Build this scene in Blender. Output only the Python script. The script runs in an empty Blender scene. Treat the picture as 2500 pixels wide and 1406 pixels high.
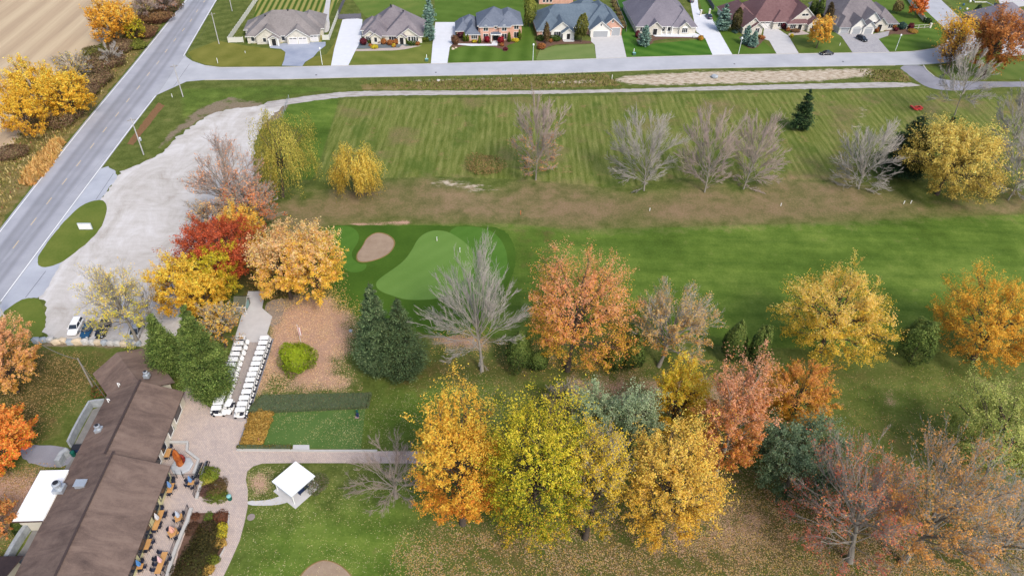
import bpy, bmesh, math, random
import numpy as np
from mathutils import Vector, Matrix
from mathutils.geometry import tessellate_polygon

random.seed(7)
RNG = np.random.default_rng(11)
scene = bpy.context.scene
col = scene.collection

# ---------------------------------------------------------------- camera
FOC = 1730.0                       # focal length in photo pixels (photo 2500 x 1406)
PITCH = math.radians(39.9)
CAM_H = 97.0
ROLL = math.radians(1.5)
cam_data = bpy.data.cameras.new('camera')
cam = bpy.data.objects.new('camera', cam_data)
col.objects.link(cam)
scene.camera = cam
cam_data.sensor_width = 36.0
cam_data.lens = 36.0 * FOC / 2500.0
cam_data.clip_start = 1.0
cam_data.clip_end = 9000.0
_f = Vector((0, math.cos(PITCH), -math.sin(PITCH)))
_r0 = Vector((1, 0, 0))
_u0 = _r0.cross(_f)
_r = _r0 * math.cos(ROLL) + _u0 * math.sin(ROLL)
_u = -_r0 * math.sin(ROLL) + _u0 * math.cos(ROLL)
cam.matrix_world = Matrix(((_r.x, _u.x, -_f.x, 0), (_r.y, _u.y, -_f.y, 0), (_r.z, _u.z, -_f.z, CAM_H), (0, 0, 0, 1)))
scene.render.resolution_x = 1024
scene.render.resolution_y = 575

# ---------------------------------------------------------------- light
SUN_EL, SUN_AZ = 47.0, 146.0       # azimuth clockwise from +Y (the direction the camera looks)
world = bpy.data.worlds.new('World')
scene.world = world
world.use_nodes = True
wn = world.node_tree
wn.nodes.clear()
sky = wn.nodes.new('ShaderNodeTexSky')
sky.sky_type = 'NISHITA'
sky.sun_disc = False
sky.sun_elevation = math.radians(SUN_EL)
sky.sun_rotation = math.radians(SUN_AZ)
sky.dust_density = 3.0
sky.ozone_density = 1.0
bg = wn.nodes.new('ShaderNodeBackground')
bg.inputs['Strength'].default_value = 0.125
wo = wn.nodes.new('ShaderNodeOutputWorld')
wn.links.new(sky.outputs[0], bg.inputs[0])
wn.links.new(bg.outputs[0], wo.inputs[0])
sd = bpy.data.lights.new('sun', 'SUN')
sd.energy = 1.45
sd.angle = math.radians(14)
sd.color = (1.0, 0.95, 0.86)
sun = bpy.data.objects.new('sun', sd)
col.objects.link(sun)
_az, _el = math.radians(SUN_AZ), math.radians(SUN_EL)
sdir = Vector((math.sin(_az) * math.cos(_el), math.cos(_az) * math.cos(_el), math.sin(_el)))
sun.rotation_euler = sdir.to_track_quat('Z', 'Y').to_euler()
sun.location = (0, 0, 150)
vs = scene.view_settings
vs.view_transform = 'Standard'
vs.look = 'None'
vs.gamma = 1.0
vs.exposure = 0.82
vs.use_curve_mapping = False
scene.render.engine = 'CYCLES'

# ---------------------------------------------------------------- measuring: photo pixel -> place on a level plane
def ground_at(px, py, z=0.0):
    x, y = px - 1250.0, 703.0 - py
    d = _f * FOC + _r * x + _u * y
    t = (z - CAM_H) / d.z
    return Vector((d.x * t, d.y * t, z))
def depth_of(p):
    return (Vector(p) - Vector((0, 0, CAM_H))).dot(_f)
def zoomed(ox, oy, s, pts):
    return [(ox + x / s, oy + y / s) for x, y in pts]

# ---------------------------------------------------------------- colour and materials
def lin(c):
    c = c / 255.0
    return c / 12.92 if c <= 0.04045 else ((c + 0.055) / 1.055) ** 2.4
def C(r, g, b, k=1.0):
    return (lin(r) * k, lin(g) * k, lin(b) * k, 1.0)

class NT:
    """small helper for node trees"""
    def __init__(self, name, rough=0.85, spec=0.2):
        self.m = bpy.data.materials.new(name)
        self.m.use_nodes = True
        self.t = self.m.node_tree
        self.b = self.t.nodes['Principled BSDF']
        self.b.inputs['Roughness'].default_value = rough
        self.b.inputs['Specular IOR Level'].default_value = spec
        self.tc = None
    def n(self, kind, **kw):
        nd = self.t.nodes.new(kind)
        for k, v in kw.items():
            if hasattr(nd, k): setattr(nd, k, v)
        return nd
    def l(self, a, b): self.t.links.new(a, b)
    def pos(self, scale=(1, 1, 1), rot=0.0, obj=False):
        if obj:
            tc = self.n('ShaderNodeTexCoord'); src = tc.outputs['Object']
        else:
            g = self.n('ShaderNodeNewGeometry'); src = g.outputs['Position']
        mp = self.n('ShaderNodeMapping')
        mp.inputs['Scale'].default_value = scale
        mp.inputs['Rotation'].default_value = (0, 0, rot)
        self.l(src, mp.inputs['Vector'])
        return mp.outputs['Vector']
    def noise(self, scale, vec=None, detail=4, rough=0.6, dist=0.0):
        nd = self.n('ShaderNodeTexNoise')
        nd.inputs['Scale'].default_value = scale
        nd.inputs['Detail'].default_value = detail
        nd.inputs['Roughness'].default_value = rough
        nd.inputs['Distortion'].default_value = dist
        self.l(vec if vec is not None else self.pos(), nd.inputs['Vector'])
        return nd.outputs['Fac']
    def ramp(self, fac, stops, interp='LINEAR'):
        r = self.n('ShaderNodeValToRGB')
        r.color_ramp.interpolation = interp
        el = r.color_ramp.elements
        el[0].position, el[0].color = stops[0]
        el[1].position, el[1].color = stops[-1]
        for p, c in stops[1:-1]:
            e = el.new(p); e.color = c
        self.l(fac, r.inputs['Fac'])
        return r.outputs['Color']
    def mix(self, fac, a, b, mode='MIX'):
        mx = self.n('ShaderNodeMix', data_type='RGBA', blend_type=mode)
        for s, v in ((mx.inputs[0], fac), (mx.inputs[6], a), (mx.inputs[7], b)):
            if isinstance(v, (int, float)): s.default_value = v
            elif isinstance(v, tuple): s.default_value = v
            else: self.l(v, s)
        return mx.outputs[2]
    def math(self, op, a, b=0.0, clamp=False):
        md = self.n('ShaderNodeMath', operation=op, use_clamp=clamp)
        for s, v in ((md.inputs[0], a), (md.inputs[1], b)):
            if isinstance(v, (int, float)): s.default_value = v
            else: self.l(v, s)
        return md.outputs[0]
    def step(self, v, lo, hi):
        mr = self.n('ShaderNodeMapRange', clamp=True)
        mr.inputs['From Min'].default_value = lo
        mr.inputs['From Max'].default_value = hi
        self.l(v, mr.inputs['Value'])
        return mr.outputs['Result']
    def attr(self, name):
        a = self.n('ShaderNodeAttribute', attribute_name=name)
        return a
    def sep(self, c):
        s = self.n('ShaderNodeSeparateColor')
        self.l(c, s.inputs[0])
        return s.outputs
    def base(self, c):
        if isinstance(c, tuple): self.b.inputs['Base Color'].default_value = c
        else: self.l(c, self.b.inputs['Base Color'])
    def bump(self, h, strength=0.4, dist=0.05):
        bp = self.n('ShaderNodeBump')
        bp.inputs['Strength'].default_value = strength
        bp.inputs['Distance'].default_value = dist
        self.l(h, bp.inputs['Height'])
        self.l(bp.outputs[0], self.b.inputs['Normal'])

_mats = {}
def plain(name, rgb, rough=0.8, var=0.12, scale=3.0, metal=0.0, spec=0.25, bump=0.0):
    """surface with one true colour and a little uneven wear"""
    if name in _mats: return _mats[name]
    m = NT(name, rough, spec)
    f = m.noise(scale, m.pos(obj=True), 5, 0.65)
    a = tuple(min(1, v * (1 - var)) for v in rgb[:3]) + (1,)
    b = tuple(min(1, v * (1 + var)) for v in rgb[:3]) + (1,)
    m.base(m.ramp(f, [(0.3, a), (0.7, b)]))
    m.b.inputs['Metallic'].default_value = metal
    if bump: m.bump(f, bump, 0.05)
    _mats[name] = m.m
    return m.m

# ---------------------------------------------------------------- mesh building
class MB:
    def __init__(self): self.v = []; self.f = []; self.mi = []
    def face(self, pts, mi=0):
        i = len(self.v); self.v += [tuple(p) for p in pts]; self.f.append(tuple(range(i, i + len(pts)))); self.mi.append(mi)
    def add(self, vs, fs, mi=0, M=None):
        i = len(self.v)
        self.v += [tuple(M @ Vector(p)) for p in vs] if M else [tuple(p) for p in vs]
        for f in fs: self.f.append(tuple(i + k for k in f)); self.mi.append(mi)
    def box(self, x0, x1, y0, y1, z0, z1, mi=0, M=None):
        vs = [(x0, y0, z0), (x1, y0, z0), (x1, y1, z0), (x0, y1, z0), (x0, y0, z1), (x1, y0, z1), (x1, y1, z1), (x0, y1, z1)]
        fs = [(0, 3, 2, 1), (4, 5, 6, 7), (0, 1, 5, 4), (1, 2, 6, 5), (2, 3, 7, 6), (3, 0, 4, 7)]
        self.add(vs, fs, mi, M); return self
    def prism(self, poly, z0, z1, mi=0, M=None):
        n = len(poly)
        vs = [(p[0], p[1], z0) for p in poly] + [(p[0], p[1], z1) for p in poly]
        fs = [tuple(range(n - 1, -1, -1)), tuple(range(n, 2 * n))] + [(i, (i + 1) % n, n + (i + 1) % n, n + i) for i in range(n)]
        self.add(vs, fs, mi, M); return self
    def tube(self, a, b, r0, r1=None, n=6, mi=0, caps=True):
        a, b = Vector(a), Vector(b); r1 = r0 if r1 is None else r1
        d = (b - a).normalized()
        s = d.cross(Vector((0, 0, 1)) if abs(d.z) < 0.9 else Vector((1, 0, 0))).normalized(); t = d.cross(s)
        ring = lambda c, r: [c + (s * math.cos(2 * math.pi * k / n) + t * math.sin(2 * math.pi * k / n)) * r for k in range(n)]
        vs = ring(a, r0) + ring(b, r1)
        fs = [(k, (k + 1) % n, n + (k + 1) % n, n + k) for k in range(n)]
        if caps: fs += [tuple(range(n - 1, -1, -1)), tuple(range(n, 2 * n))]
        self.add(vs, fs, mi); return self
    def lathe(self, prof, n=10, mi=0, c=(0, 0, 0)):
        vs, fs = [], []
        for r, z in prof:
            for k in range(n):
                a = 2 * math.pi * k / n; vs.append((c[0] + r * math.cos(a), c[1] + r * math.sin(a), c[2] + z))
        for j in range(len(prof) - 1):
            for k in range(n):
                fs.append((j * n + k, j * n + (k + 1) % n, (j + 1) * n + (k + 1) % n, (j + 1) * n + k))
        fs.append(tuple(range(n - 1, -1, -1))); fs.append(tuple(range((len(prof) - 1) * n, len(prof) * n)))
        self.add(vs, fs, mi); return self
    def mesh(self, name, mats, smooth=False):
        me = bpy.data.meshes.new(name)
        me.from_pydata(self.v, [], self.f)
        if not isinstance(mats, (list, tuple)): mats = [mats]
        for m in mats: me.materials.append(m)
        if len(mats) > 1: me.polygons.foreach_set('material_index', self.mi)
        if smooth: me.polygons.foreach_set('use_smooth', [True] * len(me.polygons))
        me.update()
        return me
    def build(self, name, mats, parent=None, smooth=False):
        o = bpy.data.objects.new(name, self.mesh(name, mats, smooth))
        col.objects.link(o)
        if parent: o.parent = parent
        return o

def tag(o, label=None, cat=None, group=None, kind=None):
    if label: o['label'] = label
    if cat: o['category'] = cat
    if group: o['group'] = group
    if kind: o['kind'] = kind
    return o
def thing(name, label, cat, loc=(0, 0, 0), rz=0.0, group=None):
    o = bpy.data.objects.new(name, None); col.objects.link(o)
    o.empty_display_size = 0.5
    o.location = loc; o.rotation_euler = (0, 0, rz)
    return tag(o, label, cat, group)
def dup(root, loc, rz, label, group=None):
    r = root.copy(); col.objects.link(r); r.location = loc; r.rotation_euler = (0, 0, rz)
    r['label'] = label
    if group: r['group'] = group
    for ch in list(root.children):
        c = ch.copy(); col.objects.link(c); c.parent = r
        for g in list(ch.children):
            d = g.copy(); col.objects.link(d); d.parent = c
    return r
def part(name, me, parent):
    o = bpy.data.objects.new(name, me); col.objects.link(o); o.parent = parent; return o

def np_mesh(name, verts, quads, mats, colors=None, smooth=False):
    """verts (n,3), quads (m,k) -> mesh, optional per-face colours (m,3)"""
    me = bpy.data.meshes.new(name)
    verts = np.asarray(verts, np.float32); quads = np.asarray(quads, np.int32)
    k = quads.shape[1]
    me.vertices.add(len(verts)); me.vertices.foreach_set('co', verts.ravel())
    me.loops.add(quads.size); me.loops.foreach_set('vertex_index', quads.ravel())
    me.polygons.add(len(quads)); me.polygons.foreach_set('loop_start', np.arange(0, quads.size, k, dtype=np.int32))
    me.polygons.foreach_set('loop_total', np.full(len(quads), k, np.int32))
    if smooth: me.polygons.foreach_set('use_smooth', np.ones(len(quads), bool))
    me.update(calc_edges=True)
    for m in (mats if isinstance(mats, (list, tuple)) else [mats]): me.materials.append(m)
    if colors is not None:
        at = me.attributes.new('leafcol', 'FLOAT_COLOR', 'FACE')
        c4 = np.ones((len(quads), 4), np.float32); c4[:, :3] = colors
        at.data.foreach_set('color', c4.ravel())
    return me

def smooth_poly(pts, it=2):
    """Chaikin corner cutting on a closed outline"""
    pts = [Vector(p[:2]) for p in pts]
    for _ in range(it):
        q = []
        for i, p in enumerate(pts):
            n = pts[(i + 1) % len(pts)]
            q += [p.lerp(n, 0.25), p.lerp(n, 0.75)]
        pts = q
    return pts
def ragged(pts, amp, step=0.8, seed=0):
    """uneven outline: points moved by smooth noise"""
    rnd = random.Random(seed); out = []
    for i, p in enumerate(pts):
        n = pts[(i + 1) % len(pts)]; d = (n - p); L = d.length
        if L < 1e-6: continue
        k = max(1, int(L / step)); nrm = Vector((-d.y, d.x)) / L
        for j in range(k):
            out.append(p + d * (j / k) + nrm * rnd.gauss(0, amp))
    return out
def sheet(name, pix, z, mat, smooth=2, rag=0.0, seed=0, world_pts=None, tagkind='structure', skirt=0.0):
    w = [ground_at(*p).to_2d() for p in pix] if world_pts is None else [Vector(p[:2]) for p in world_pts]
    if smooth: w = smooth_poly(w, smooth)
    if rag: w = ragged(w, rag, seed=seed)
    vs = [Vector((p.x, p.y, z)) for p in w]
    tri = tessellate_polygon([vs])
    mb = MB(); mb.v = [tuple(v) for v in vs]
    for t in tri:
        a, b, c = (vs[i] for i in t)
        if (b - a).cross(c - a).z < 0: t = (t[0], t[2], t[1])
        mb.f.append(tuple(t)); mb.mi.append(0)
    if skirt:
        n = len(vs); i0 = len(mb.v)
        mb.v += [(v.x, v.y, z - skirt) for v in vs]
        for i in range(n):
            mb.f.append((i, (i + 1) % n, i0 + (i + 1) % n, i0 + i)); mb.mi.append(0)
    o = mb.build(name, mat)
    if tagkind: o['kind'] = tagkind
    return o
# ================================================================ GROUND
def W(pts): return np.array([ground_at(*p).to_2d()[:] for p in pts])
def sdf(poly, P):
    """signed distance (positive inside) of points P to polygon"""
    n = len(poly); d = np.full(len(P), 1e9); ins = np.zeros(len(P), bool)
    for i in range(n):
        a, b = poly[i], poly[(i + 1) % n]; e = b - a
        t = np.clip(((P - a) @ e) / max(e @ e, 1e-9), 0, 1)
        q = P - (a + t[:, None] * e)
        d = np.minimum(d, np.sqrt((q ** 2).sum(1)))
        c = ((a[1] > P[:, 1]) != (b[1] > P[:, 1]))
        with np.errstate(divide='ignore', invalid='ignore'):
            xi = (b[0] - a[0]) * (P[:, 1] - a[1]) / (b[1] - a[1] + 1e-12) + a[0]
        ins ^= c & (P[:, 0] < xi)
    return np.where(ins, d, -d)

ZONES = {  # name: list of (pixel outline, softness in metres, weight)
 'dry': [([(655,560),(640,500),(760,480),(900,440),(1060,432),(1200,470),(1290,440),(1420,445),(1500,480),(1620,470),(1700,440),(1800,470),(1900,430),(2040,440),(2160,460),(2260,500),(2400,490),(2560,470),(2560,520),(2300,528),(1900,545),(1400,560),(1250,546),(1000,546),(800,552),(740,600),(690,620)], 5, .8),
         ([(1300,470),(1700,480),(2200,490),(2200,535),(1400,556),(1290,540)], 5, 1.),
         ([(2020,250),(2120,260),(2080,330),(2080,420),(2140,470),(2050,470),(2040,400)], 3, .6),
         ([(1500,225),(1640,235),(1560,270),(1500,262)], 3, .5),
         ([(1700,240),(1800,232),(1790,290),(1740,330),(1700,290)], 3, .45),
         ([(2300,215),(2330,260),(2250,330),(2200,300)],4,.5)],
 'leaf': [([(640,830),(690,740),(800,715),(860,770),(870,850),(830,880),(830,905),(880,945),(760,962),(700,955),(690,958),(695,915),(672,925),(640,962),(600,975)], 4, .92),
          ([(850,545),(1000,538),(1010,548),(860,552)], .8, .8),
          ([(1040,820),(1130,800),(1220,830),(1180,860),(1060,850)], 2.5, .8),
          ([(600,1150),(680,1140),(660,1220),(620,1222),(600,1190)], 1.5, .7),
          ([(-50,1150),(100,1130),(150,1180),(40,1300),(-100,1400),(-150,1250)], 2.5, .75),
          ([(1350,900),(1700,900),(1850,950),(1900,1020),(1600,1020),(1400,1000)], 4, .6),
          ([(1250,850),(1440,850),(1560,860),(1300,900)],3,.5),
          ([(1050,1280),(1400,1260),(1800,1180),(2100,1150),(2500,1250),(2700,1500),(1200,1500),(1000,1340)], 13, .46),
          ([(1900,950),(2010,935),(2080,975),(2000,1000)],2.5,.5), ([(2140,940),(2200,950),(2190,1010),(2150,990)],2,.55),
          ([(2340,900),(2500,930),(2500,1000),(2400,960)],4,.55),
          ([(1700,1120),(1830,1160),(2000,1300),(1900,1420),(1550,1420),(1500,1330)],6,.52)],
 'lush': [([(790,560),(868,548),(1240,546),(1400,560),(1900,548),(2300,530),(2600,520),(2700,720),(2350,790),(2250,850),(1900,850),(1740,840),(1500,800),(1260,830),(1050,815),(900,800),(850,760),(800,700)], 1.6, 1.),
          ([(640,1000),(900,985),(960,900),(1200,920),(1100,1080),(900,1200),(640,1240),(600,1280),(560,1390),(540,1500),(1080,1500),(1040,1300),(1040,1100),(880,1090)], 14, .9),
          ([(1960,900),(2350,900),(2330,1080),(2080,1060)], 9, .5),
          ([(700,250),(830,240),(800,340),(765,440),(690,440),(740,330),(680,290)], 1.2, .9),
          ([(430,215),(700,205),(860,215),(700,240),(600,255),(500,262),(440,300)], 2, .55)],
 'meadow': [([(828,244),(1200,238),(1600,232),(2000,225),(2250,218),(2330,240),(2500,230),(2700,260),(2600,430),(2200,440),(1900,440),(1700,430),(1500,460),(1290,440),(1080,432),(780,440),(800,340)], 1.5, 1.)],
 'weeds': [([(-350,620),(-120,470),(0,385),(45,335),(100,260),(190,160),(250,110),(310,30),(345,-10),(420,-90),(520,-80),(440,0),(318,160),(200,300),(85,440),(-5,555),(-200,770)], 1.5, 1.),
           ([(880,205),(1200,190),(1480,180),(1520,210),(1280,219),(1000,219),(880,222)], 1.2, .8),
           ([(2100,170),(2200,170),(2230,200),(2130,200)], 1.2, .8)],
 'sand': [([(1530,186),(1700,176),(1960,172),(2120,168),(2135,185),(2000,198),(1800,204),(1600,208),(1540,206),(1500,195)], 1.6, .95),
          ([(1330,199),(1450,194),(1460,202),(1340,206)], 1, .7), ([(1000,196),(1250,188),(1250,196),(1010,202)], 1.2, .5),
          ([(1050,435),(1130,440),(1240,462),(1160,470),(1050,452)], 1.5, .5),
          ([(2100,255),(2120,262),(2100,350),(2080,330)], 1.5, .45)],
 'brown': [([(1100,1320),(1400,1270),(1800,1130),(2050,1100),(2560,1230),(2700,1500),(1250,1500)], 16, .9),([(930,850),(1100,870),(1500,890),(2150,900),(2250,905),(2100,925),(1300,930),(950,960)], 4, .8),
           ([(100,850),(250,870),(220,940),(150,1000),(90,1090),(-20,1120),(-60,900)], 6, .95),
           ([(1300,960),(1650,930),(1750,1000),(1500,1080)], 5, .6),
           ([(1280,555),(1350,560),(1370,610),(1330,680),(1290,660),(1330,600)], 1.5, .5),
           ([(560,690),(640,560),(700,600),(780,620),(720,760),(600,740)], 2, .8),
           ([(1250,560),(1290,560),(1310,620),(1280,690),(1262,640)], 1.2, .4),
           ([(2250,395),(2450,400),(2540,500),(2300,495)],4,.6)],
 'dirt': [([(655,735),(760,715),(790,750),(720,770),(690,790),(660,790)], 1.8, .9),
          ([(560,235),(480,265),(440,300),(390,345),(370,395),(330,410),(480,300),(560,270),(640,262),(655,250)], 1.2, .6),
          ([(640,262),(705,256),(685,285),(660,300),(640,330)], 1, .9),
          ([(105,830),(360,838),(360,850),(100,845)], .8, .9)],
}
gx0, gx1, gy0, gy1, gs = -215.0, 235.0, 38.0, 335.0, 1.15
gxs = np.arange(gx0, gx1 + .1, gs); gys = np.arange(gy0, gy1 + .1, gs)
X, Y = np.meshgrid(gxs, gys); GP = np.stack([X.ravel(), Y.ravel()], 1)
# the neighbouring land out to the horizon keeps the values of the nearest edge
nx, ny = len(gxs), len(gys)
gv = np.zeros((nx * ny, 3), np.float32); gv[:, :2] = GP
ii = (np.arange(ny - 1)[:, None] * nx + np.arange(nx - 1)[None, :]).ravel()
gq = np.stack([ii, ii + 1, ii + 1 + nx, ii + nx], 1)
ex0, ex1, ey0, ey1 = gxs[0], gxs[-1], gys[0], gys[-1]; B = 4500.0
ov = [(-B, -B, 0), (B, -B, 0), (B, B, 0), (-B, B, 0)]
n0 = len(gv)
corner = [0, nx - 1, ny * nx - 1, (ny - 1) * nx]
gq = list(map(tuple, gq))
gvl = np.concatenate([gv, np.array(ov, np.float32)])
gm = bpy.data.meshes.new('ground')
ring = [(n0, n0 + 1, corner[1], corner[0]), (n0 + 1, n0 + 2, corner[2], corner[1]), (n0 + 2, n0 + 3, corner[3], corner[2]), (n0 + 3, n0, corner[0], corner[3])]
gmesh_q = np.array(gq + ring, np.int32)
def zone_values(P):
    out = {}
    for zn, lst in ZONES.items():
        acc = np.zeros(len(P))
        for poly, soft, wgt in lst:
            s = sdf(W(poly), P)
            acc = np.maximum(acc, wgt * np.clip(0.5 + 0.5 * s / soft, 0, 1))
        out[zn] = acc
    return out
ZV = zone_values(GP)

g = NT('ground_cover', 0.95, 0.1)
P0 = g.pos()
nF = g.noise(2.2, P0, 6, 0.7)           # fine tufts
nM = g.noise(0.28, P0, 5, 0.65)         # metre patches
nL = g.noise(0.045, P0, 4, 0.6)         # broad patches
nS = g.noise(0.9, g.pos((1, 0.10, 1), math.radians(4)), 5, 0.75, .5)
zA = g.sep(g.attr('zoneA').outputs['Color']); zB = g.sep(g.attr('zoneB').outputs['Color']); zC = g.sep(g.attr('zoneC').outputs['Color'])
def zmask(v, k=0.55, lo=0.42, hi=0.6, nz=None):
    n = g.math('SUBTRACT', nz if nz is not None else nM, 0.5)
    return g.step(g.math('ADD', v, g.math('MULTIPLY', n, k * 2.2)), lo, hi)
K = .70
grass = g.ramp(g.math('ADD', g.math('MULTIPLY', nF, .45), g.math('MULTIPLY', nM, .55)), [(.3, C(70,84,34,K)), (.48, C(98,110,50,K)), (.62, C(128,134,72,K)), (.75, C(158,150,94,K))])
lush = g.ramp(g.math('ADD', g.math('MULTIPLY', nF, .3), g.math('ADD', g.math('MULTIPLY', nM, .25), g.math('MULTIPLY', nL, .45))), [(.38, C(74,98,32,K)), (.5, C(98,124,48,K)), (.62, C(130,150,68,K))])
# mown meadow rows: wavy bands and streaks in the grass colour
wv = g.n('ShaderNodeTexWave', wave_type='BANDS', bands_direction='X')
wv.inputs['Scale'].default_value = 0.16
wv.inputs['Distortion'].default_value = 9.0
wv.inputs['Detail'].default_value = 3.0
wv.inputs['Detail Scale'].default_value = 0.22
g.l(g.pos((1, 0.13, 1), math.radians(-3)), wv.inputs['Vector'])
mrow = g.math('ADD', g.math('MULTIPLY', wv.outputs['Fac'], .065), g.math('ADD', g.math('MULTIPLY', nS, .50), g.math('ADD', g.math('MULTIPLY', nF, .34), g.math('MULTIPLY', nM, .10))))
meadow = g.ramp(mrow, [(.34, C(78,92,32,K)), (.46, C(108,120,52,K)), (.56, C(136,142,76,K)), (.7, C(172,166,108,K))])
meadow = g.mix(g.step(nL, .54, .68), meadow, g.ramp(nF, [(.3, C(96,100,52,K)), (.7, C(160,142,100,K))]))
meadow = g.mix(g.math('MULTIPLY', g.step(g.noise(.16, P0, 6, .7), .57, .66), .75), meadow, g.ramp(g.noise(1.6, P0, 5, .8), [(.35, C(88,102,40,K)), (.5, C(142,126,80,K)), (.65, C(206,172,128,K))]))
meadow = g.mix(g.math('MULTIPLY', g.step(g.noise(.11, g.pos((1,.5,1), .8), 5, .7), .55, .64), .6), meadow, C(84,108,40,K))
lush = g.mix(1.0, lush, g.ramp(g.noise(.35, g.pos((.10, 1, 1), math.radians(4)), 4, .6), [(.35, (.82, .86, .8, 1)), (.65, (1.16, 1.12, 1.1, 1))]), 'MULTIPLY')
dry = g.ramp(g.math('ADD', g.math('MULTIPLY', nF, .5), g.math('MULTIPLY', nL, .5)), [(.34, C(100,106,56,K)), (.45, C(140,120,88,K)), (.57, C(168,134,112,K)), (.7, C(196,164,134,K))])
leaf = g.ramp(g.noise(5.5, P0, 5, .75), [(.32, C(122,98,74,K)), (.44, C(184,146,122,K)), (.55, C(216,176,152,K)), (.68, C(236,204,182,K))])
weeds = g.ramp(g.math('ADD', g.math('MULTIPLY', nF, .55), g.math('MULTIPLY', nM, .45)), [(.32, C(84,82,40,K)), (.46, C(124,116,62,K)), (.58, C(154,134,92,K)), (.7, C(190,170,128,K))])
sand = g.ramp(g.noise(1.4, g.pos((.35, 1, 1)), 6, .72), [(.3, C(128,112,76,K)), (.42, C(176,156,130,K)), (.5, C(210,194,172,K)), (.7, C(234,222,204,K))])
brown = g.ramp(g.math('ADD', g.math('MULTIPLY', nF, .6), g.math('MULTIPLY', nM, .4)), [(.32, C(58,62,26,K)), (.5, C(88,80,42,K)), (.66, C(128,104,68,K))])
dirt = g.ramp(nF, [(.3, C(120,106,84,K)), (.7, C(168,152,130,K))])
c = g.mix(zmask(zB[0], .3), grass, meadow)
c = g.mix(zmask(zA[2], .22, .34, .66), c, lush)
c = g.mix(g.math('MULTIPLY', zmask(zA[0], .75, .2, 1.05), .78), c, dry)
c = g.mix(g.math('MULTIPLY', zmask(zC[0], .7, .3, .8), .85), c, brown)
c = g.mix(zmask(zB[1], .45), c, weeds)
c = g.mix(zmask(zB[2], 1.0, .38, .66, g.noise(.8, g.pos((.4, 1, 1)), 6, .75)), c, sand)
c = g.mix(zmask(zC[2], .5, .4, .6), c, dirt)
lm = g.math('ADD', g.math('MULTIPLY', nM, .3), g.math('MULTIPLY', g.noise(4.5, P0, 4, .85), .7))
c = g.mix(g.step(g.math('ADD', zA[1], g.math('MULTIPLY', g.math('SUBTRACT', lm, .5), 2.6)), .52, .66), c, leaf)
g.base(c)
g.bump(g.noise(3.5, P0, 5, .8), .7, .12)

me = np_mesh('ground', gvl, gmesh_q, g.m)
def put(name, a, b, c_):
    at = me.attributes.new(name, 'FLOAT_COLOR', 'POINT')
    d = np.zeros((len(gvl), 4), np.float32); d[:, 3] = 1
    for k, z in enumerate((a, b, c_)):
        if z: d[:n0, k] = ZV[z]
    at.data.foreach_set('color', d.ravel())
put('zoneA', 'dry', 'leaf', 'lush'); put('zoneB', 'meadow', 'weeds', 'sand'); put('zoneC', 'brown', None, 'dirt')
ground = bpy.data.objects.new('ground', me); col.objects.link(ground); ground['kind'] = 'structure'

# ---------------------------------------------------------------- surface materials
def asphalt_mat(name, a, b, tracks=False, scale=1.0):
    m = NT(name, .85, .2)
    f = m.noise(6 * scale, None, 6, .75); f2 = m.noise(.12, None, 4, .6)
    cc = m.ramp(m.math('ADD', m.math('MULTIPLY', f, .35), m.math('MULTIPLY', f2, .65)), [(.35, a), (.65, b)])
    if tracks:
        uv = m.n('ShaderNodeUVMap'); sx = m.n('ShaderNodeSeparateXYZ'); m.l(uv.outputs[0], sx.inputs[0])
        u = sx.outputs[0]
        r = m.n('ShaderNodeValToRGB'); r.color_ramp.interpolation = 'EASE'
        els = [(0, 1), (.2, 1), (.29, .66), (.40, .78), (.46, .70), (.5, .86), (.56, .74), (.63, .84), (.70, .68), (.80, .96), (1, 1)]
        e = r.color_ramp.elements
        e[0].position = 0; e[0].color = (1, 1, 1, 1); e[1].position = 1; e[1].color = (1, 1, 1, 1)
        for p, v in els[1:-1]:
            q = e.new(p); q.color = (v, v, v * 1.03, 1)
        m.l(u, r.inputs[0])
        cc = m.mix(m.math('ADD', .65, m.math('MULTIPLY', f2, .5), True), cc, m.mix(1.0, cc, r.outputs[0], 'MULTIPLY'))
    m.base(cc); m.bump(f, .2, .02)
    return m.m
M_road = asphalt_mat('worn_asphalt', C(180,182,190,.62), C(202,203,210,.66), True)
M_street = asphalt_mat('pale_street_asphalt', C(190,192,199,.66), C(210,211,217,.7))
M_apron = asphalt_mat('apron_asphalt', C(182,186,198,.66), C(208,212,222,.7))
M_path = asphalt_mat('path_asphalt', C(140,140,150,.66), C(176,176,186,.66))
M_conc = plain('pale_concrete', C(214,212,212,.72)[:3], .85, .07, .6)
M_conc_w = plain('white_concrete', C(228,230,236,.78)[:3], .85, .05, .5)
M_curb = plain('kerb_concrete', C(206,202,196,.7)[:3], .9, .08, 2)
def gravel_mat():
    m = NT('lot_gravel', .95, .1)
    f = m.noise(4.0, None, 6, .8); f2 = m.noise(.10, m.pos((1, .5, 1), .6), 6, .7, 1.6); f3 = m.noise(.55, m.pos((.25, 1, 1), -.5), 5, .7, .8)
    cc = m.ramp(m.math('ADD', m.math('MULTIPLY', f, .25), m.math('ADD', m.math('MULTIPLY', f2, .55), m.math('MULTIPLY', f3, .2))),
                [(.34, C(172,162,152,.74)), (.46, C(204,198,192,.74)), (.58, C(222,218,216,.76)), (.7, C(238,236,234,.78))])
    m.base(cc); m.bump(f, .5, .04); return m.m
M_gravel = gravel_mat()
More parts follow.
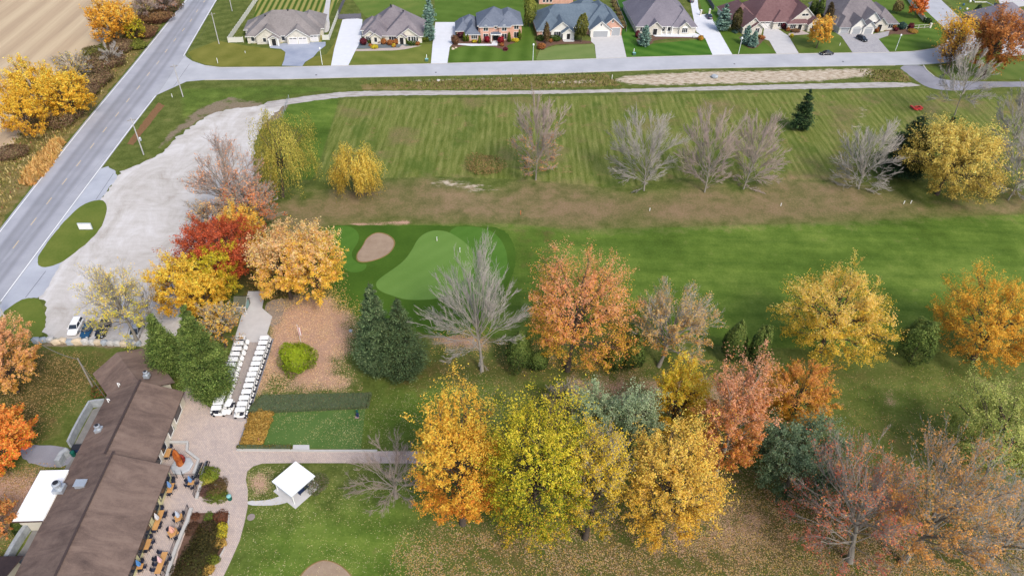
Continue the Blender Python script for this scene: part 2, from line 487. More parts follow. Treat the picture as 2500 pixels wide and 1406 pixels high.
def paver_mat(name, ca, cb, cgap, s=4.2):
    m = NT(name, .85, .15)
    v = m.pos((1, 1, 1), math.radians(48))
    br = m.n('ShaderNodeTexBrick'); br.offset = .5
    br.inputs['Scale'].default_value = s; br.inputs['Mortar Size'].default_value = .045
    br.inputs['Color1'].default_value = ca; br.inputs['Color2'].default_value = cb; br.inputs['Mortar'].default_value = cgap
    br.inputs['Bias'].default_value = 0.0
    br.inputs['Brick Width'].default_value = 1.9; br.inputs['Row Height'].default_value = 0.95
    m.l(v, br.inputs['Vector'])
    f = m.noise(.35, None, 5, .7)
    cc = m.mix(1.0, br.outputs['Color'], m.ramp(f, [(.3, (.86, .86, .88, 1)), (.7, (1.06, 1.05, 1.04, 1))]), 'MULTIPLY')
    m.base(cc); m.bump(br.outputs['Fac'], -.35, .02)
    return m.m
M_paver = paver_mat('patio_pavers', C(222,202,188,.72), C(204,188,180,.72), C(160,144,134,.66))
M_paver2 = paver_mat('aisle_pavers', C(204,192,184,.68), C(190,180,176,.68), C(156,146,142,.64))
def lawn_mat(name, a, b, rot=0.0, sc=.0, st=.0):
    a = (a[0] * 1.22, a[1] * 1.02, a[2], 1); b = (b[0] * 1.18, b[1] * 1.02, b[2], 1)
    m = NT(name, .95, .1)
    f = m.noise(2.0, None, 5, .7); f2 = m.noise(.12, None, 4, .6)
    fac = m.math('ADD', m.math('MULTIPLY', f, .35), m.math('MULTIPLY', f2, .65))
    if st:
        wv = m.n('ShaderNodeTexWave'); wv.inputs['Scale'].default_value = sc; wv.inputs['Distortion'].default_value = .6
        wv.inputs['Detail Scale'].default_value = .3
        m.l(m.pos((1, 1, 1), rot), wv.inputs['Vector'])
        fac = m.math('ADD', m.math('MULTIPLY', fac, 1 - st), m.math('MULTIPLY', wv.outputs['Fac'], st))
    m.base(m.ramp(fac, [(.3, a), (.7, b)])); m.bump(f, .4, .06)
    return m.m

# ---------------------------------------------------------------- farm field
def field_mat():
    m = NT('harvested_stubble', .95, .1)
    a = ground_at(0, 222).to_2d(); b = ground_at(229, 16).to_2d(); d = b - a; ang = math.atan2(d.y, d.x)
    v = m.pos((1, 1, 1), -ang)
    sq = m.n('ShaderNodeMapping'); sq.inputs['Scale'].default_value = (.03, 1, 1); m.l(v, sq.inputs[0])
    n1 = m.noise(.5, sq.outputs[0], 5, .75); n2 = m.noise(.07, sq.outputs[0], 4, .6); n3 = m.noise(2.5, None, 5, .8)
    wv = m.n('ShaderNodeTexWave', bands_direction='Y'); wv.inputs['Scale'].default_value = .035; wv.inputs['Distortion'].default_value = .8
    m.l(v, wv.inputs['Vector'])
    fac = m.math('ADD', m.math('ADD', m.math('MULTIPLY', n1, .35), m.math('MULTIPLY', n2, .25)), m.math('ADD', m.math('MULTIPLY', wv.outputs['Fac'], .14), m.math('MULTIPLY', n3, .2)))
    m.base(m.ramp(fac, [(.3, C(180,158,132,.7)), (.42, C(200,176,146,.71)), (.54, C(214,192,160,.72)), (.7, C(230,210,178,.74))]))
    m.bump(n1, .5, .15); return m.m
sheet('farm_field', [(-900,700),(-300,620),(-120,480),(0,388),(40,340),(95,262),(180,165),(245,115),(300,40),(345,-8),(420,-95),(300,-160),(-300,-160),(-900,-60)], .006, field_mat(), 1, .5, 3)

# ---------------------------------------------------------------- main road with its markings
LEFTL = [(560,-115),(456,0),(327,160),(209,301),(98,440),(0,566),(-140,745),(-260,900)]
RIGHTL = [(620,-120),(528,0),(448,137),(380,234),(322,308),(209,458),(0,738),(-90,860),(-150,950)]
def polyW(pts): return [ground_at(*p).to_2d() for p in pts]
def offset_line(pts, off):
    out = []
    for i, p in enumerate(pts):
        a = pts[max(0, i - 1)]; b = pts[min(len(pts) - 1, i + 1)]; d = (b - a).normalized()
        out.append(p + Vector((-d.y, d.x)) * off)
    return out
def resample(pts, n):
    ls = [0]
    for i in range(1, len(pts)): ls.append(ls[-1] + (pts[i] - pts[i - 1]).length)
    out = []
    for k in range(n):
        t = ls[-1] * k / (n - 1); i = 1
        while i < len(ls) - 1 and ls[i] < t: i += 1
        u = (t - ls[i - 1]) / (ls[i] - ls[i - 1]); out.append(pts[i - 1].lerp(pts[i], u))
    return out
Lw, Rw = polyW(LEFTL), polyW(RIGHTL)
def strip(name, A, Bp, z, mat, n=60, parent=None, kind=None):
    a, b = resample(A, n), resample(Bp, n)
    vs = [(p.x, p.y, z) for p in a] + [(p.x, p.y, z) for p in b]
    fs = [(i, n + i, n + i + 1, i + 1) for i in range(n - 1)]
    mb = MB(); mb.v = vs; mb.f = fs; mb.mi = [0] * len(fs)
    o = mb.build(name, mat, parent)
    me = o.data; uv = me.uv_layers.new(name='UVMap')
    for poly in me.polygons:
        if poly.normal.z < 0: poly.flip()
        for li in poly.loop_indices:
            vi = me.loops[li].vertex_index
            uv.data[li].uv = (0 if vi < n else 1, (vi % n) / n)
    if kind: o['kind'] = kind
    return o
# road lines run top to bottom: left side of travel (towards the field) is the first line
road = strip('road', offset_line(Lw, -.55), offset_line(Rw, .35), .03, M_road, 60, None, 'structure')
M_white = plain('white_road_paint', (.80, .80, .80), .7, .08, 3)
M_yellow = plain('yellow_road_paint', C(236,206,150,.8)[:3], .7, .1, 3)
strip('edge_line', offset_line(Lw, -.09), offset_line(Lw, .09), .036, M_white, 60, road)
Ra, Rb = polyW([(620,-120),(528,0),(448,137)]), polyW([(380,234),(322,308),(209,458),(0,738),(-90,860),(-150,950)])
strip('edge_line', offset_line(Ra, -.09), offset_line(Ra, .09), .036, M_white, 20, road)
strip('edge_line', offset_line(Rb, -.09), offset_line(Rb, .09), .036, M_white, 40, road)
DASH = zoomed(0, 0, 3.056, [(1525,12),(1470,85),(1425,155),(1368,225),(1305,300),(1240,382),(1178,470),(1107,555),(1032,655),(955,750),(875,855),(782,970),(688,1090),(588,1220),(482,1355)]) + [(120,491),(82,541),(39,597)]
dw = polyW(DASH)
for sp in ([(462,158),(424,212)], [(277,424),(234,488)], [(112,662),(62,727)]):
    a_ = polyW(sp); strip('pavement_seam', offset_line(a_, -.05), offset_line(a_, .05), .037, plain('tar_seam', (.09, .09, .1), .8), 8, road)
dme = MB().box(-.07, .07, -1.5, 1.5, 0, .004).mesh('lane_dash', M_yellow)
for i, p in enumerate(dw):
    a = dw[max(0, i - 1)]; b = dw[min(len(dw) - 1, i + 1)]; d = (a - b).normalized()
    o = part('lane_dash', dme, road); o.location = (p.x, p.y, .034); o.rotation_euler = (0, 0, math.atan2(-d.x, d.y))

# ---------------------------------------------------------------- parking lot, aprons, side street, paths
sheet('gravel_lot', [(705,243),(655,252),(610,263),(560,266),(525,275),(490,292),(455,318),(425,342),(402,368),(370,388),(330,405),(285,424),(240,500),(120,640),(60,720),(100,728),(112,750),(114,790),(98,826),(340,842),(400,850),(440,800),(480,740),(540,640),(560,560),(600,490),(620,430),(618,380),(625,335),(648,298),(690,262)], .012, M_gravel, 1, .28, 5)
sheet('lot_apron', [(255,400),(292,426),(272,452),(236,500),(150,640),(122,690),(100,728),(62,727),(30,745),(5,768),(-70,860),(-75,830),(0,738),(209,458)], .020, M_apron, 1, .12, 6)
M_isl = lawn_mat('island_grass', C(80,112,40,.68), C(122,138,66,.68))
sheet('grass_island', [(90,640),(96,618),(150,548),(185,512),(212,495),(240,488),(258,492),(262,512),(252,548),(228,580),(190,612),(150,642),(118,652),(97,652)], .045, M_isl, 2, .06, 7, skirt=.04)
sheet('grass_verge', [(0,772),(30,746),(62,727),(95,730),(106,745),(112,785),(100,828),(0,850),(-80,870)], .034, M_isl, 1, .12, 8)
street_o = sheet('side_street', [(372,245),(380,234),(455,200),(500,196),(700,194),(852,190),(1052,186),(1320,181),(1700,168),(1960,163.5),(2180,160),(2244,159),(2308,154.5),(2345,145),(2368,130),(2384,108),(2385,85),(2372,68),(2335,36),(2297,0),(2225,-70),(2150,-70),(2209,-22),(2262,28),(2300,64),(2314,83),(2316,95),(2308,106),(2280,119),(2230,126),(2180,128),(2081,129.5),(1786,134),(1520,141),(1320,149),(1052,156),(696,164),(540,165),(500,160),(470,150),(455,140),(448,128)], .024, M_street, 0)
sheet('cart_road', [(2190,161),(2254,159.5),(2262,172),(2279,186),(2300,194),(2340,198),(2400,200),(2500,200),(2800,198),(2800,216),(2500,213),(2436,213),(2370,221),(2308,222),(2275,217),(2250,207),(2222,186)], .018, M_path, 1, .05, 9)
def track_mat():
    m = NT('track_gravel', .95, .1)
    f = m.noise(1.2, m.pos((.25, 1, 1)), 6, .7); f2 = m.noise(5, None, 4, .8)
    m.base(m.ramp(m.math('ADD', m.math('MULTIPLY', f, .7), m.math('MULTIPLY', f2, .3)), [(.34, C(160,148,136,.66)), (.5, C(198,192,188,.68)), (.66, C(222,216,210,.7))]))
    m.bump(f2, .4, .04); return m.m
sheet('gravel_track', [(643,250),(680,245),(715,240),(790,229.5),(868,223),(1008,222),(1320,222),(1552,217.5),(1760,211),(1960,205.5),(2212,200),(2262,212),(2020,217.5),(1700,221.5),(1552,225),(1280,231),(1008,233),(868,235),(790,243),(702,256),(650,268)], .014, track_mat(), 1, .10, 10)
# kerbs: real steps along the side street
def kerb(name, pix, off0, off1, h=.12, mat=None, parent=None, wp=None, label=None, cat=None):
    w = wp or polyW(pix); a = offset_line(w, off0); b = offset_line(w, off1); n = len(w); mb = MB()
    for i in range(n - 1):
        A, B_, C_, D = a[i], a[i + 1], b[i + 1], b[i]
        vs = [(A.x, A.y, 0), (B_.x, B_.y, 0), (C_.x, C_.y, 0), (D.x, D.y, 0), (A.x, A.y, h), (B_.x, B_.y, h), (C_.x, C_.y, h), (D.x, D.y, h)]
        mb.add(vs, [(4, 5, 6, 7), (7, 6, 5, 4)][:1] + [(0, 1, 5, 4), (1, 2, 6, 5), (2, 3, 7, 6), (3, 0, 4, 7)])
    o = mb.build(name, mat or M_curb, parent)
    if parent is None and label is None: o['kind'] = 'structure'
    elif label: tag(o, label, cat)
    return o
kerb('kerb', [(500,162.5),(540,165.6),(696,164.6),(1052,156.6),(1320,149.6),(1520,141.6),(1786,134.6),(2081,130),(2180,128.5),(2230,126.5),(2280,119.5),(2308,106.5),(2316,95),(2314,83)], -.18, .12)
kerb('kerb', [(500,196),(700,194),(852,190),(1052,186),(1320,181),(1700,168),(1960,163.5),(2185,160)], -.18, .12)
kerb('kerb', [(2254,160),(2262,172),(2280,187)], -.18, .2)
M_iron = plain('cast_iron', (.03, .03, .035), .6, .2)
M_drain = MB().lathe([(.34, 0), (.34, .012), (.28, .018)], 14).mesh('manhole_cover', M_iron)
for i, (px, py) in enumerate([(772,184),(1064,177.5),(1793,157),(2058,151),(2302,23)]):
    o = bpy.data.objects.new('manhole_cover', M_drain); col.objects.link(o); p = ground_at(px, py); o.location = (p.x, p.y, .028)
    tag(o, ['round iron manhole cover in the street below the stamped grey driveway', 'round iron manhole cover in the street opposite the green utility box', 'round iron manhole cover in the street below the long white driveway', 'round iron manhole cover in the street near the parked black car', 'round iron manhole cover in the side road going up the right corner'][i], 'manhole cover', 'manhole covers in the side street')

# ---------------------------------------------------------------- golf course surfaces
z4 = lambda pts: zoomed(760, 520, 3.056, pts)
M_fringe = lawn_mat('fringe_grass', C(74,122,44,.68), C(88,134,54,.68), .8, .12, .10)
M_rough1 = lawn_mat('dark_fringe_grass', C(58,96,28,.66), C(82,120,42,.66))
M_green = lawn_mat('putting_green_turf', C(96,140,64,.7), C(110,152,76,.7), .75, .09, .10)
sheet('green_surround', z4([(80,120),(150,95),(260,88),(420,95),(700,92),(1000,95),(1250,100),(1420,110),(1500,200),(1530,330),(1500,470),(1420,640),(1300,760),(1150,880),(1000,930),(840,900),(740,820),(500,820),(340,740),(250,720),(170,650),(150,560),(200,440),(230,330),(160,230)]), .010, M_rough1, 1, .12, 11)
sheet('fringe', z4([(1000,105),(1230,100),(1340,130),(1410,190),(1452,270),(1465,350),(1460,440),(1420,540),(1330,620),(1150,670),(1000,500)]), .014, M_fringe, 2)
sheet('fringe', z4([(110,110),(250,92),(320,112),(358,160),(352,215),(300,290),(305,340),(360,385),(420,378),(400,430),(300,450),(220,400),(200,250)]), .014, M_fringe, 2)
sheet('putting_green', z4([(480,520),(520,480),(610,420),(690,360),(750,280),(790,200),(840,155),(900,132),(970,130),(1030,145),(1100,185),(1170,240),(1215,300),(1238,350),(1205,420),(1130,500),(1080,580),(1000,625),(900,645),(780,650),(690,645),(600,615),(530,592),(488,560)]), .020, M_green, 2)
def bunker_mat():
    m = NT('bunker_sand', .95, .1); f = m.noise(6, None, 5, .8); f2 = m.noise(.5, None, 4, .6)
    m.base(m.ramp(m.math('ADD', m.math('MULTIPLY', f, .5), m.math('MULTIPLY', f2, .5)), [(.35, C(166,142,120,.66)), (.65, C(192,170,148,.66))])); m.bump(f, .4, .03); return m.m
M_bsand = bunker_mat()
M_lip = lawn_mat('bunker_lip_grass', C(126,124,70,.62), C(160,140,100,.62))
def bunker(pts, r=0):
    w = smooth_poly([ground_at(*p).to_2d() for p in pts], 2)
    c_ = sum(w, Vector((0, 0))) / len(w)
    n = len(w); mb = MB(); rings = [(1.06, .016, 0), (1.025, .07, 0), (1.0, .06, 0), (.99, .024, 1), (.6, .022, 1)]
    for k, (s, z, mi) in enumerate(rings):
        for p in w: q = c_ + (p - c_) * s; mb.v.append((q.x, q.y, z))
    for k in range(len(rings) - 1):
        for i in range(n):
            mb.f.append((k * n + i, k * n + (i + 1) % n, (k + 1) * n + (i + 1) % n, (k + 1) * n + i)); mb.mi.append(0 if k < 3 else 1)
    mb.f.append(tuple(range(4 * n, 5 * n))); mb.mi.append(1)
    o = mb.build('sand_bunker', [M_lip, M_bsand]); o['kind'] = 'structure'; return o
bunker(z4([(340,335),(345,300),(385,250),(410,195),(460,157),(510,148),(570,165),(615,200),(619,240),(590,290),(540,325),(470,352),(400,365),(355,360)]))
bunker([(730,1412),(745,1392),(765,1376),(792,1366),(825,1376),(850,1396),(866,1420),(860,1460),(800,1490),(740,1465)])
# mat of short turf for practice
M_mat = lawn_mat('practice_turf', C(76,116,56,.62), C(104,140,76,.62))
sheet('practice_green', [(655,1001),(893,991),(881,1096),(752,1094),(640,1090)], .012, M_mat, 0)
sheet('mulch_strip', [(309,352),(325,355),(401,258),(386,251)], .012, plain('red_mulch', C(150,112,76,.6)[:3], .95, .25, 2, bump=.5), 0, .1, 3)

# ---------------------------------------------------------------- house lawns and driveways
LG = C(74,112,36,.62), C(104,140,60,.62)
LY = C(104,118,44,.62), C(144,150,76,.62)
for i, (pts, a, b) in enumerate([
    ([(458,128),(530,100),(600,112),(660,120),(695,126),(698,138),(692,150),(686,161),(540,163.5),(500,158),(470,146)], *LY),
    ([(797,133),(815,108),(838,52),(852,52),(808,160.5),(738,161.5),(765,140)], *LY),
    ([(868,124),(960,124),(1000,112),(1054,108),(1052,155),(852,159.5)], C(96,122,48,.62), C(136,150,76,.62)),
    ([(1100,118),(1180,112),(1210,116),(1250,105),(1285,60),(1300,60),(1310,148),(1094,154)], *LG),
    ([(1318,122),(1360,112),(1450,108),(1456,144),(1308,148)], C(108,142,76,.62), C(136,160,98,.62)),
    ([(1518,88),(1545,60),(1560,95),(1590,108),(1722,96),(1740,134.5),(1530,140)], C(56,110,32,.62), C(96,144,56,.62)),
    ([(1745,60),(1800,85),(1862,100),(1896,130.5),(1786,133),(1765,110)], *LG),
    ([(1930,92),(2000,80),(2045,80),(2080,128.5),(1955,130)], C(76,112,40,.62), C(118,140,70,.62)),
    ([(2143,96),(2200,84),(2260,70),(2292,60),(2311,84),(2311,96),(2300,107),(2275,117),(2230,124.5),(2170,126)], *LG),
    ([(2310,0),(2420,20),(2480,60),(2500,120),(2700,130),(2700,194),(2340,194),(2290,186),(2268,165),(2320,160),(2372,140),(2392,112),(2390,80),(2345,36)], C(84,118,48,.62), C(118,140,72,.62)),
    ([(840,-30),(1052,-30),(1050,60),(1030,110),(890,40)], C(84,126,48,.62), C(126,148,74,.62)),
    ([(1060,-30),(1290,-30),(1280,70),(1120,70),(1062,52)], *LG),
    ([(1505,-30),(1552,-30),(1545,60),(1520,100)], C(44,100,32,.62), C(78,128,52,.62)),
    ([(1700,-30),(1800,-30),(1790,60),(1740,60),(1712,20)], C(76,122,44,.62), C(104,144,64,.62)),
    ([(1960,-40),(2300,-40),(2240,10),(2290,52),(2230,76),(2180,50),(2120,20)], C(76,116,40,.62), C(110,140,60,.62)),
]):
    sheet('lawn', pts, .008 if i >= 10 else .012, lawn_mat('lawn_%d' % i, a, b, .2 + i, .05, .2 if i in (5, 8, 3) else .08), 0)
sheet('lawn', [(600,108),(640,-30),(800,-30),(842,-25),(800,50),(790,105)], .008, lawn_mat('striped_lawn', C(74,112,36,.6), C(164,168,98,.62), -.1, .14, .6), 0)
sheet('driveway', [(688,161),(694,146),(697,128),(686,120),(660,118),(657,112),(700,105),(795,103),(795,112),(775,128),(765,140),(745,152),(738,162.5)], .020, asphalt_mat('stamped_concrete', C(160,170,192,.62), C(196,202,218,.66)), 0)
sheet('driveway', [(808,161.5),(816,120),(836,49),(862,44),(885,48),(882,100),(868,124),(850,161.5)], .020, M_conc_w, 0)
sheet('driveway', [(1052,157),(1056,110),(1063,55),(1111,55),(1112,100),(1098,116),(1092,156)], .020, M_conc_w, 0)
sheet('driveway', [(1456,145),(1452,110),(1443,102),(1443,85),(1516,82),(1530,142)], .020, M_conc, 0)
sheet('driveway', [(1740,136),(1722,95),(1700,78),(1690,30),(1680,-30),(1700,-30),(1705,20),(1712,36),(1738,36),(1740,50),(1788,134)], .020, M_conc_w, 0)
sheet('driveway', [(1896,132),(1878,100),(1862,95),(1866,66),(1892,66),(1912,80),(1925,88),(1950,131)], .020, M_conc, 0)
sheet('driveway', [(2082,130),(2055,90),(2030,74),(2045,80),(2130,84),(2172,76),(2168,88),(2145,96),(2172,128)], .020, paver_mat('driveway_pavers', C(206,204,206,.66), C(190,188,192,.66), C(170,166,168,.6), 2.5), 0)
sheet('driveway', [(2440,140),(2455,60),(2540,60),(2540,130)], .020, M_conc, 0)
sheet('walkway', [(800,-20),(810,-20),(802,40),(806,62),(802,80),(788,80),(780,55),(790,35)], .014, M_conc, 1)
sheet('walkway', [(862,126),(865,121),(940,118),(975,117),(982,110),(990,114),(1030,112),(990,121),(960,124)], .016, plain('pink_pavers', C(206,190,182,.66)[:3], .9, .08, 2), 0)
sheet('walkway', [(1118,107),(1200,108),(1203,100),(1216,100),(1214,112),(1150,113),(1118,110)], .018, M_conc_w, 0)
sheet('walkway', [(1590,84),(1608,76),(1690,78),(1722,92),(1600,90)], .018, M_conc_w, 0)
sheet('walkway', [(1925,83),(1955,74),(1970,80),(1978,84),(1925,88)], .016, plain('pink_pavers', C(206,190,182,.66)[:3], .9, .08, 2), 0)
sheet('planting_bed', [(862,120),(880,92),(895,96),(1024,104),(1024,111),(990,113),(960,118),(900,119)], .014, plain('grey_mulch', C(124,134,140,.6)[:3], .95, .2, 2), 0, .05)
M_mulch = plain('brown_mulch', C(126,96,80,.6)[:3], .95, .3, 2.0, bump=.5)
sheet('planting_bed', [(1100,112),(1112,88),(1200,98),(1270,92),(1262,104),(1235,112),(1243,122),(1232,128),(1222,118),(1150,108),(1120,115),(1108,122)], .015, M_mulch, 1, .05)
sheet('planting_bed', [(1308,92),(1360,96),(1440,100),(1448,104),(1440,108),(1360,108),(1335,116),(1325,124),(1312,120)], .015, M_mulch, 1, .05)
sheet('planting_bed', [(1550,92),(1600,84),(1705,84),(1722,92),(1712,98),(1690,94),(1600,96),(1588,112),(1560,114)], .015, M_mulch, 1, .05)
sheet('planting_bed', [(1800,86),(1850,92),(1868,96),(1858,106),(1848,118),(1832,120),(1815,110)], .015, M_mulch, 1, .05)
sheet('planting_bed', [(2150,78),(2200,66),(2240,74),(2240,84),(2200,86),(2180,82),(2160,92)], .015, M_mulch, 1, .05)
sheet('pool_terrace', [(2425,-40),(2600,-40),(2600,10),(2500,16),(2462,20),(2440,8)], .02, M_conc, 0)
# ================================================================ BUILDINGS
def shingle_mat(name, a, b, row=.28):
    if name in _mats: return _mats[name]
    m = NT(name, .9, .15)
    f = m.noise(1.6, m.pos(obj=True), 5, .75); f2 = m.noise(.18, m.pos((1, 1, 1), obj=True), 4, .65)
    f3 = m.noise(9, m.pos((1, 1, 2.2), obj=True), 2, .5)
    m.base(m.ramp(m.math('ADD', m.math('MULTIPLY', f, .35), m.math('ADD', m.math('MULTIPLY', f2, .35), m.math('MULTIPLY', f3, .3))), [(.36, a), (.64, b)]))
    m.bump(f3, .3, .03)
    _mats[name] = m.m
    return m.m
def brick_mat(name, a, b, gap, sc=3.0):
    if name in _mats: return _mats[name]
    m = NT(name, .9, .15)
    br = m.n('ShaderNodeTexBrick'); br.inputs['Scale'].default_value = sc; br.inputs['Mortar Size'].default_value = .02
    br.inputs['Color1'].default_value = a; br.inputs['Color2'].default_value = b; br.inputs['Mortar'].default_value = gap
    tc = m.n('ShaderNodeTexCoord'); sp = m.n('ShaderNodeSeparateXYZ'); m.l(tc.outputs['Object'], sp.inputs[0])
    cb = m.n('ShaderNodeCombineXYZ'); m.l(m.math('ADD', sp.outputs[0], sp.outputs[1]), cb.inputs[0]); m.l(sp.outputs[2], cb.inputs[1])
    m.l(cb.outputs[0], br.inputs['Vector'])
    f = m.noise(.9, m.pos(obj=True), 5, .7)
    m.base(m.mix(1.0, br.outputs['Color'], m.ramp(f, [(.3, (.84, .84, .84, 1)), (.7, (1.1, 1.1, 1.1, 1))]), 'MULTIPLY'))
    _mats[name] = m.m
    return m.m
def glass_mat(name='window_glass', c=(.03, .035, .045)):
    if name in _mats: return _mats[name]
    m = NT(name, .08, .6); m.base(c + (1,)); m.b.inputs['Metallic'].default_value = 0.0
    _mats[name] = m.m; return m.m
M_glass = glass_mat()
M_trim = plain('white_trim', (.78, .78, .76), .6, .05, 2)
M_trimb = plain('grey_trim', C(196,206,214,.78)[:3], .6, .05, 2)
M_dark = plain('dark_opening', (.02, .02, .022), .8, .1)
M_black = plain('black_metal', (.02, .02, .024), .45, .1, spec=.4)
R_tan = shingle_mat('tan_shingles', C(134,128,126,.6), C(180,172,170,.62))
R_taupe = shingle_mat('taupe_shingles', C(128,120,128,.58), C(170,162,166,.62))
R_blue = shingle_mat('slate_blue_shingles', C(106,116,134,.6), C(144,152,168,.62))
R_teal = shingle_mat('blue_grey_shingles', C(98,114,130,.6), C(134,150,164,.62))
R_grey = shingle_mat('grey_shingles', C(130,126,138,.58), C(162,156,166,.62))
R_red = shingle_mat('maroon_shingles', C(120,88,90,.56), C(158,124,124,.6))
R_beige = shingle_mat('weathered_grey_shingles', C(124,118,124,.58), C(168,160,162,.62))
R_club = None
Wc = brick_mat('cream_stone', C(242,236,222,.84), C(230,224,208,.82), C(216,208,192,.74), 1.8)
Wb = brick_mat('orange_brick', C(238,186,164,.8), C(226,170,148,.76), C(220,196,182,.7), 3.2)
Ws = brick_mat('pale_stone', C(236,232,220,.82), C(216,210,198,.78), C(196,190,180,.7), 1.6)
Wg = plain('cool_grey_siding', C(176,186,200,.66)[:3], .8, .06, 1.5)
Wt = plain('white_stucco', C(236,234,228,.8)[:3], .85, .05, 1)
M_gar = plain('white_garage_panel', C(232,230,230,.78)[:3], .6, .04, 2)
M_garg = plain('grey_garage_panel', C(186,190,196,.7)[:3], .6, .04, 2)

def volume(root, x0, x1, y0, y1, h, kind, pitch, wall, roof, oh=.55, z0=0.0, trim=None, fas=.2, gabmat=None):
    """one block of a house: its walls and its roof, in the house's own frame"""
    trim = trim or M_trim
    mb = MB()
    cx, cy = (x0 + x1) / 2, (y0 + y1) / 2; wx, wy = (x1 - x0) / 2, (y1 - y0) / 2
    hz = h - .02
    mb.box(x0, x1, y0, y1, z0, hz)
    if kind == 'gy':
        r = h + wx * pitch - .06
        mb.add([(x0, y0, hz), (x1, y0, hz), (cx, y0, r), (x0, y1, hz), (x1, y1, hz), (cx, y1, r)], [(0, 1, 2), (5, 4, 3), (0, 2, 5, 3), (1, 4, 5, 2)], 0)
    elif kind == 'gx':
        r = h + wy * pitch - .06
        mb.add([(x0, y0, hz), (x0, y1, hz), (x0, cy, r), (x1, y0, hz), (x1, y1, hz), (x1, cy, r)], [(2, 1, 0), (3, 4, 5), (0, 3, 5, 2), (1, 2, 5, 4)], 0)
    w = mb.build('wall', wall, root)
    rb = MB(); e = h - oh * pitch if kind != 'flat' else h
    X0, X1, Y0, Y1 = x0 - oh, x1 + oh, y0 - oh, y1 + oh
    Wx, Wy = (X1 - X0) / 2, (Y1 - Y0) / 2; t = fas
    if kind == 'hip':
        m_ = min(Wx, Wy); rz = e + m_ * pitch
        if Wx >= Wy: a, b = (X0 + Wy, cy, rz), (X1 - Wy, cy, rz)
        else: a, b = (cx, Y0 + Wx, rz), (cx, Y1 - Wx, rz)
        c4 = [(X0, Y0, e), (X1, Y0, e), (X1, Y1, e), (X0, Y1, e)]
        if Wx >= Wy:
            rb.face([c4[0], c4[1], b, a]); rb.face([c4[2], c4[3], a, b]); rb.face([c4[1], c4[2], b]); rb.face([c4[3], c4[0], a])
        else:
            rb.face([c4[0], c4[1], a]); rb.face([c4[2], c4[3], b]); rb.face([c4[1], c4[2], b, a]); rb.face([c4[3], c4[0], a, b])
        lo = [(p[0], p[1], p[2] - t) for p in c4]
        for i in range(4): rb.face([lo[i], lo[(i + 1) % 4], c4[(i + 1) % 4], c4[i]], 1)
        rb.face(lo[::-1], 1)
    elif kind in ('gy', 'gx'):
        if kind == 'gy':
            rz = e + Wx * pitch
            S = lambda s, y, dz=0: [(X0, y, e + dz), (cx, y, rz + dz), (X1, y, e + dz)]
            f, k_ = S(0, Y0), S(0, Y1)
        else:
            rz = e + Wy * pitch
            f = [(X0, Y1, e), (X0, cy, rz), (X0, Y0, e)]; k_ = [(X1, Y1, e), (X1, cy, rz), (X1, Y0, e)]
        fl = [(p[0], p[1], p[2] - t) for p in f]; kl = [(p[0], p[1], p[2] - t) for p in k_]
        rb.face([f[0], f[1], k_[1], k_[0]]); rb.face([f[1], f[2], k_[2], k_[1]])
        rb.face([fl[1], fl[0], kl[0], kl[1]], 1); rb.face([fl[2], fl[1], kl[1], kl[2]], 1)
        rb.face([fl[0], fl[1], f[1], f[0]], 1); rb.face([fl[1], fl[2], f[2], f[1]], 1)
        rb.face([k_[0], k_[1], kl[1], kl[0]], 1); rb.face([k_[1], k_[2], kl[2], kl[1]], 1)
        rb.face([fl[0], f[0], k_[0], kl[0]], 1); rb.face([f[2], fl[2], kl[2], k_[2]], 1)
    else:
        rb.box(X0, X1, Y0, Y1, h, h + t, 0)
    r = rb.build('roof', [roof, trim], root)
    bm = bmesh.new(); bm.from_mesh(r.data); bmesh.ops.recalc_face_normals(bm, faces=bm.faces); bm.to_mesh(r.data); bm.free()
    return w, r

def window(root, x, z, w, h, y, n=2, frame=None, glass=None, arch=False, side=None):
    """window on the front (y plane); n lights; side='r'/'l' puts it on an end wall where x is the plane and y the centre"""
    fr = MB(); t = .11
    def bx(a, b, c_, d, mi=0, y0=-.07, y1=.03):
        fr.box(a, b, y0, y1, c_, d, mi)
    bx(-w/2 - t, w/2 + t, h, h + t); bx(-w/2 - t, w/2 + t, -t * 1.4, 0)
    bx(-w/2 - t, -w/2, 0, h); bx(w/2, w/2 + t, 0, h)
    for k in range(1, n): xx = -w/2 + w * k / n; bx(xx - .05, xx + .05, 0, h)
    if arch:
        seg = 7; r = w / 2 + t
        for k in range(seg):
            a0, a1 = math.pi * k / seg, math.pi * (k + 1) / seg
            q = [(r * math.cos(a0), h + t + r * .55 * math.sin(a0)), (r * math.cos(a1), h + t + r * .55 * math.sin(a1))]
            fr.add([(q[0][0], -.06, q[0][1]), (q[1][0], -.06, q[1][1]), (0, -.06, h + t)], [(0, 1, 2)])
    o = fr.build('window', frame or M_trim, root)
    pb = MB().box(-w/2, w/2, -.03, .0, 0, h); p = pb.build('pane', glass or M_glass, o)
    if side is None: o.location = (x, y, z)
    elif side == 'r': o.location = (x, y, z); o.rotation_euler = (0, 0, math.pi / 2)
    else: o.location = (x, y, z); o.rotation_euler = (0, 0, -math.pi / 2)
    return o
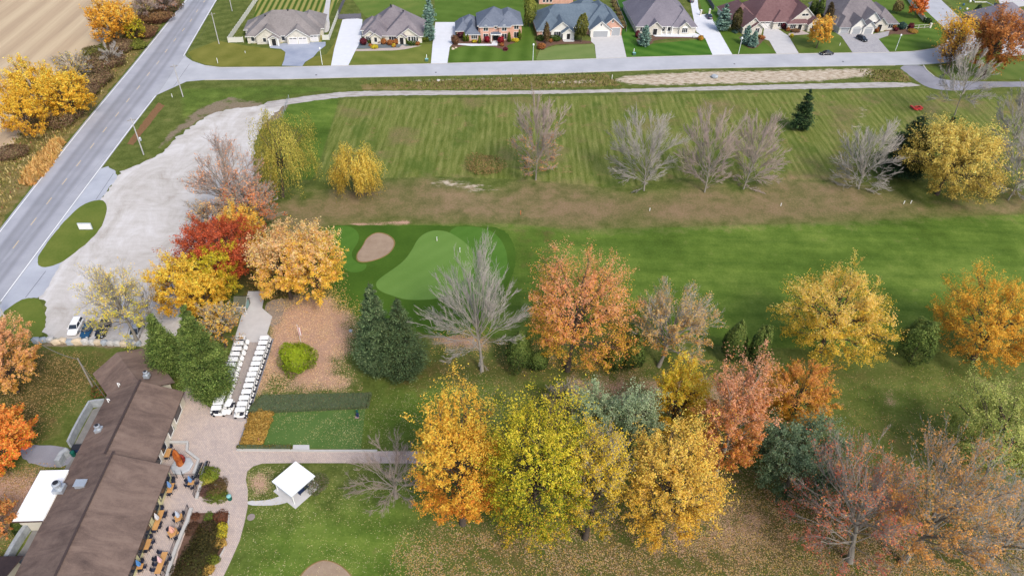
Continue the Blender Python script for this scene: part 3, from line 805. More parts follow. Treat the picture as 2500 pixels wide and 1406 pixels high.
def garage(root, x0, x1, y, h=2.3, mat=None, cross=False, lights=True, arch=False):
    mb = MB(); n = 4
    mb.box(x0, x1, y - .03, y + .03, 0, h, 1)
    for k in range(n):
        z0 = h * k / n + .02; z1 = h * (k + 1) / n - .02
        mb.box(x0 + .05, x1 - .05, y - .07, y - .03, z0, z1, 1)
    t = .14
    mb.box(x0 - t, x0, y - .1, y, 0, h + t, 0); mb.box(x1, x1 + t, y - .1, y, 0, h + t, 0); mb.box(x0, x1, y - .1, y, h, h + t, 0)
    if arch:
        w = (x1 - x0) / 2; cx = (x0 + x1) / 2
        for k in range(8):
            a0, a1 = math.pi * k / 8, math.pi * (k + 1) / 8
            mb.add([(cx + w * math.cos(a0), y - .08, h + t + .45 * math.sin(a0)), (cx + w * math.cos(a1), y - .08, h + t + .45 * math.sin(a1)), (cx, y - .08, h + t)], [(0, 1, 2)], 1)
    if cross:
        for xa in (x0, (x0 + x1) / 2):
            xb = xa + (x1 - x0) / 2
            for sgn in (0, 1):
                a = (xa + .1, xb - .1) if sgn else (xb - .1, xa + .1)
                mb.tube((a[0], y - .11, .15), (a[1], y - .11, h * .72), .07, n=4, mi=0)
    o = mb.build('garage_door', [M_trim, mat or M_gar], root)
    if lights:
        for k in range(2):
            q = MB(); w = (x1 - x0) / 2
            for j in range(3):
                a = x0 + w * k + .15 + (w - .3) * j / 3
                q.box(a, a + (w - .3) / 3 - .08, y - .1, y - .075, h * .79, h * .94)
            q.build('door_light', M_glass, o)
    return o
def door(root, x0, x1, y, h=2.3, mat=None):
    o = MB().box(x0 - .1, x1 + .1, y - .05, y, 0, h + .1, 0).box(x0, x1, y - .09, y - .05, .05, h, 1).build('door', [M_trim, mat or M_dark], root)
    MB().box(x1 - .2, x1 - .1, y - .14, y - .09, 1.0, 1.1).build('handle', M_iron, o); return o
def house(label, pl, ang, vols, name='house'):
    p = ground_at(*pl) if isinstance(pl, tuple) else pl
    root = thing(name, label, 'house', (p.x, p.y, 0), math.radians(ang))
    root.location.z = 0
    for v in vols: volume(root, *v[:10], **(v[10] if len(v) > 10 else {}))
    return root
def roof_vents(root, pts):
    for (x, y, z) in pts:
        MB().box(-.22, .22, -.22, .22, -.25, .22).build('roof_vent', M_black, root).location = (x, y, z)

T0 = dict(trim=M_trim)
# 1 tan bungalow with three garage doors
h = house('long tan bungalow with a three-door garage behind the stamped grey driveway', (606, 112), 8.0, [
    (-.3, 24.4, 2.0, 19.5, 3.0, 'hip', .66, Ws, R_tan, 0), ] and [])
vs1 = [(-.3, 24.4, 2.0, 19.5, 3.0, 'hip', .64), (15.5, 25.6, 8.2, 22.0, 3.05, 'hip', .66), (13.6, 21.2, .3, 11.5, 3.0, 'gy', .66), (3.0, 10.9, .9, 11.2, 3.0, 'gy', .7),
       (7.7, 10.7, -.7, 5.2, 2.75, 'gy', .6), (-2.0, 6.0, 9.0, 18.0, 2.8, 'hip', .55)]
for v in vs1: volume(h, *v, Ws, R_tan)
garage(h, 14.4, 17.1, .3); garage(h, 17.7, 20.4, .3); garage(h, 21.6, 24.0, 2.0)
for x, y, w in [(1.6, 2.0, 1.1), (5.8, .9, 1.1), (12.1, 2.0, 1.1)]: window(h, x, .8, w, 1.4, y, 1)
door(h, 8.5, 9.9, -.7, 2.4); roof_vents(h, [(6, 9, 7.3), (18.8, 12.5, 6.2), (14, 10.4, 8.6)])
for x in (7.7, 10.7): MB().box(x - .2, x + .2, -1.15, -.75, 0, 2.6).build('porch_post', M_trim, h)
# 2 cream bungalow, taupe roof
h = house('cream bungalow with two white gables and a taupe roof between two white driveways', (885, 105), 2.0, [])
for v in [(.6, 9.0, .8, 15, 3.0, 'hip', .85), (8.2, 21.3, .5, 16, 3.05, 'hip', .84), (3.0, 17.5, 5.0, 20, 3.2, 'hip', .86), (-.9, 6.0, 6.0, 15, 2.9, 'hip', .8),
          (1.0, 5.4, -.2, 8.0, 3.0, 'gy', .75), (3.4, 6.7, -1.2, 6.0, 3.0, 'gy', .7), (13.4, 20.2, .1, 9.0, 3.05, 'gy', .72), (12.9, 15.6, -1.0, 6.0, 3.0, 'gy', .72)]:
    volume(h, *v, Wc, R_taupe)
window(h, 2.2, .9, 1.3, 1.5, -.2, 2); window(h, 5.05, .8, 1.0, 1.6, -1.2, 1); window(h, 10.9, .7, 2.6, 1.8, .5, 3); window(h, 16.9, .8, .8, 1.7, .1, 1)
window(h, 18.4, .8, 1.5, 1.7, .1, 2); window(h, 19.7, .8, .6, 1.7, .1, 1); door(h, 13.6, 14.9, -1.0, 2.4)
roof_vents(h, [(9.5, 12.2, 9.4), (9.9, 11.2, 9.3), (14.5, 7.5, 9.0)])
# 3 two-storey orange brick house
h = house('two-storey orange brick house with slate blue roofs and a small white porch', (1115, 102), 5.0, [])
for v in [(8.0, 19.6, 1.0, 13.5, 5.8, 'hip', .72), (14.5, 23.7, 1.9, 14.5, 5.75, 'hip', .7), (8.6, 13.0, .3, 7.0, 5.7, 'hip', .8), (15.4, 19.2, .3, 7.0, 5.7, 'hip', .8),
          (3.4, 8.2, .4, 11.0, 3.0, 'hip', .9), (.1, 4.6, 4.0, 13.0, 3.0, 'hip', .9), (1.5, 8.4, 7.0, 15.0, 3.3, 'hip', .75)]:
    volume(h, *v, Wb, R_blue)
for x, z, y, a in [(10.6, 3.7, .3, True), (17.3, 3.7, .3, True), (21.8, 3.7, 1.9, False), (10.6, .7, .3, False), (17.3, .7, .3, False), (21.8, .7, 1.9, False)]:
    window(h, x, z, 1.6, 1.5 if z > 3 else 1.9, y, 2, arch=a)
window(h, 6.4, .8, 2.1, 1.7, .4, 3); window(h, 14.2, 4.3, .6, .8, 1.0, 1); door(h, 13.2, 15.2, 1.0, 2.5)
MB().box(12.2, 16.2, -1.6, 1.0, 2.75, 3.0, 0).build('porch_roof', [M_trim], h)
MB().box(12.4, 16.0, -1.4, 1.0, 3.0, 3.15, 0).build('porch_top', [R_blue], h)
for x in (12.5, 15.9): MB().box(x - .12, x + .12, -1.4, -1.16, 0, 2.75).build('porch_post', M_trim, h)
# 4 blue-grey roofed house, brick and cream gables
h = house('cream and brick bungalow with blue-grey roofs and a two-gable garage', (1313, 94), 6.5, [])
for v, w in [((0, 30.5, 4.0, 19.0, 3.0, 'hip', .74), Wb), ((0, 10.0, 1.0, 16, 3.0, 'hip', .9), Wb), ((18, 31.5, 3.0, 22.0, 3.2, 'hip', .8), Wb),
             ((4.9, 12.8, -.1, 12, 3.0, 'gy', .78), Wt), ((8.9, 13.1, -2.2, 5, 2.85, 'gy', .72), Wt), ((24.2, 31.6, 1.4, 16, 3.6, 'gy', .82), Wb),
             ((19.7, 27.2, .2, 12, 3.0, 'gy', .78), Wt), ((16, 27, 17, 28, 3.2, 'hip', .8), Wb)]:
    volume(h, *v, w, R_teal)
window(h, 2.2, .8, .8, 1.5, 1.0, 1); window(h, 7.1, .6, 2.3, 1.7, -.1, 3, arch=True); window(h, 15.2, .8, 2.4, 1.6, 4.0, 3)
door(h, 10.4, 11.6, -2.2, 2.3); garage(h, 20.7, 26.1, .2, 2.2, M_garg, lights=False); garage(h, 27.9, 31.0, 1.4, 2.9, M_garg, lights=False)
window(h, 23.4, 4.1, .5, .8, .2, 1); window(h, 27.9, 4.9, .6, .9, 1.4, 1)
MB().box(8.9, 13.1, -3.6, -2.2, 0, .3).box(9.3, 12.7, -4.1, -3.6, 0, .15).build('front_step', M_conc, h)
# 5 grey roofed
h = house('pale stone house under a tall grey hip roof beside the long white driveway', (1553, 84), 4.5, [])
for v in [(0, 22.5, .6, 27, 3.2, 'hip', .82), (13.6, 22.6, .2, 14, 3.2, 'hip', .95), (4.6, 9.2, -.9, 9, 3.1, 'gy', .85), (16.2, 20.2, -.5, 8, 3.1, 'gy', .85)]:
    volume(h, *v, Ws, R_grey)
window(h, 2.2, .8, 1.5, 1.6, .6, 2, arch=True); window(h, 18.2, .7, 2.0, 1.7, -.5, 3, arch=True); door(h, 6.1, 7.6, -.9, 2.3)
window(h, 10.2, .9, 1.2, 1.5, .6, 1); window(h, 12.4, .9, 1.2, 1.5, .6, 1)
for x in (9.3, 11.4, 13.4): MB().box(x - .15, x + .15, -.7, -.4, 0, 3.1).build('porch_post', M_trim, h)
for k, y in enumerate([6, 13, 20]): window(h, -.02, 1, 1.2, 1.3, y, 2, side='l')
# 6 maroon roof
h = house('stone house with maroon roofs and white crossed garage doors', (1812, 83), 7.0, [])
for v in [(5.5, 29.0, 5.2, 23, 3.2, 'hip', .86), (-2.5, 8, 7, 22, 3.1, 'hip', .8), (-.2, 7.3, -.3, 15, 3.0, 'gy', .85), (2.6, 7.0, -1.4, 6, 2.95, 'gy', .75), (19.8, 30.6, 3.8, 20, 3.4, 'gy', .9),
          (26.2, 31.2, .8, 9, 3.1, 'gy', .85), (18.5, 27.5, 2.2, 8, 3.0, 'hip', .5), (13.5, 19.8, 4.0, 12, 3.3, 'hip', .85)]:
    volume(h, *v, Ws, R_red)
garage(h, 8.6, 12.6, 5.2, 2.5, M_gar, cross=True); window(h, 16.6, 1.0, 2.4, 1.5, 4.0, 3); window(h, 1.2, .7, 1.4, 1.7, -.3, 2); window(h, 5.0, .7, 1.5, 1.8, -1.4, 2)
window(h, 28.6, .7, 2.2, 1.9, .8, 3); door(h, 22.8, 24.2, 2.2, 2.4); window(h, 20.6, .9, 2.2, 1.5, 2.2, 3); window(h, 25.2, 5.0, 2.6, .8, 3.8, 2)
# 7 white gables and three arched garages
h = house('corner house with white gables, dark roof slopes and three arched garage doors', (2049, 86), 7.0, [])
for v, w, r in [((0, 22, 4.5, 28, 3.2, 'hip', .9), Ws, R_beige), ((.2, 5.0, 1.4, 12, 3.0, 'hip', 1.1), Ws, R_beige), ((4.6, 10.2, .7, 16, 3.05, 'gy', 1.05), Wt, R_beige),
                ((9.2, 13.6, .2, 12, 3.0, 'gy', .95), Wt, R_beige), ((10.6, 16.2, 3.0, 17, 4.8, 'gy', .95), Wt, R_beige), ((14.9, 19.2, 2.6, 12, 3.4, 'gy', .95), Ws, R_beige), ((16, 24.8, 4.0, 20, 3.1, 'hip', .9), Ws, R_beige)]:
    volume(h, *v, w, r, trim=M_trimb)
garage(h, .9, 4.0, 1.4, 2.2, M_garg, lights=False, arch=True); garage(h, 5.3, 8.4, .7, 2.2, M_garg, lights=False, arch=True); garage(h, 9.8, 12.9, .2, 2.2, M_garg, lights=False, arch=True)
door(h, 16.2, 17.8, 2.6, 2.7); window(h, 22.2, .8, 1.6, 1.6, 4.0, 2); window(h, 14.3, 2.2, 1.4, 1.4, 3.0, 1, arch=True)
# 8 far right grey house, 9 brick house behind
h = house('dark grey sided house with grey roof at the right edge behind the rust tree', (2468, 102), 14, [])
for v in [(-2, 18, 7, 24, 3.2, 'hip', .7), (0, 8, 1, 14, 3.1, 'gy', .8), (7.2, 16, .2, 12, 3.1, 'gy', .75)]: volume(h, *v, plain('slate_siding', C(86,98,120,.6)[:3], .8, .08, 2), R_grey)
garage(h, 8.2, 13, .2, 2.3, M_garg, lights=False); window(h, 3.6, .9, 1.8, 1.4, 1, 2)
h = house('orange brick house partly seen behind the blue-grey roofed bungalow', (1316, 11), 5, [])
for v in [(0, 14, 0, 12, 4.8, 'hip', .6)]: volume(h, *v, Wb, R_teal)
for x in (2.0, 3.4, 4.8): window(h, x, .8, .9, 2.2, 0, 1)

# ---------------------------------------------------------------- clubhouse (its long axis points away from the camera)
def club_roof():
    m = NT('brown_club_shingles', .9, .12)
    f = m.noise(7, m.pos((1, 1, 1), obj=True), 3, .7); f2 = m.noise(.16, m.pos((1, 2.6, 1), obj=True), 5, .68, .6); f3 = m.noise(.9, m.pos((1, 1, 1), obj=True), 5, .7)
    m.base(m.ramp(m.math('ADD', m.math('MULTIPLY', f2, .6), m.math('ADD', m.math('MULTIPLY', f, .2), m.math('MULTIPLY', f3, .2))), [(.34, C(96,82,78,.66)), (.45, C(120,102,94,.68)), (.56, C(138,118,108,.7)), (.68, C(152,132,120,.7))]))
    m.bump(f, .35, .03); return m.m
R_club = club_roof()
Wy = plain('pale_yellow_wall', C(222,216,168,.74)[:3], .8, .05, 1)
Ww = plain('cream_wall', C(226,220,204,.74)[:3], .8, .05, 1)
club = thing('clubhouse', 'long brown shingled clubhouse with pale yellow and cream walls beside the patio', 'clubhouse', (-60.75, 66.4, 0), math.radians(3.6))
M_brtrim = plain('brown_fascia', C(110,92,86,.6)[:3], .8, .08, 2)
def cvol(*a, **k): return volume(club, *a, **k)
cvol(-7.3, 7.3, -30, -.5, 3.0, 'gy', .43, Wy, R_club, oh=.4, trim=M_brtrim)
cvol(-7.5, 4.75, -.5, 15.2, 2.95, 'gy', .42, Ww, R_club, oh=.35, trim=M_brtrim)
# diagonal end wing
wing = MB()
wv_, wr_ = volume(club, -4.2, 4.2, -7.0, 3.4, 2.9, 'gy', .42, Ww, R_club, oh=.7, trim=M_brtrim)
for o in (wv_, wr_):
    o.location = (-6.1, 20.6, -.05); o.rotation_euler = (0, 0, math.radians(41))
# lower left roof that joins at the bottom corner
wv_, wr_ = volume(club, -9.0, 4.2, -7, 6.5, 2.7, 'gx', .35, Ww, shingle_mat('dark_brown_shingles', C(60,50,54,.55), C(92,78,78,.6)), oh=.6, trim=M_brtrim)
for o in (wv_, wr_): o.location = (-13.0, -21.6, 0)
for k, (y, w) in enumerate([(-3.1, 4.2), (-7.2, 2.3), (-12.0, 4.8), (-17.6, 4.6), (-22.8, 4.6), (-27.2, 3.0)]):
    window(club, 7.32, 1.0, w, 1.5, y, 2 if w > 3 else 1, frame=plain('bronze_frame', (.05, .05, .05), .5, .1), side='r')
for k, (y, w) in enumerate([(1.4, 2.2), (4.5, 1.6), (8.0, 1.6), (11.8, 3.0)]):
    window(club, 4.77, .7, w, 1.8, y, 1, frame=M_trim, side='r')
for y in (-5.2, -9.4, -14.9, -20.2, -25.6): MB().box(7.3, 7.36, y - .35, y + .35, 0, 2.6).build('pilaster', Wy, club)
for y in (-.1, 2.9, 6.2, 9.8): MB().box(4.75, 4.81, y - .3, y + .3, 0, 2.6).build('pilaster', Ww, club)
M_cap = plain('ridge_cap_shingles', C(88,74,72,.6)[:3], .9, .15, 4)
MB().box(-.16, .16, -30.7, .25, 6.40, 6.46).build('ridge_cap', M_cap, club)
MB().box(-1.71, -1.39, .3, 15.8, 5.80, 5.86).build('ridge_cap', M_cap, club)
M_galv = plain('galvanised_metal', C(196,204,212,.75)[:3], .35, .1, 4, metal=.4, spec=.5)
def vent(x, y, z, r, h_, cap=True, name='roof_vent'):
    o = MB().box(-r * 1.5, r * 1.5, -r * 1.5, r * 1.5, -.6, .08).lathe([(r, .08), (r, h_ * .55), (r * 1.25, h_ * .6), (r * 1.25, h_ * .85), (r, h_ * .9), (r * .95, h_)], 14).build(name, M_galv, club, False)
    o.location = (x, y, z)
    if cap: MB().lathe([(r * .82, 0), (r * .82, .05)], 14).build('vent_cap', M_black, o).location = (0, 0, h_)
def cl(px, py, z):      # a place on the roof in the clubhouse's own frame
    p = ground_at(px, py, z); q = Vector((p.x + 60.75, p.y - 66.4)); a = -math.radians(3.6)
    return q.x * math.cos(a) - q.y * math.sin(a), q.x * math.sin(a) + q.y * math.cos(a)
for px, py, z, r, hh in [(143, 1190, 4.1, .5, 1.3), (240, 1046, 4.2, .36, .9), (357, 914, 5.6, .3, .8)]:
    x, y = cl(px, py, z); vent(x, y, z, r, hh)
x, y = cl(198, 1182, 4.9)
o = MB().box(-.75, .75, -.55, .55, -.4, .28).box(-.85, .85, -.65, .65, .28, .34).build('roof_hatch', M_galv, club); o.location = (x, y, 5.0)
for px, py in [(289, 941), (264, 979)]:
    x, y = cl(px, py, 3.9)
    o = MB().tube((0, 0, -.3), (0, 0, .6), .09).tube((0, 0, .6), (.35, -.1, .6), .09).tube((.35, -.1, .6), (.4, -.1, .3), .09).build('vent_pipe', M_trim, club); o.location = (x, y, 3.9)
for px, py, z in [(253, 1103, 4.4), (276, 1150, 5.2)]:
    x, y = cl(px, py, z)
# annex with the white flat roof
an = MB().box(-11.5, -7.32, -9.0, -.9, 0, 2.9).build('annex_wall', Ww, club)
MB().box(-11.9, -7.6, -9.4, -.5, 2.9, 3.08).build('annex_roof', [plain('white_membrane', (.8, .81, .82), .5, .04, .8)], club)
MB().box(-11.96, -7.6, -9.46, -9.4, 2.8, 3.1).box(-11.96, -11.9, -9.4, -.5, 2.8, 3.1).build('annex_fascia', M_brtrim, club)
# service yard walls
def wall_run(name, label, pix, t, hgt, mat, closed=False):
    w = [ground_at(*p).to_2d() for p in pix]
    c_ = sum(w, Vector((0, 0))) / len(w)
    mb = MB()
    a, b = offset_line(w, -t / 2), offset_line(w, t / 2)
    for i in range(len(w) - 1):
        A, B_, C_, D = a[i], a[i + 1], b[i + 1], b[i]
        mb.prism([A, B_, C_, D] if (B_ - A).cross(D - A) > 0 else [D, C_, B_, A], 0, hgt)
    return tag(mb.build(name, mat), label, 'wall')
M_wallc = plain('weathered_concrete', C(178,184,188,.66)[:3], .9, .22, 1.2, bump=.3)
wall_run('yard_wall', 'weathered concrete wall of the service yard left of the middle clubhouse roof', [(262,990),(240,992),(226,994),(205,1030),(188,1062),(174,1092)], .35, 1.7, M_wallc)
wall_run('yard_wall', 'short block wall between the white annex and the bins', [(172,1108),(158,1118),(146,1138)], .8, 1.5, M_wallc)
wall_run('yard_wall', 'long concrete wall running down from the white annex', [(80,1284),(60,1310),(40,1342),(22,1375)], .6, 1.5, M_wallc)
sheet('service_yard', [(262,985),(226,1000),(176,1095),(160,1140),(60,1330),(10,1400),(120,1420),(260,1100)], .008, plain('yard_concrete', C(150,148,146,.62)[:3], .9, .15, 1), 0)
sheet('service_apron', [(60,1085),(160,1088),(185,1110),(160,1140),(110,1140),(60,1125),(45,1100)], .010, M_path, 1, .05)

# ---------------------------------------------------------------- pavilion
pr = [ground_at(*p, 2.6) for p in [(720,1125),(767,1160.3),(713.6,1212),(665.6,1176.3)]]
pc = sum(pr, Vector((0, 0, 0))) / 4
e1 = (pr[1] - pr[0]); ax = math.atan2(e1.y, e1.x); L1 = e1.length; L2 = (pr[3] - pr[0]).length
pav = thing('pavilion', 'small open pavilion with a flat white roof at the end of the curved path', 'pavilion', (pc.x, pc.y, 0), ax)
MB().box(-L1/2, L1/2, -L2/2, L2/2, 2.52, 2.66).build('roof', plain('white_metal_roof', (.8, .81, .83), .4, .03, .5), pav)
MB().box(-L1/2 - .04, L1/2 + .04, -L2/2 - .04, L2/2 + .04, 2.44, 2.515).build('fascia', M_trimb, pav)
for sx in (-1, 1):
    for sy in (-1, 1): MB().box(-.07, .07, -.07, .07, .05, 2.44).build('post', M_trim, pav).location = (sx * (L1/2 - .3), sy * (L2/2 - .3), 0)
MB().box(-L1/2 - .2, L1/2 + .5, -L2/2 - .2, L2/2 + .2, .0, .07).build('floor_slab', M_conc, pav)
MB().box(-.9, .9, -.5, .5, .72, .8).box(-.1, .1, -.1, .1, .07, .72).box(-.9, .9, -.9, -.65, .42, .48).box(-.9, .9, .65, .9, .42, .48).build('picnic_table', plain('red_stained_wood', C(150,60,50,.6)[:3], .8, .15, 3), pav)
bp = ground_at(742, 1199); bn = thing('bench', 'dark blue bench seat beside the white-roofed pavilion', 'bench', (bp.x, bp.y, 0), ax + math.pi / 2)
M_navy = plain('dark_blue_plastic', C(50,66,104,.6)[:3], .5, .1)
MB().box(-.95, .95, -.25, .25, .4, .47).build('seat', M_navy, bn); MB().box(-.95, .95, .2, .27, .5, .9).build('backrest', M_navy, bn)
for x in (-.8, .8): MB().box(x - .05, x + .05, -.2, .22, 0, .4).build('leg', M_iron, bn)
sheet('pavilion_path', [(604,1221),(640,1222),(672,1216),(692,1204),(702,1194),(722,1206),(710,1222),(690,1230),(655,1234),(604,1233)], .012, M_conc, 1)

# kiosk by the aisle
kp = ground_at(594, 752); ks = thing('kiosk', 'small grey-roofed notice shelter beside the top of the cart aisle', 'kiosk', (kp.x, kp.y, 0), math.radians(0))
volume(ks, -1.0, 1.0, -1.3, 1.6, 1.9, 'gx', .75, plain('grey_board', C(150,148,140,.62)[:3], .9, .15, 3), shingle_mat('faded_green_grey_shingles', C(96,100,84,.6), C(128,128,112,.62)), oh=.3, z0=.05)
MB().box(1.02, 1.06, -.8, .9, .3, 1.7).build('notice_board', plain('pale_teal_board', C(150,186,186,.7)[:3], .6, .1), ks)
for x in (-1.25, 1.25): MB().box(x - .06, x + .06, -1.8, -1.68, 0, 1.9).build('post', M_trim, ks)
# ================================================================ TREES AND PLANTS
def leaf_material(name, translucent=.35, rough=.6):
    m = bpy.data.materials.new(name); m.use_nodes = True; t = m.node_tree; b = t.nodes['Principled BSDF']
    a = t.nodes.new('ShaderNodeAttribute'); a.attribute_name = 'leafcol'
    b.inputs['Roughness'].default_value = rough; b.inputs['Specular IOR Level'].default_value = .15
    t.links.new(a.outputs['Color'], b.inputs['Base Color'])
    tr = t.nodes.new('ShaderNodeBsdfTranslucent'); mx = t.nodes.new('ShaderNodeMixShader'); mx.inputs[0].default_value = translucent
    t.links.new(a.outputs['Color'], tr.inputs['Color'])
    t.links.new(b.outputs[0], mx.inputs[1]); t.links.new(tr.outputs[0], mx.inputs[2])
    t.links.new(mx.outputs[0], t.nodes['Material Output'].inputs['Surface'])
    return m
M_leaf = leaf_material('autumn_leaves', .4)
M_needle = leaf_material('needles', .12, .7)
M_litter = leaf_material('fallen_leaf_litter', .1, .9)
M_bark = plain('grey_bark', C(170,162,150,.64)[:3], .95, .2, 2)
M_barkd = plain('brown_bark', C(104,92,82,.6)[:3], .95, .25, 2)
M_twig = plain('pale_twigs', C(186,179,170,.7)[:3], .95, .12, 1)
M_twigp = plain('pinkish_twigs', C(184,166,156,.68)[:3], .95, .14, 1)

def unit(v): return v / np.maximum(np.linalg.norm(v, axis=-1, keepdims=True), 1e-9)
def rand_dir(rng, n): return unit(rng.normal(size=(n, 3)))

def tubes(P, R, sides=3):
    """P (n,m,3) polylines, R (n,m) radii -> verts, quads"""
    n, m, _ = P.shape
    T = np.gradient(P, axis=1) if m > 2 else np.repeat((P[:, 1:] - P[:, :1]), m, 1)
    T = unit(T)
    up = np.where(np.abs(T[..., 2:3]) < .9, np.array([0, 0, 1.]), np.array([1., 0, 0]))
    S = unit(np.cross(T, up)); U = np.cross(T, S)
    ang = np.arange(sides) * 2 * np.pi / sides
    V = P[:, :, None, :] + (S[:, :, None, :] * np.cos(ang)[None, None, :, None] + U[:, :, None, :] * np.sin(ang)[None, None, :, None]) * R[:, :, None, None]
    V = V.reshape(-1, 3)
    b = (np.arange(n)[:, None, None] * m + np.arange(m - 1)[None, :, None]) * sides
    k = np.arange(sides)[None, None, :]; k2 = (k + 1) % sides
    Q = np.stack([b + k, b + k2, b + sides + k2, b + sides + k], -1).reshape(-1, 4)
    return V, np.concatenate([Q[:, [0, 1, 2]], Q[:, [0, 2, 3]]])
def spikes(P, r):
    """tapering twigs: from the first to the last point of each line"""
    n = len(P); a, b = P[:, 0], P[:, -1]; T = unit(b - a)
    up = np.where(np.abs(T[:, 2:3]) < .9, np.array([0, 0, 1.]), np.array([1., 0, 0])); S = unit(np.cross(T, up)); U = np.cross(T, S)
    r = np.broadcast_to(np.asarray(r, float), (n,))[:, None]
    V = np.stack([a + S * r, a + (-.5 * S + .87 * U) * r, a + (-.5 * S - .87 * U) * r, b], 1).reshape(-1, 3)
    k = np.arange(n)[:, None] * 4
    return V, np.concatenate([k + np.array([[0, 1, 3]]), k + np.array([[1, 2, 3]]), k + np.array([[2, 0, 3]])])
def merge(parts):
    Vs, Qs, o = [], [], 0
    for V, Q in parts: Vs.append(V); Qs.append(Q + o); o += len(V)
    return np.concatenate(Vs), np.concatenate(Qs)

def leaves(pos, nrm, size, rng, aspect=1.4, droop=None):
    """one small quad per leaf spray"""
    n = len(pos); nrm = unit(nrm)
    a = rand_dir(rng, n) if droop is None else droop
    u = unit(np.cross(nrm, a)); v = unit(np.cross(u, nrm)) if droop is None else unit(droop)
    s = size * rng.uniform(.6, 1.25, (n, 1))
    hu, hv = u * s * .5, v * s * .5 * aspect
    V = np.stack([pos - hu * 1.1 - hv * .7, pos + hu * 1.2 - hv * .5, pos + hu * .1 + hv * 1.25], 1).reshape(-1, 3)
    return V, np.arange(n * 3).reshape(n, 3)

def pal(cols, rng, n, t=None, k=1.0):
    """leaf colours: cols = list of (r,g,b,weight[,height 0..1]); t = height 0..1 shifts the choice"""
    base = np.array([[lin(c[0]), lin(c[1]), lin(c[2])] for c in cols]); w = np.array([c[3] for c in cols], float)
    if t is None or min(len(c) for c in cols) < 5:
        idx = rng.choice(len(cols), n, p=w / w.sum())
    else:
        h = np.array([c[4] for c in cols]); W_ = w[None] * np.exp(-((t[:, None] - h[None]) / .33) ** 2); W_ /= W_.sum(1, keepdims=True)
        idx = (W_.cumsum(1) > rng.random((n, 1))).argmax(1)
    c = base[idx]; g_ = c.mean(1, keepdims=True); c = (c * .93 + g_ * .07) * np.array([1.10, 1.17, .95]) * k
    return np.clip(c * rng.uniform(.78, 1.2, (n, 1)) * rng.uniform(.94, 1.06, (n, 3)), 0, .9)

class Lump:
    def __init__(s, rng, amp=.16):
        s.d = rand_dir(rng, 7); s.w = rng.uniform(1.5, 4, 7); s.p = rng.uniform(0, 6.28, 7); s.a = amp
    def __call__(s, D):
        v = np.sin(D @ s.d.T * s.w[None] * 1.6 + s.p[None]).sum(1) / 2.6
        return 1 + s.a * v

def fit_crown(bbox, clear, rfix=None):
    """crown size and place from its outline in the photo: returns centre, horizontal and vertical radius"""
    x0, y0, x1, y1 = bbox; cx, cy = (x0 + x1) / 2, (y0 + y1) / 2
    c = 5.0
    for _ in range(12):
        p = ground_at(cx, cy, c); zc = depth_of(p)
        r = (x1 - x0) / 2 * zc / FOC; H = (y1 - y0) / 2 * zc / FOC
        a = math.atan2(CAM_H - c, math.hypot(p.x, p.y))
        v2 = H * H - (r * math.sin(a)) ** 2
        v = math.sqrt(max(v2, (.45 * r) ** 2)) / math.cos(a) if v2 > 0 else .5 * r
        v = max(v, .5 * r); v = min(v, 3.6 * r)
        c = c * .4 + (v + clear) * .6
    return p, r, v, zc

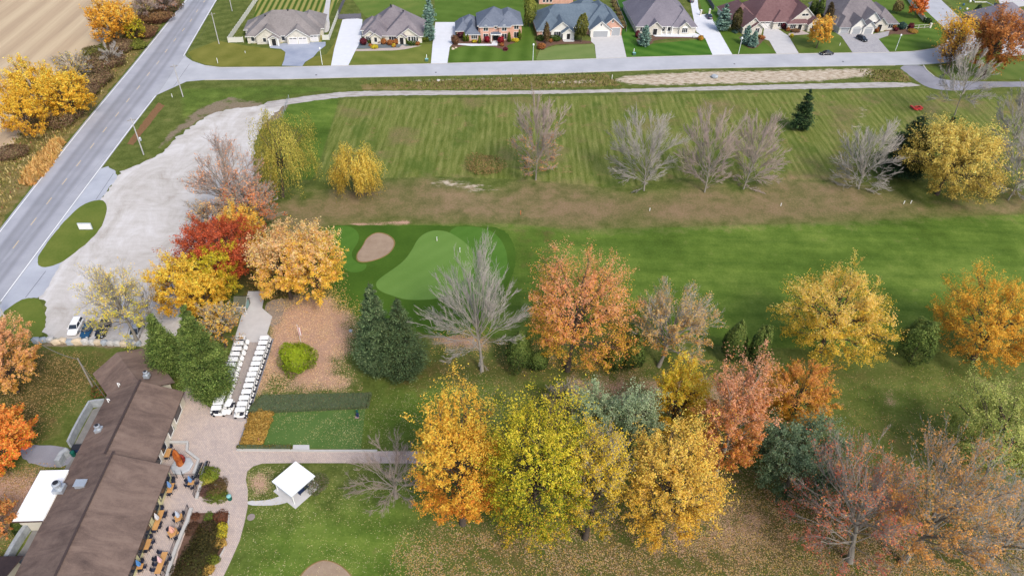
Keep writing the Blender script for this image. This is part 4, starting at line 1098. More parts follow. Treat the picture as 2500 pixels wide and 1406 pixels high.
def skeleton(rng, base, ctr, r, v, n1, n2, n3, n4, tr, lump, low=.25, fan=.5, up=.35):
    """trunk, limbs and finer branches; returns tube parts by level and the fine tips with their directions"""
    base = np.array(base, float); ctr = np.array(ctr, float)
    H = ctr[2] + v - base[2]
    nt = 7; tt = np.linspace(0, 1, nt)
    wob = rng.normal(0, .012 * H, (nt, 3)); wob[0] = 0; wob[:, 2] = 0
    top = np.array([ctr[0], ctr[1], base[2] + H * .93])
    Tp = base + (top - base) * tt[:, None] + np.cumsum(wob, 0) * .6
    Tr = tr * (1 - tt * .9); Tr[0] *= 1.35
    parts1 = [tubes(Tp[None], Tr[None], 7)]
    # limbs
    ga = np.pi * (3 - 5 ** .5); i = np.arange(n1)
    cz = 1 - (i + .5) / n1 * (1 + up * 1.6) ; cz = np.clip(cz, -1, 1)
    az = i * ga + rng.normal(0, .25, n1)
    sz = np.sqrt(1 - cz ** 2)
    D = np.stack([sz * np.cos(az), sz * np.sin(az), cz], 1) + rng.normal(0, .08, (n1, 3)); D = unit(D); D = np.sign(D) * np.abs(D) ** .85
    tgt = ctr + D * np.array([r, r, v]) * lump(D)[:, None] * rng.uniform(.76, .93, (n1, 1))
    hz = np.clip((tgt[:, 2] - base[2]) / H, .02, 1)
    ts = np.clip(low + (hz - low) * rng.uniform(.3, .6, n1), low * .8, .88)
    def on_trunk(t):
        f = t * (nt - 1); k = np.minimum(f.astype(int), nt - 2); u = (f - k)[:, None]
        return Tp[k] * (1 - u) + Tp[k + 1] * u
    st = on_trunk(ts); L = np.linalg.norm(tgt - st, axis=1)
    mid = (st + tgt) / 2 + np.array([0, 0, 1.]) * (L * .12)[:, None] + rng.normal(0, .04, (n1, 3)) * L[:, None]
    s = np.linspace(0, 1, 6)[None, :, None]
    P1 = st[:, None] * (1 - s) ** 2 + 2 * mid[:, None] * s * (1 - s) + tgt[:, None] * s ** 2
    P1[:, 1:-1] += rng.normal(0, .018, (n1, 4, 3)) * L[:, None, None]
    r1 = tr * .42 * np.clip(L / (L.max() + 1e-6), .4, 1)
    parts1.append(tubes(P1, r1[:, None] * np.linspace(1, .3, 6)[None], 5))
    def children(P, Rend, Lp, k, lo, hi, lf, spread, pts, upb):
        n, m, _ = P.shape
        t = rng.uniform(lo, hi, (n, k)); t[:, 0] = .97
        f = t * (m - 1); a = np.minimum(f.astype(int), m - 2); u = (f - a)[..., None]
        ix = np.arange(n)[:, None]
        S = P[ix, a] * (1 - u) + P[ix, a + 1] * u
        Tn = unit(P[ix, a + 1] - P[ix, a])
        out = unit(S - ctr[None, None] * np.array([1, 1, .8]))
        d = unit(Tn + spread * rng.normal(size=(n, k, 3)) * .75 + out * .3 + np.array([0, 0, upb]))
        Ln = Lp[:, None] * lf * rng.uniform(.6, 1.15, (n, k)) * (1.15 - .45 * t)
        S = S.reshape(-1, 3); d = d.reshape(-1, 3); Ln = Ln.ravel()
        s = np.linspace(0, 1, pts)[None, :, None]
        Pn = S[:, None] + d[:, None] * s * Ln[:, None, None] + np.array([0, 0, 1.]) * (s ** 2) * (Ln * .12 * np.sign(upb + .01))[:, None, None]
        if pts > 2: Pn[:, 1:] += rng.normal(0, .05, (len(S), pts - 1, 3)) * Ln[:, None, None]
        return Pn, Ln, d
    P2, L2, d2 = children(P1, None, L, n2, .3, .98, .46, fan, 4, .12)
    P3, L3, d3 = children(P2, None, L2, n3, .25, .98, .55, fan * 1.1, 3, .12)
    out = [parts1, P2, L2, P3, L3, d3, None, None]
    if n4:
        P4, L4, d4 = children(P3, None, L3, n4, .2, .98, .62, fan * 1.1, 2, .12)
        out[6], out[7] = P4, L4
    return out

def fit_cone(bbox):
    """place, radius and height of a cone-shaped crown from its outline in the photo"""
    x0, y0, x1, y1 = bbox; cx = (x0 + x1) / 2; by = y1 - 5.0
    for _ in range(10):
        bx = cx - (cx - 1195) * (by - y0) / (2770 - by) * .3
        p = ground_at(bx, by); zc = depth_of(p); r = (x1 - x0) / 2 * zc / FOC * 1.0
        a = math.atan2(CAM_H, math.hypot(p.x, p.y)); by = y1 - .72 * r * math.sin(a) * FOC / zc
    bx = cx - (cx - 1195) * (by - y0) / (2770 - by) * .3
    p = ground_at(bx, by); d = math.hypot(p.x, p.y); q = ground_at(bx, y0); h = CAM_H * (1 - d / math.hypot(q.x, q.y))
    return p, r, max(h, 1.2 * r), zc
def add_part(name, V, Q, mat, parent, colors=None, ref=None):
    ref = ref if ref is not None else np.array(parent.location)
    me = np_mesh(name, V - ref, Q, mat, colors)
    return part(name, me, parent)

def tree(bbox, label, pal_, style='leafy', dens=1.0, size=None, clear=.35, group=None, seed=None, name='deciduous_tree', cat='tree', bark=None, base=None, tr=None,
         n1=None, low=.25, up=.35, lumpy=.16, k=1.04, fan=.5, twig=None, clump=1.0, bare_f=.0):
    rng = np.random.default_rng(seed if seed is not None else int(abs(bbox[0]) * 7 + abs(bbox[1]) * 13 + 5))
    p, r, v, zc = fit_crown(bbox, clear)
    if style == 'leafy': r *= .94; v *= .96
    ctr = np.array([p.x, p.y, p.z]); pxm = zc / (FOC * 1024 / 2500)      # metres per render pixel
    if style == 'conifer':
        p, r, hh_, zc = fit_cone(bbox); hh_ *= 1.06; v = hh_ / 2; ctr = np.array([p.x, p.y, v]); pxm = zc / (FOC * 1024 / 2500)
    b = np.array([ctr[0] + rng.normal(0, .05 * r), ctr[1] + rng.normal(0, .05 * r), 0.0])
    if style == 'conifer': b = np.array([ctr[0], ctr[1], 0.0])
    elif base is not None: q = ground_at(*base); b = np.array([q.x, q.y, 0.0])
    H = ctr[2] + v; tr = tr or (.013 * H + .017 * r)
    root = thing(name, label, cat, tuple(b), 0, group)
    lump = Lump(rng, lumpy)
    sz = size or max(.18, .98 * pxm)
    bark = bark or M_barkd
    area = math.pi * r * v * 1.0
    if style in ('leafy', 'semi'):
        n1 = n1 or int(np.clip(20 + r * 3.4, 24, 56)); n2 = 9; n3 = 5 if style == 'leafy' else 6
        sk = skeleton(rng, b, ctr, r * (.96 if style == 'leafy' else 1), v * (.96 if style == 'leafy' else 1), n1, n2, n3, 4 if style == 'semi' else 0, tr, lump, low, fan, up)
        V, Q = merge(sk[0] + [spikes(sk[1], np.clip(sk[2] * .016, .03, .2))]); add_part('trunk', V, Q, bark, root)
        P3, L3, d3 = sk[3], sk[4], sk[5]
        tips = P3[:, -1]; nT = len(tips)
        if style == 'semi':
            w3 = spikes(P3, max(.016, .15 * pxm))
            P4 = sk[6]; w4 = spikes(P4, max(.012, .12 * pxm))
            V, Q = merge([w3, w4]); add_part('twigs', V, Q, twig or M_twig, root)
        total = int(area * (34 if style == 'leafy' else 12) * dens / (sz * sz * 1.1) * .22 * 1.0)
        total = max(400, min(total, 20000 if style == 'leafy' else 26000))
        # uneven: some clumps hold many leaves, some few
        wgt = rng.gamma(3. if style == 'leafy' else .9, 1, nT)
        dz = (tips[:, 2] - (ctr[2] - v)) / (2 * v)
        if bare_f: wgt *= np.where(rng.random(nT) < bare_f * np.clip(dz * 1.6, .1, 1.2), .05, 1)
        idx = rng.choice(nT, total, p=wgt / wgt.sum())
        along = rng.uniform(-.75, .45, (total, 1))
        pos = tips[idx] + d3[idx] * along * L3[idx, None] + rng.normal(0, 1, (total, 3)) * (L3[idx, None] * .21 * clump)
        pos[:, 2] = np.maximum(pos[:, 2], .25); pos0 = pos
        out = unit(pos - ctr); nr = unit(out * .55 + np.array([0, 0, .5]) + rng.normal(0, .55, (total, 3)))
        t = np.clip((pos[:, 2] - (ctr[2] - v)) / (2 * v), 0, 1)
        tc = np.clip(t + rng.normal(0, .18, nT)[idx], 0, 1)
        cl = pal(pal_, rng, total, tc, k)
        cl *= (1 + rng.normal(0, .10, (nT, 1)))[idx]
        if style == 'leafy':          # upswept sprays that close the outer surface of the crown
            m = int(np.clip(area * 1.5 * min(dens, 1.3), 60, 520)); per = int(np.clip(total * .8 * dens / m, 8, 80))
            D = rand_dir(rng, m); D = D[D[:, 2] > -.8]; m = len(D); Ds = np.sign(D) * np.abs(D) ** .85
            cc = ctr + Ds * np.array([r, r, v]) * lump(D)[:, None] * rng.uniform(.62, .90, (m, 1))
            fd = unit(D * .8 + np.array([0, 0, .55]) + rng.normal(0, .2, (m, 3)))
            ln = r * rng.uniform(.10, .24, m) * (.6 + .4 * min(1, 6 / r)); ids = np.repeat(np.arange(m), per); N = len(ids)
            tt_ = rng.random((N, 1)) ** .8
            pos = cc[ids] + fd[ids] * (tt_ - .3) * ln[ids, None] * 1.6 + rng.normal(0, 1, (N, 3)) * (ln[ids, None] * .30 * (1.15 - .8 * tt_))
            pos[:, 2] = np.maximum(pos[:, 2], .2)
            nr2 = unit(D[ids] * .5 + np.array([0, 0, .5]) + rng.normal(0, .5, (N, 3)))
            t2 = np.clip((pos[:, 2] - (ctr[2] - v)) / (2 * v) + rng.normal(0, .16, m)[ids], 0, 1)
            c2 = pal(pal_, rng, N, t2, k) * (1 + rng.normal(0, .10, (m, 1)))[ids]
            V, Q = leaves(np.concatenate([pos0, pos]), np.concatenate([nr, nr2]), sz, rng)
            add_part('crown', V, Q, M_leaf, root, np.clip(np.concatenate([cl, c2]), 0, .9))
        else:
            V, Q = leaves(pos, nr, sz, rng); add_part('crown', V, Q, M_leaf, root, np.clip(cl, 0, .9))
    elif style == 'bare':
        n1 = n1 or 24
        sk = skeleton(rng, b, ctr, r, v, n1, 9, 6, 6, tr, lump, low, fan, up)
        V, Q = merge(sk[0]); add_part('trunk', V, Q, bark, root)
        P2, L2, P3, P4 = sk[1], sk[2], sk[3], sk[6]
        w2 = max(.022, .17 * pxm); w3 = max(.014, .12 * pxm); w4 = max(.009, .085 * pxm)
        V, Q = merge([tubes(P2, np.full((len(P2), 4), w2) * np.array([1.4, 1.1, .9, .7])[None], 3), spikes(P3, w3 * 1.2), spikes(P4, w4 * 1.25)])
        add_part('crown', V, Q, twig or M_twig, root)
        if pal_:
            n = int(1400 * dens); i = rng.choice(len(P4), n); pos = P4[i, -1] + rng.normal(0, .12, (n, 3))
            sel = pos[:, 2] < ctr[2] + v * .35; pos = pos[sel]; n = len(pos)
            V, Q = leaves(pos, rand_dir(rng, n) + np.array([0, 0, .6]), sz, rng); add_part('leaves', V, Q, M_leaf, root, pal(pal_, rng, n, None, k))
    elif style == 'willow':
        n1 = n1 or 26
        sk = skeleton(rng, b, ctr + np.array([0, 0, v * .25]), r * .86, v * .8, n1, 7, 0 or 1, 0, tr, lump, low, fan, up)
        V, Q = merge(sk[0]); add_part('trunk', V, Q, bark, root)
        S = sk[1][:, -1]; n = len(S); reps = 9
        S = np.repeat(S, reps, 0) + rng.normal(0, .45, (n * reps, 3)); n = len(S)
        outd = unit((S - ctr) * np.array([1, 1, 0])); m_ = 11
        Ls = rng.uniform(.28, .72, n) * v; Ls = np.minimum(Ls, np.maximum(S[:, 2] - .5, .4))
        s = np.linspace(0, 1, m_)[None, :, None]
        sway = rng.normal(0, .12, (n, 1, 3)) * np.array([1, 1, 0])
        Pp = S[:, None] + outd[:, None] * (np.sqrt(s) * .16 * r) * 1.0 + np.array([0, 0, -1.]) * s * Ls[:, None, None] + sway * s * Ls[:, None, None]
        Pp = Pp + rng.normal(0, .10, Pp.shape)
        pos = Pp.reshape(-1, 3); keep = rng.random(len(pos)) < dens; pos = pos[keep]; ids = np.repeat(np.arange(n), m_)[keep]
        N = len(pos); t = np.clip((pos[:, 2] - (ctr[2] - v)) / (2 * v), 0, 1)
        od = unit((pos - ctr) * np.array([1, 1, .5])); nr = unit(od + rng.normal(0, .45, (N, 3)) + np.array([0, 0, .35]))
        dr = unit(np.array([0, 0, -1.]) + rng.normal(0, .25, (N, 3)) + od * .25)
        cl = pal(pal_, rng, N, np.clip(t + rng.normal(0, .15, n)[ids], 0, 1), k) * (1 + rng.normal(0, .12, (n, 1)))[ids]
        V, Q = leaves(pos, nr, sz * .72, rng, 2.3, dr); add_part('crown', V, Q, M_leaf, root, np.clip(cl, 0, .9))
    elif style == 'conifer':
        nt = 6; tt = np.linspace(0, 1, nt); hh = H * .97
        Tp = b + np.stack([(ctr[0] - b[0]) * tt, (ctr[1] - b[1]) * tt, hh * tt], 1)
        V, Q = tubes(Tp[None], (tr * (1 - tt * .93))[None], 6); add_part('trunk', V, Q, bark, root)
        nb = int((n1 or 110) * 1.15); z = (1 - (rng.random(nb) * .99) ** .66) ; z = np.sort(z)
        zb = .05 + z * .92; az = np.arange(nb) * 2.39996 + rng.normal(0, .3, nb)
        prof = (1 - zb) ** 1.0 * (1 + .05 * rng.normal(size=nb)) ; prof = np.minimum(prof * 1.2, .5 + 1.5 * zb)
        rr = r * prof * rng.uniform(.78, 1.05, nb) + .12
        dirs = np.stack([np.cos(az), np.sin(az), np.full(nb, .12)], 1)
        st = np.stack([np.interp(zb, tt, Tp[:, 0]), np.interp(zb, tt, Tp[:, 1]), zb * hh], 1)
        m_ = 12; s = np.linspace(.12, 1, m_)[None, :, None]
        Pb = st[:, None] + dirs[:, None] * s * rr[:, None, None] + np.array([0, 0, 1.]) * (-.30 * s ** 1.2 + .16 * s ** 3) * rr[:, None, None]
        V1, Q1 = spikes(Pb[:, ::3], .08); add_part('branches', V1, Q1, bark, root)['kind'] = 'stuff'
        per = int(np.clip(area * 70 * dens / (sz * sz) / (nb * m_) * .14, 4, 26))
        pos = np.repeat(Pb.reshape(-1, 3), per, 0); ids = np.repeat(np.repeat(np.arange(nb), m_), per); sw = np.repeat(np.tile(np.linspace(.12, 1, m_), nb), per)
        N = len(pos); wid = (rr[ids] * (.10 + .20 * (1 - sw) + .05))[:, None]
        side = unit(np.cross(dirs[ids], np.array([0, 0, 1.])))
        pos = pos + side * rng.normal(0, 1, (N, 1)) * wid + rng.normal(0, .12, (N, 3)) + dirs[ids] * rng.normal(0, .12, (N, 1)) * rr[ids][:, None]
        pos[:, 2] -= np.abs(rng.normal(0, .10, N)); pos[:, 2] = np.maximum(pos[:, 2], .15)
        od = dirs[ids]; nr = unit(od * .45 + np.array([0, 0, .8]) + rng.normal(0, .5, (N, 3)))
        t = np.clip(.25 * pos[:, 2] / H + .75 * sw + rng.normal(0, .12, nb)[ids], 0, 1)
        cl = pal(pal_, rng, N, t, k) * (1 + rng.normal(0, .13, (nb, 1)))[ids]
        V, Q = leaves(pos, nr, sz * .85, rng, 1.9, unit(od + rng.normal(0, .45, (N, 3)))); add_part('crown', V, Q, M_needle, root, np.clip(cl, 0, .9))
    elif style == 'dense':        # clipped or naturally close evergreen body
        N = int(np.clip(area * 34 * dens / (sz * sz) * .3, 300, 9000))
        V0, Q0 = tubes(np.array([[b, [b[0], b[1], ctr[2]]]]), np.array([[tr, tr * .5]]), 6); add_part('trunk', V0, Q0, bark, root)
        D = rand_dir(rng, N); D[:, 2] = np.where(D[:, 2] < -.75, -D[:, 2], D[:, 2])
        fine = Lump(rng, .10); fine.w *= 3
        rad = lump(D) * fine(D) * (1 - np.abs(rng.normal(0, .12, N)))
        sh = np.ones(N)
        if up < 0: sh = np.clip(1 - (D[:, 2] * .5 + .5) * (-up), .05, 1)       # pointed top
        pos = ctr + D * np.stack([r * rad * sh, r * rad * sh, v * rad], 1); pos[:, 2] = np.maximum(pos[:, 2], .1)
        nr = unit(D + rng.normal(0, .5, (N, 3)) + np.array([0, 0, .2]))
        t = np.clip(D[:, 2] * .5 + .5 + rng.normal(0, .1, N), 0, 1)
        V, Q = leaves(pos, nr, sz, rng, 1.5); add_part('crown', V, Q, M_needle if 'spruce' in label or 'cedar' in label or 'evergreen' in label else M_leaf, root, pal(pal_, rng, N, t, k))
    return root
def bush(px, py, w, h, label, cols, cat='shrub', name='shrub', group=None, point=0, dens=1.0, seed=None, depth=None):
    """small shrub: w, h in metres standing at a photo place"""
    rng = np.random.default_rng(seed if seed is not None else int(px * 3 + py * 17))
    p = ground_at(px, py); zc = depth_of(p); pxm = zc / (FOC * 1024 / 2500); sz = max(.16, .95 * pxm)
    root = thing(name, label, cat, (p.x, p.y, 0), 0, group)
    V0, Q0 = tubes(np.array([[[p.x, p.y, 0], [p.x, p.y, h * .5]]]), np.array([[.07, .04]]), 5); add_part('stem', V0, Q0, M_barkd, root, ref=np.array([p.x, p.y, 0]))
    D = rand_dir(rng, 40); N = int(np.clip(w * h * 26 * dens / (sz * sz) * .45, 160, 4200)); D = rand_dir(rng, N)
    lump = Lump(rng, .16); rad = lump(D) * (1 - np.abs(rng.normal(0, .16, N)))
    sh = np.clip(1 - (D[:, 2] * .5 + .5) * point, .06, 1)
    dd = (depth or w) / 2
    pos = np.array([p.x, p.y, h * .5]) + D * np.stack([w / 2 * rad * sh, dd * rad * sh, h * .5 * rad], 1); pos[:, 2] = np.maximum(pos[:, 2], .06)
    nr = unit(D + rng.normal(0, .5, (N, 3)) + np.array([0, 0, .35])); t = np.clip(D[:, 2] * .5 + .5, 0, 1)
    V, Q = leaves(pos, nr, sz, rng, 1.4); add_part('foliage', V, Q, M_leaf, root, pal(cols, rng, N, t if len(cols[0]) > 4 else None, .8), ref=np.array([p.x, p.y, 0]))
    return root

# palettes: r, g, b, weight, favoured height in the crown
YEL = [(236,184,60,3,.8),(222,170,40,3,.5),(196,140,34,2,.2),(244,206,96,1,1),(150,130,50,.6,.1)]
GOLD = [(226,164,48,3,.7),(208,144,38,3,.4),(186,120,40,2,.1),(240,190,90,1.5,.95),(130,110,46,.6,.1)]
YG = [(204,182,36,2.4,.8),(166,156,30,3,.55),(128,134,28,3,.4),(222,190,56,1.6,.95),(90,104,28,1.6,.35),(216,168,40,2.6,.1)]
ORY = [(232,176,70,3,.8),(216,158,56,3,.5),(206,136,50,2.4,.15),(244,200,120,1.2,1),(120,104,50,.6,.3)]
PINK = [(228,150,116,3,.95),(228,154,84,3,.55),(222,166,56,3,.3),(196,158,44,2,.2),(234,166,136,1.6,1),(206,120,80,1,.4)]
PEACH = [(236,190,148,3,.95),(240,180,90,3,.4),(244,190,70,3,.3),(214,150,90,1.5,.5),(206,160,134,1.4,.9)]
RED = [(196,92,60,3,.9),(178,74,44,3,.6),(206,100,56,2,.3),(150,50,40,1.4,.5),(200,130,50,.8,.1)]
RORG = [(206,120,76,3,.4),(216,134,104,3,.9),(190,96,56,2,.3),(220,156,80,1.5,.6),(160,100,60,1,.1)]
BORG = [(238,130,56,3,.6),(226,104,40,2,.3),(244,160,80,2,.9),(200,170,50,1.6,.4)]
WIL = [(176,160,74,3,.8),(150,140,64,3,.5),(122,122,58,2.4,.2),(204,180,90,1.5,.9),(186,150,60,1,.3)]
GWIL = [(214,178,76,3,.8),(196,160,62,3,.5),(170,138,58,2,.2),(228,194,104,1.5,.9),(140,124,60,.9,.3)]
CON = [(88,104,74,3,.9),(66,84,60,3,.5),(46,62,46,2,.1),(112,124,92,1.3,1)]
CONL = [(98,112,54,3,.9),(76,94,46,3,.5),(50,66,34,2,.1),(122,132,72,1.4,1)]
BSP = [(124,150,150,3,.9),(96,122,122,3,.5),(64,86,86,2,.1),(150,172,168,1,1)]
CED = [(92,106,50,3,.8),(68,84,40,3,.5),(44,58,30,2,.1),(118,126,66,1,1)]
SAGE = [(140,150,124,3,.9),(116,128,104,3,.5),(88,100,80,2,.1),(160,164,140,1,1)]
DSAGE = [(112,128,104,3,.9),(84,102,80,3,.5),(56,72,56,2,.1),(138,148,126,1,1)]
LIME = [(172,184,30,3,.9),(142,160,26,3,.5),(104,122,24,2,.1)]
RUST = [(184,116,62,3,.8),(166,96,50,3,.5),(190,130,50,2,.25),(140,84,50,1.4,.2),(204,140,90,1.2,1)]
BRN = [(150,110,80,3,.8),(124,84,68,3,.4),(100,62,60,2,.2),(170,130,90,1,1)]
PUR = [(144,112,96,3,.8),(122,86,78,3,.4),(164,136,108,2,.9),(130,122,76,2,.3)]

# --- along the farm field
tree((14,158,145,270), 'broad yellow tree in the hedgerow, top left of the yellow clump', YEL, dens=.9, clear=0.6, group='yellow hedgerow trees')
tree((105,175,216,290), 'yellow tree in the hedgerow, right side of the yellow clump nearest the road', YEL, dens=.9, clear=0.5, group='yellow hedgerow trees')
tree((-2,225,112,335), 'yellow and orange tree at the lower left end of the hedgerow clump', YEL[:3] + [(206,140,60,2,.1)], dens=.8, clear=0.5, group='yellow hedgerow trees')
tree((140,128,212,210), 'thin pale yellow tree behind the yellow hedgerow clump', YEL, 'semi', dens=.5, clear=0.5, group='yellow hedgerow trees')
tree((212,2,325,100), 'round orange-yellow tree in the hedgerow beside the farm field', GOLD, dens=.9, clear=0.8)
tree((300,45,350,100), 'small yellow and green tree tucked against the round orange hedgerow tree', YG, dens=.7, clear=.5)
tree((325,-15,375,50), 'brown half bare tree at the top of the hedgerow', BRN, 'semi', dens=.6, clear=0.5, twig=M_twigp)
tree((372,-25,425,30), 'russet half bare tree near the top edge of the hedgerow', [(170,110,80,3),(140,90,80,2),(110,70,70,1)], 'semi', dens=.6, clear=.8, twig=M_twigp)
tree((240,110,300,160), 'bare grey sapling in the hedgerow between the yellow trees', None, 'bare', n1=12, clear=.6)
for i, (px, py, w, h, lb, cc) in enumerate([
    (150,296,11,3.2,'dark red shrub under the yellow hedgerow trees',PUR),(232,205,9,3,'purple-brown shrub in the hedgerow below the bare sapling',PUR),
    (262,160,10,3,'maroon shrub thicket in the hedgerow',PUR),(205,232,8,3,'dark purple shrub beside the yellow hedgerow clump',PUR),(300,122,8,2.6,'dark red shrub below the round orange hedgerow tree',PUR),
    (345,88,9,3,'brown shrub in the upper hedgerow',BRN),(385,52,9,3,'russet shrub in the upper hedgerow beside the road',BRN),(412,24,8,3,'plum coloured shrub near the top of the hedgerow',PUR),
    (336,118,5,2.4,'olive green shrub beside the orange hedgerow tree',[(140,140,60,3),(110,116,50,2)]),(217,197,4,2.4,'dark green shrub beside the yellow clump',CED),
    (235,140,7,2.6,'olive shrub behind the maroon hedgerow thicket',[(130,126,60,3),(110,100,56,2)]),
    (35,382,6,2.2,'dull red shrub at the corner of the farm field',PUR)]):
    bush(px, py, w * 1.3, h * 1.2, lb, cc, group='hedgerow shrubs', dens=.9)
# --- willows and field trees
tree((612,292,772,484), 'tall green-yellow weeping willow beside the gravel lot', WIL, 'willow', dens=.95, clear=.3, seed=5, name='willow_tree', base=(690,482))
tree((816,364,924,482), 'small yellow weeping willow standing alone in the meadow', GWIL, 'willow', dens=.8, clear=.2, seed=8, name='willow_tree')
tree((2228,292,2432,492), 'big golden willow at the right of the meadow', [(214,182,96,3,.8),(192,160,78,3,.5),(160,136,70,2,.2),(226,198,120,1.5,.9)], 'leafy', dens=1.1, k=1.08, clear=.3, seed=21, clump=1.3, lumpy=.24, name='willow_tree')
bare = dict(style='bare', bark=M_bark, low=.02, fan=.45, up=.55, n1=32, tr=.16)
tree((1256,256,1372,436), 'grey bare upright tree with a few orange leaves in the meadow', [(196,140,90,3),(176,120,80,2)], group='bare trees along the meadow edge', **{**bare, 'low': .1}, clear=0.5, base=(1308,440), dens=1.3, twig=M_twigp)
tree((1492,288,1645,462), 'bare grey fan-shaped tree, first of the low spreading ones in the meadow', None, group='bare trees along the meadow edge', **bare, clear=-1.2, base=(1572,466))
tree((1665,288,1800,470), 'bare grey tree leaning right, left one of the close pair in the meadow', None, group='bare trees along the meadow edge', **bare, clear=-1.2, base=(1720,470), twig=M_twigp)
tree((1788,292,1908,466), 'bare grey tree, right one of the close pair in the meadow', None, group='bare trees along the meadow edge', **bare, clear=-1.2, base=(1815,462), twig=M_twigp)
tree((2042,310,2188,470), 'bare silvery tree left of the dark evergreen and the golden willow', None, group='bare trees along the meadow edge', **bare, clear=-1.0, base=(2096,462))
tree((2285,132,2408,292), 'tall bare tree standing in front of the curve of the cart road', None, **{**bare, 'low': .2, 'up': .25, 'n1': 18}, clear=1.0, base=(2330,282))
tree((2430,205,2560,400), 'bare pale tree at the right edge above the willow', None, **{**bare, 'low': .15, 'up': .5}, clear=0.8)
tree((2440,325,2570,490), 'bare grey tree at the right edge beside the golden willow', None, **{**bare, 'low': .1, 'up': .5}, clear=0.5)
tree((2370,440,2440,490), 'small bare sapling right of the golden willow', None, **{**bare, 'n1': 8}, clear=.3) if False else None
tree((1928,212,1992,326), 'narrow dark leaning evergreen standing alone in the meadow', [(60,82,52,3,.9),(44,64,44,3,.5),(32,46,34,2,.1),(90,106,64,1,1)], 'conifer', clear=.3, base=(1938,324), dens=1.0, name='conifer_tree', n1=70)
tree((2142,262,2290,450), 'dark evergreen behind the left side of the golden willow', [(56,76,50,3,.9),(42,60,42,3,.5),(30,44,34,2,.1)], 'conifer', n1=130, clear=.3, name='conifer_tree', dens=1.1)
tree((2280,280,2340,360), 'dark evergreen tip showing above the golden willow', [(48,66,44,3,.9),(36,52,38,3,.5)], 'conifer', clear=.3, name='conifer_tree')
bush(1182,408,11,2.4,'tan dried brush pile standing in the striped meadow',[(176,140,100,3),(150,124,84,2),(126,112,66,1)], dens=.35)
# --- cluster beside the lot
tree((480,365,640,560), 'nearly bare tree with salmon leaves beside the gravel lot', [(224,150,120,3,.6),(216,160,110,2,.3),(206,140,104,2,.9)], 'semi', dens=.42, clear=0.5, bark=M_bark, up=.5, bare_f=.5, twig=M_twigp, seed=31)
tree((545,430,672,575), 'rusty orange half bare tree right of the salmon one by the lot', RORG, 'semi', dens=1.0, clear=0.6, bark=M_bark, bare_f=.3)
tree((462,490,560,600), 'thin pale orange tree left of the yellow one by the lot', [(226,170,110,3,.6),(216,150,90,2,.3)], 'semi', dens=.55, clear=0.5)
tree((540,500,640,640), 'yellow-orange tree between the red maple and the half bare ones', ORY, dens=.9, clear=0.8)
tree((430,528,618,705), 'deep red maple beside the gravel lot', RED, dens=1.05, clear=1.0, seed=12)
tree((372,632,500,780), 'bright yellow maple on the edge of the gravel lot', YEL, dens=.95, clear=0.6)
tree((462,604,580,742), 'olive and yellow maple in front of the red one', YG[:2] + [(196,160,40,3,.5),(150,130,40,2,.2)], dens=1.0, clear=0.8)
tree((440,660,545,790), 'golden maple in front of the olive one by the lot', YEL, dens=.9, clear=0.6)
tree((490,740,585,850), 'low orange-yellow tree at the top of the cart aisle', ORY, 'semi', dens=1.0, clear=.8)
tree((605,550,765,740), 'peach and yellow maple on the left of the pair beside the green', PEACH, dens=.85, clear=0.8, seed=44, n1=34)
tree((690,548,834,748), 'bright yellow maple with peach top beside the putting green', [(240,190,150,3,1),(244,186,70,4,.45),(240,180,60,3,.25),(226,160,100,1,.6)], dens=.95, clear=0.8, seed=46, n1=34)
tree((222,652,352,850), 'thin yellow-green tree over the parked cars', [(226,196,70,3,.5),(206,190,70,3,.3),(232,190,110,2,.9),(170,170,60,1.5,.2)], 'semi', dens=.75, clear=1.2, base=(336,838), bark=M_bark, seed=51, bare_f=.05)
tree((330,700,395,830), 'bare grey small tree beside the silver van', None, 'bare', n1=12, clear=0.5, bark=M_bark)
tree((348,745,455,935), 'dark green spruce beside the clubhouse, left of the pair', CONL, 'conifer', clear=.5, name='spruce_tree', dens=1.15, n1=140)
tree((428,722,568,1003), 'large light green spruce between the clubhouse and the golf carts', CONL, 'conifer', clear=.5, name='spruce_tree', dens=1.15, n1=170)
tree((683,834,768,914), 'rounded lime green tree in the bed of fallen leaves', LIME, 'dense', dens=1.1, clear=.5, lumpy=.22, up=-.1, k=.8)
tree((856,690,985,935), 'dark blue-green spruce left of the pair by the green', CON, 'conifer', clear=.4, name='spruce_tree', dens=1.25, n1=170)
tree((915,728,1048,950), 'dark green spruce right of the pair by the green', CON[:2] + [(66,74,44,2,.9),(44,52,34,2,.3)], 'conifer', clear=.4, name='spruce_tree', dens=1.25, n1=170)
tree((1052,648,1268,905), 'big bare grey tree with upright limbs in front of the putting green', None, 'bare', clear=0.9, base=(1177,905), bark=M_bark, low=.2, up=.3, n1=34, tr=.30, fan=.36, seed=66)
tree((1268,618,1556,900), 'large salmon and orange maple behind the fairway rows', PINK, dens=1.1, clear=0.8, base=(1385,905), seed=61, n1=48)
tree((1556,706,1738,895), 'thin brown and orange tree with bare grey limbs right of the salmon maple', [(206,164,110,3,.9),(210,150,80,3,.4),(190,160,110,2,.7),(214,160,60,1,.2)], 'semi', dens=.95, clear=0.8, base=(1608,895), bark=M_bark, seed=62)
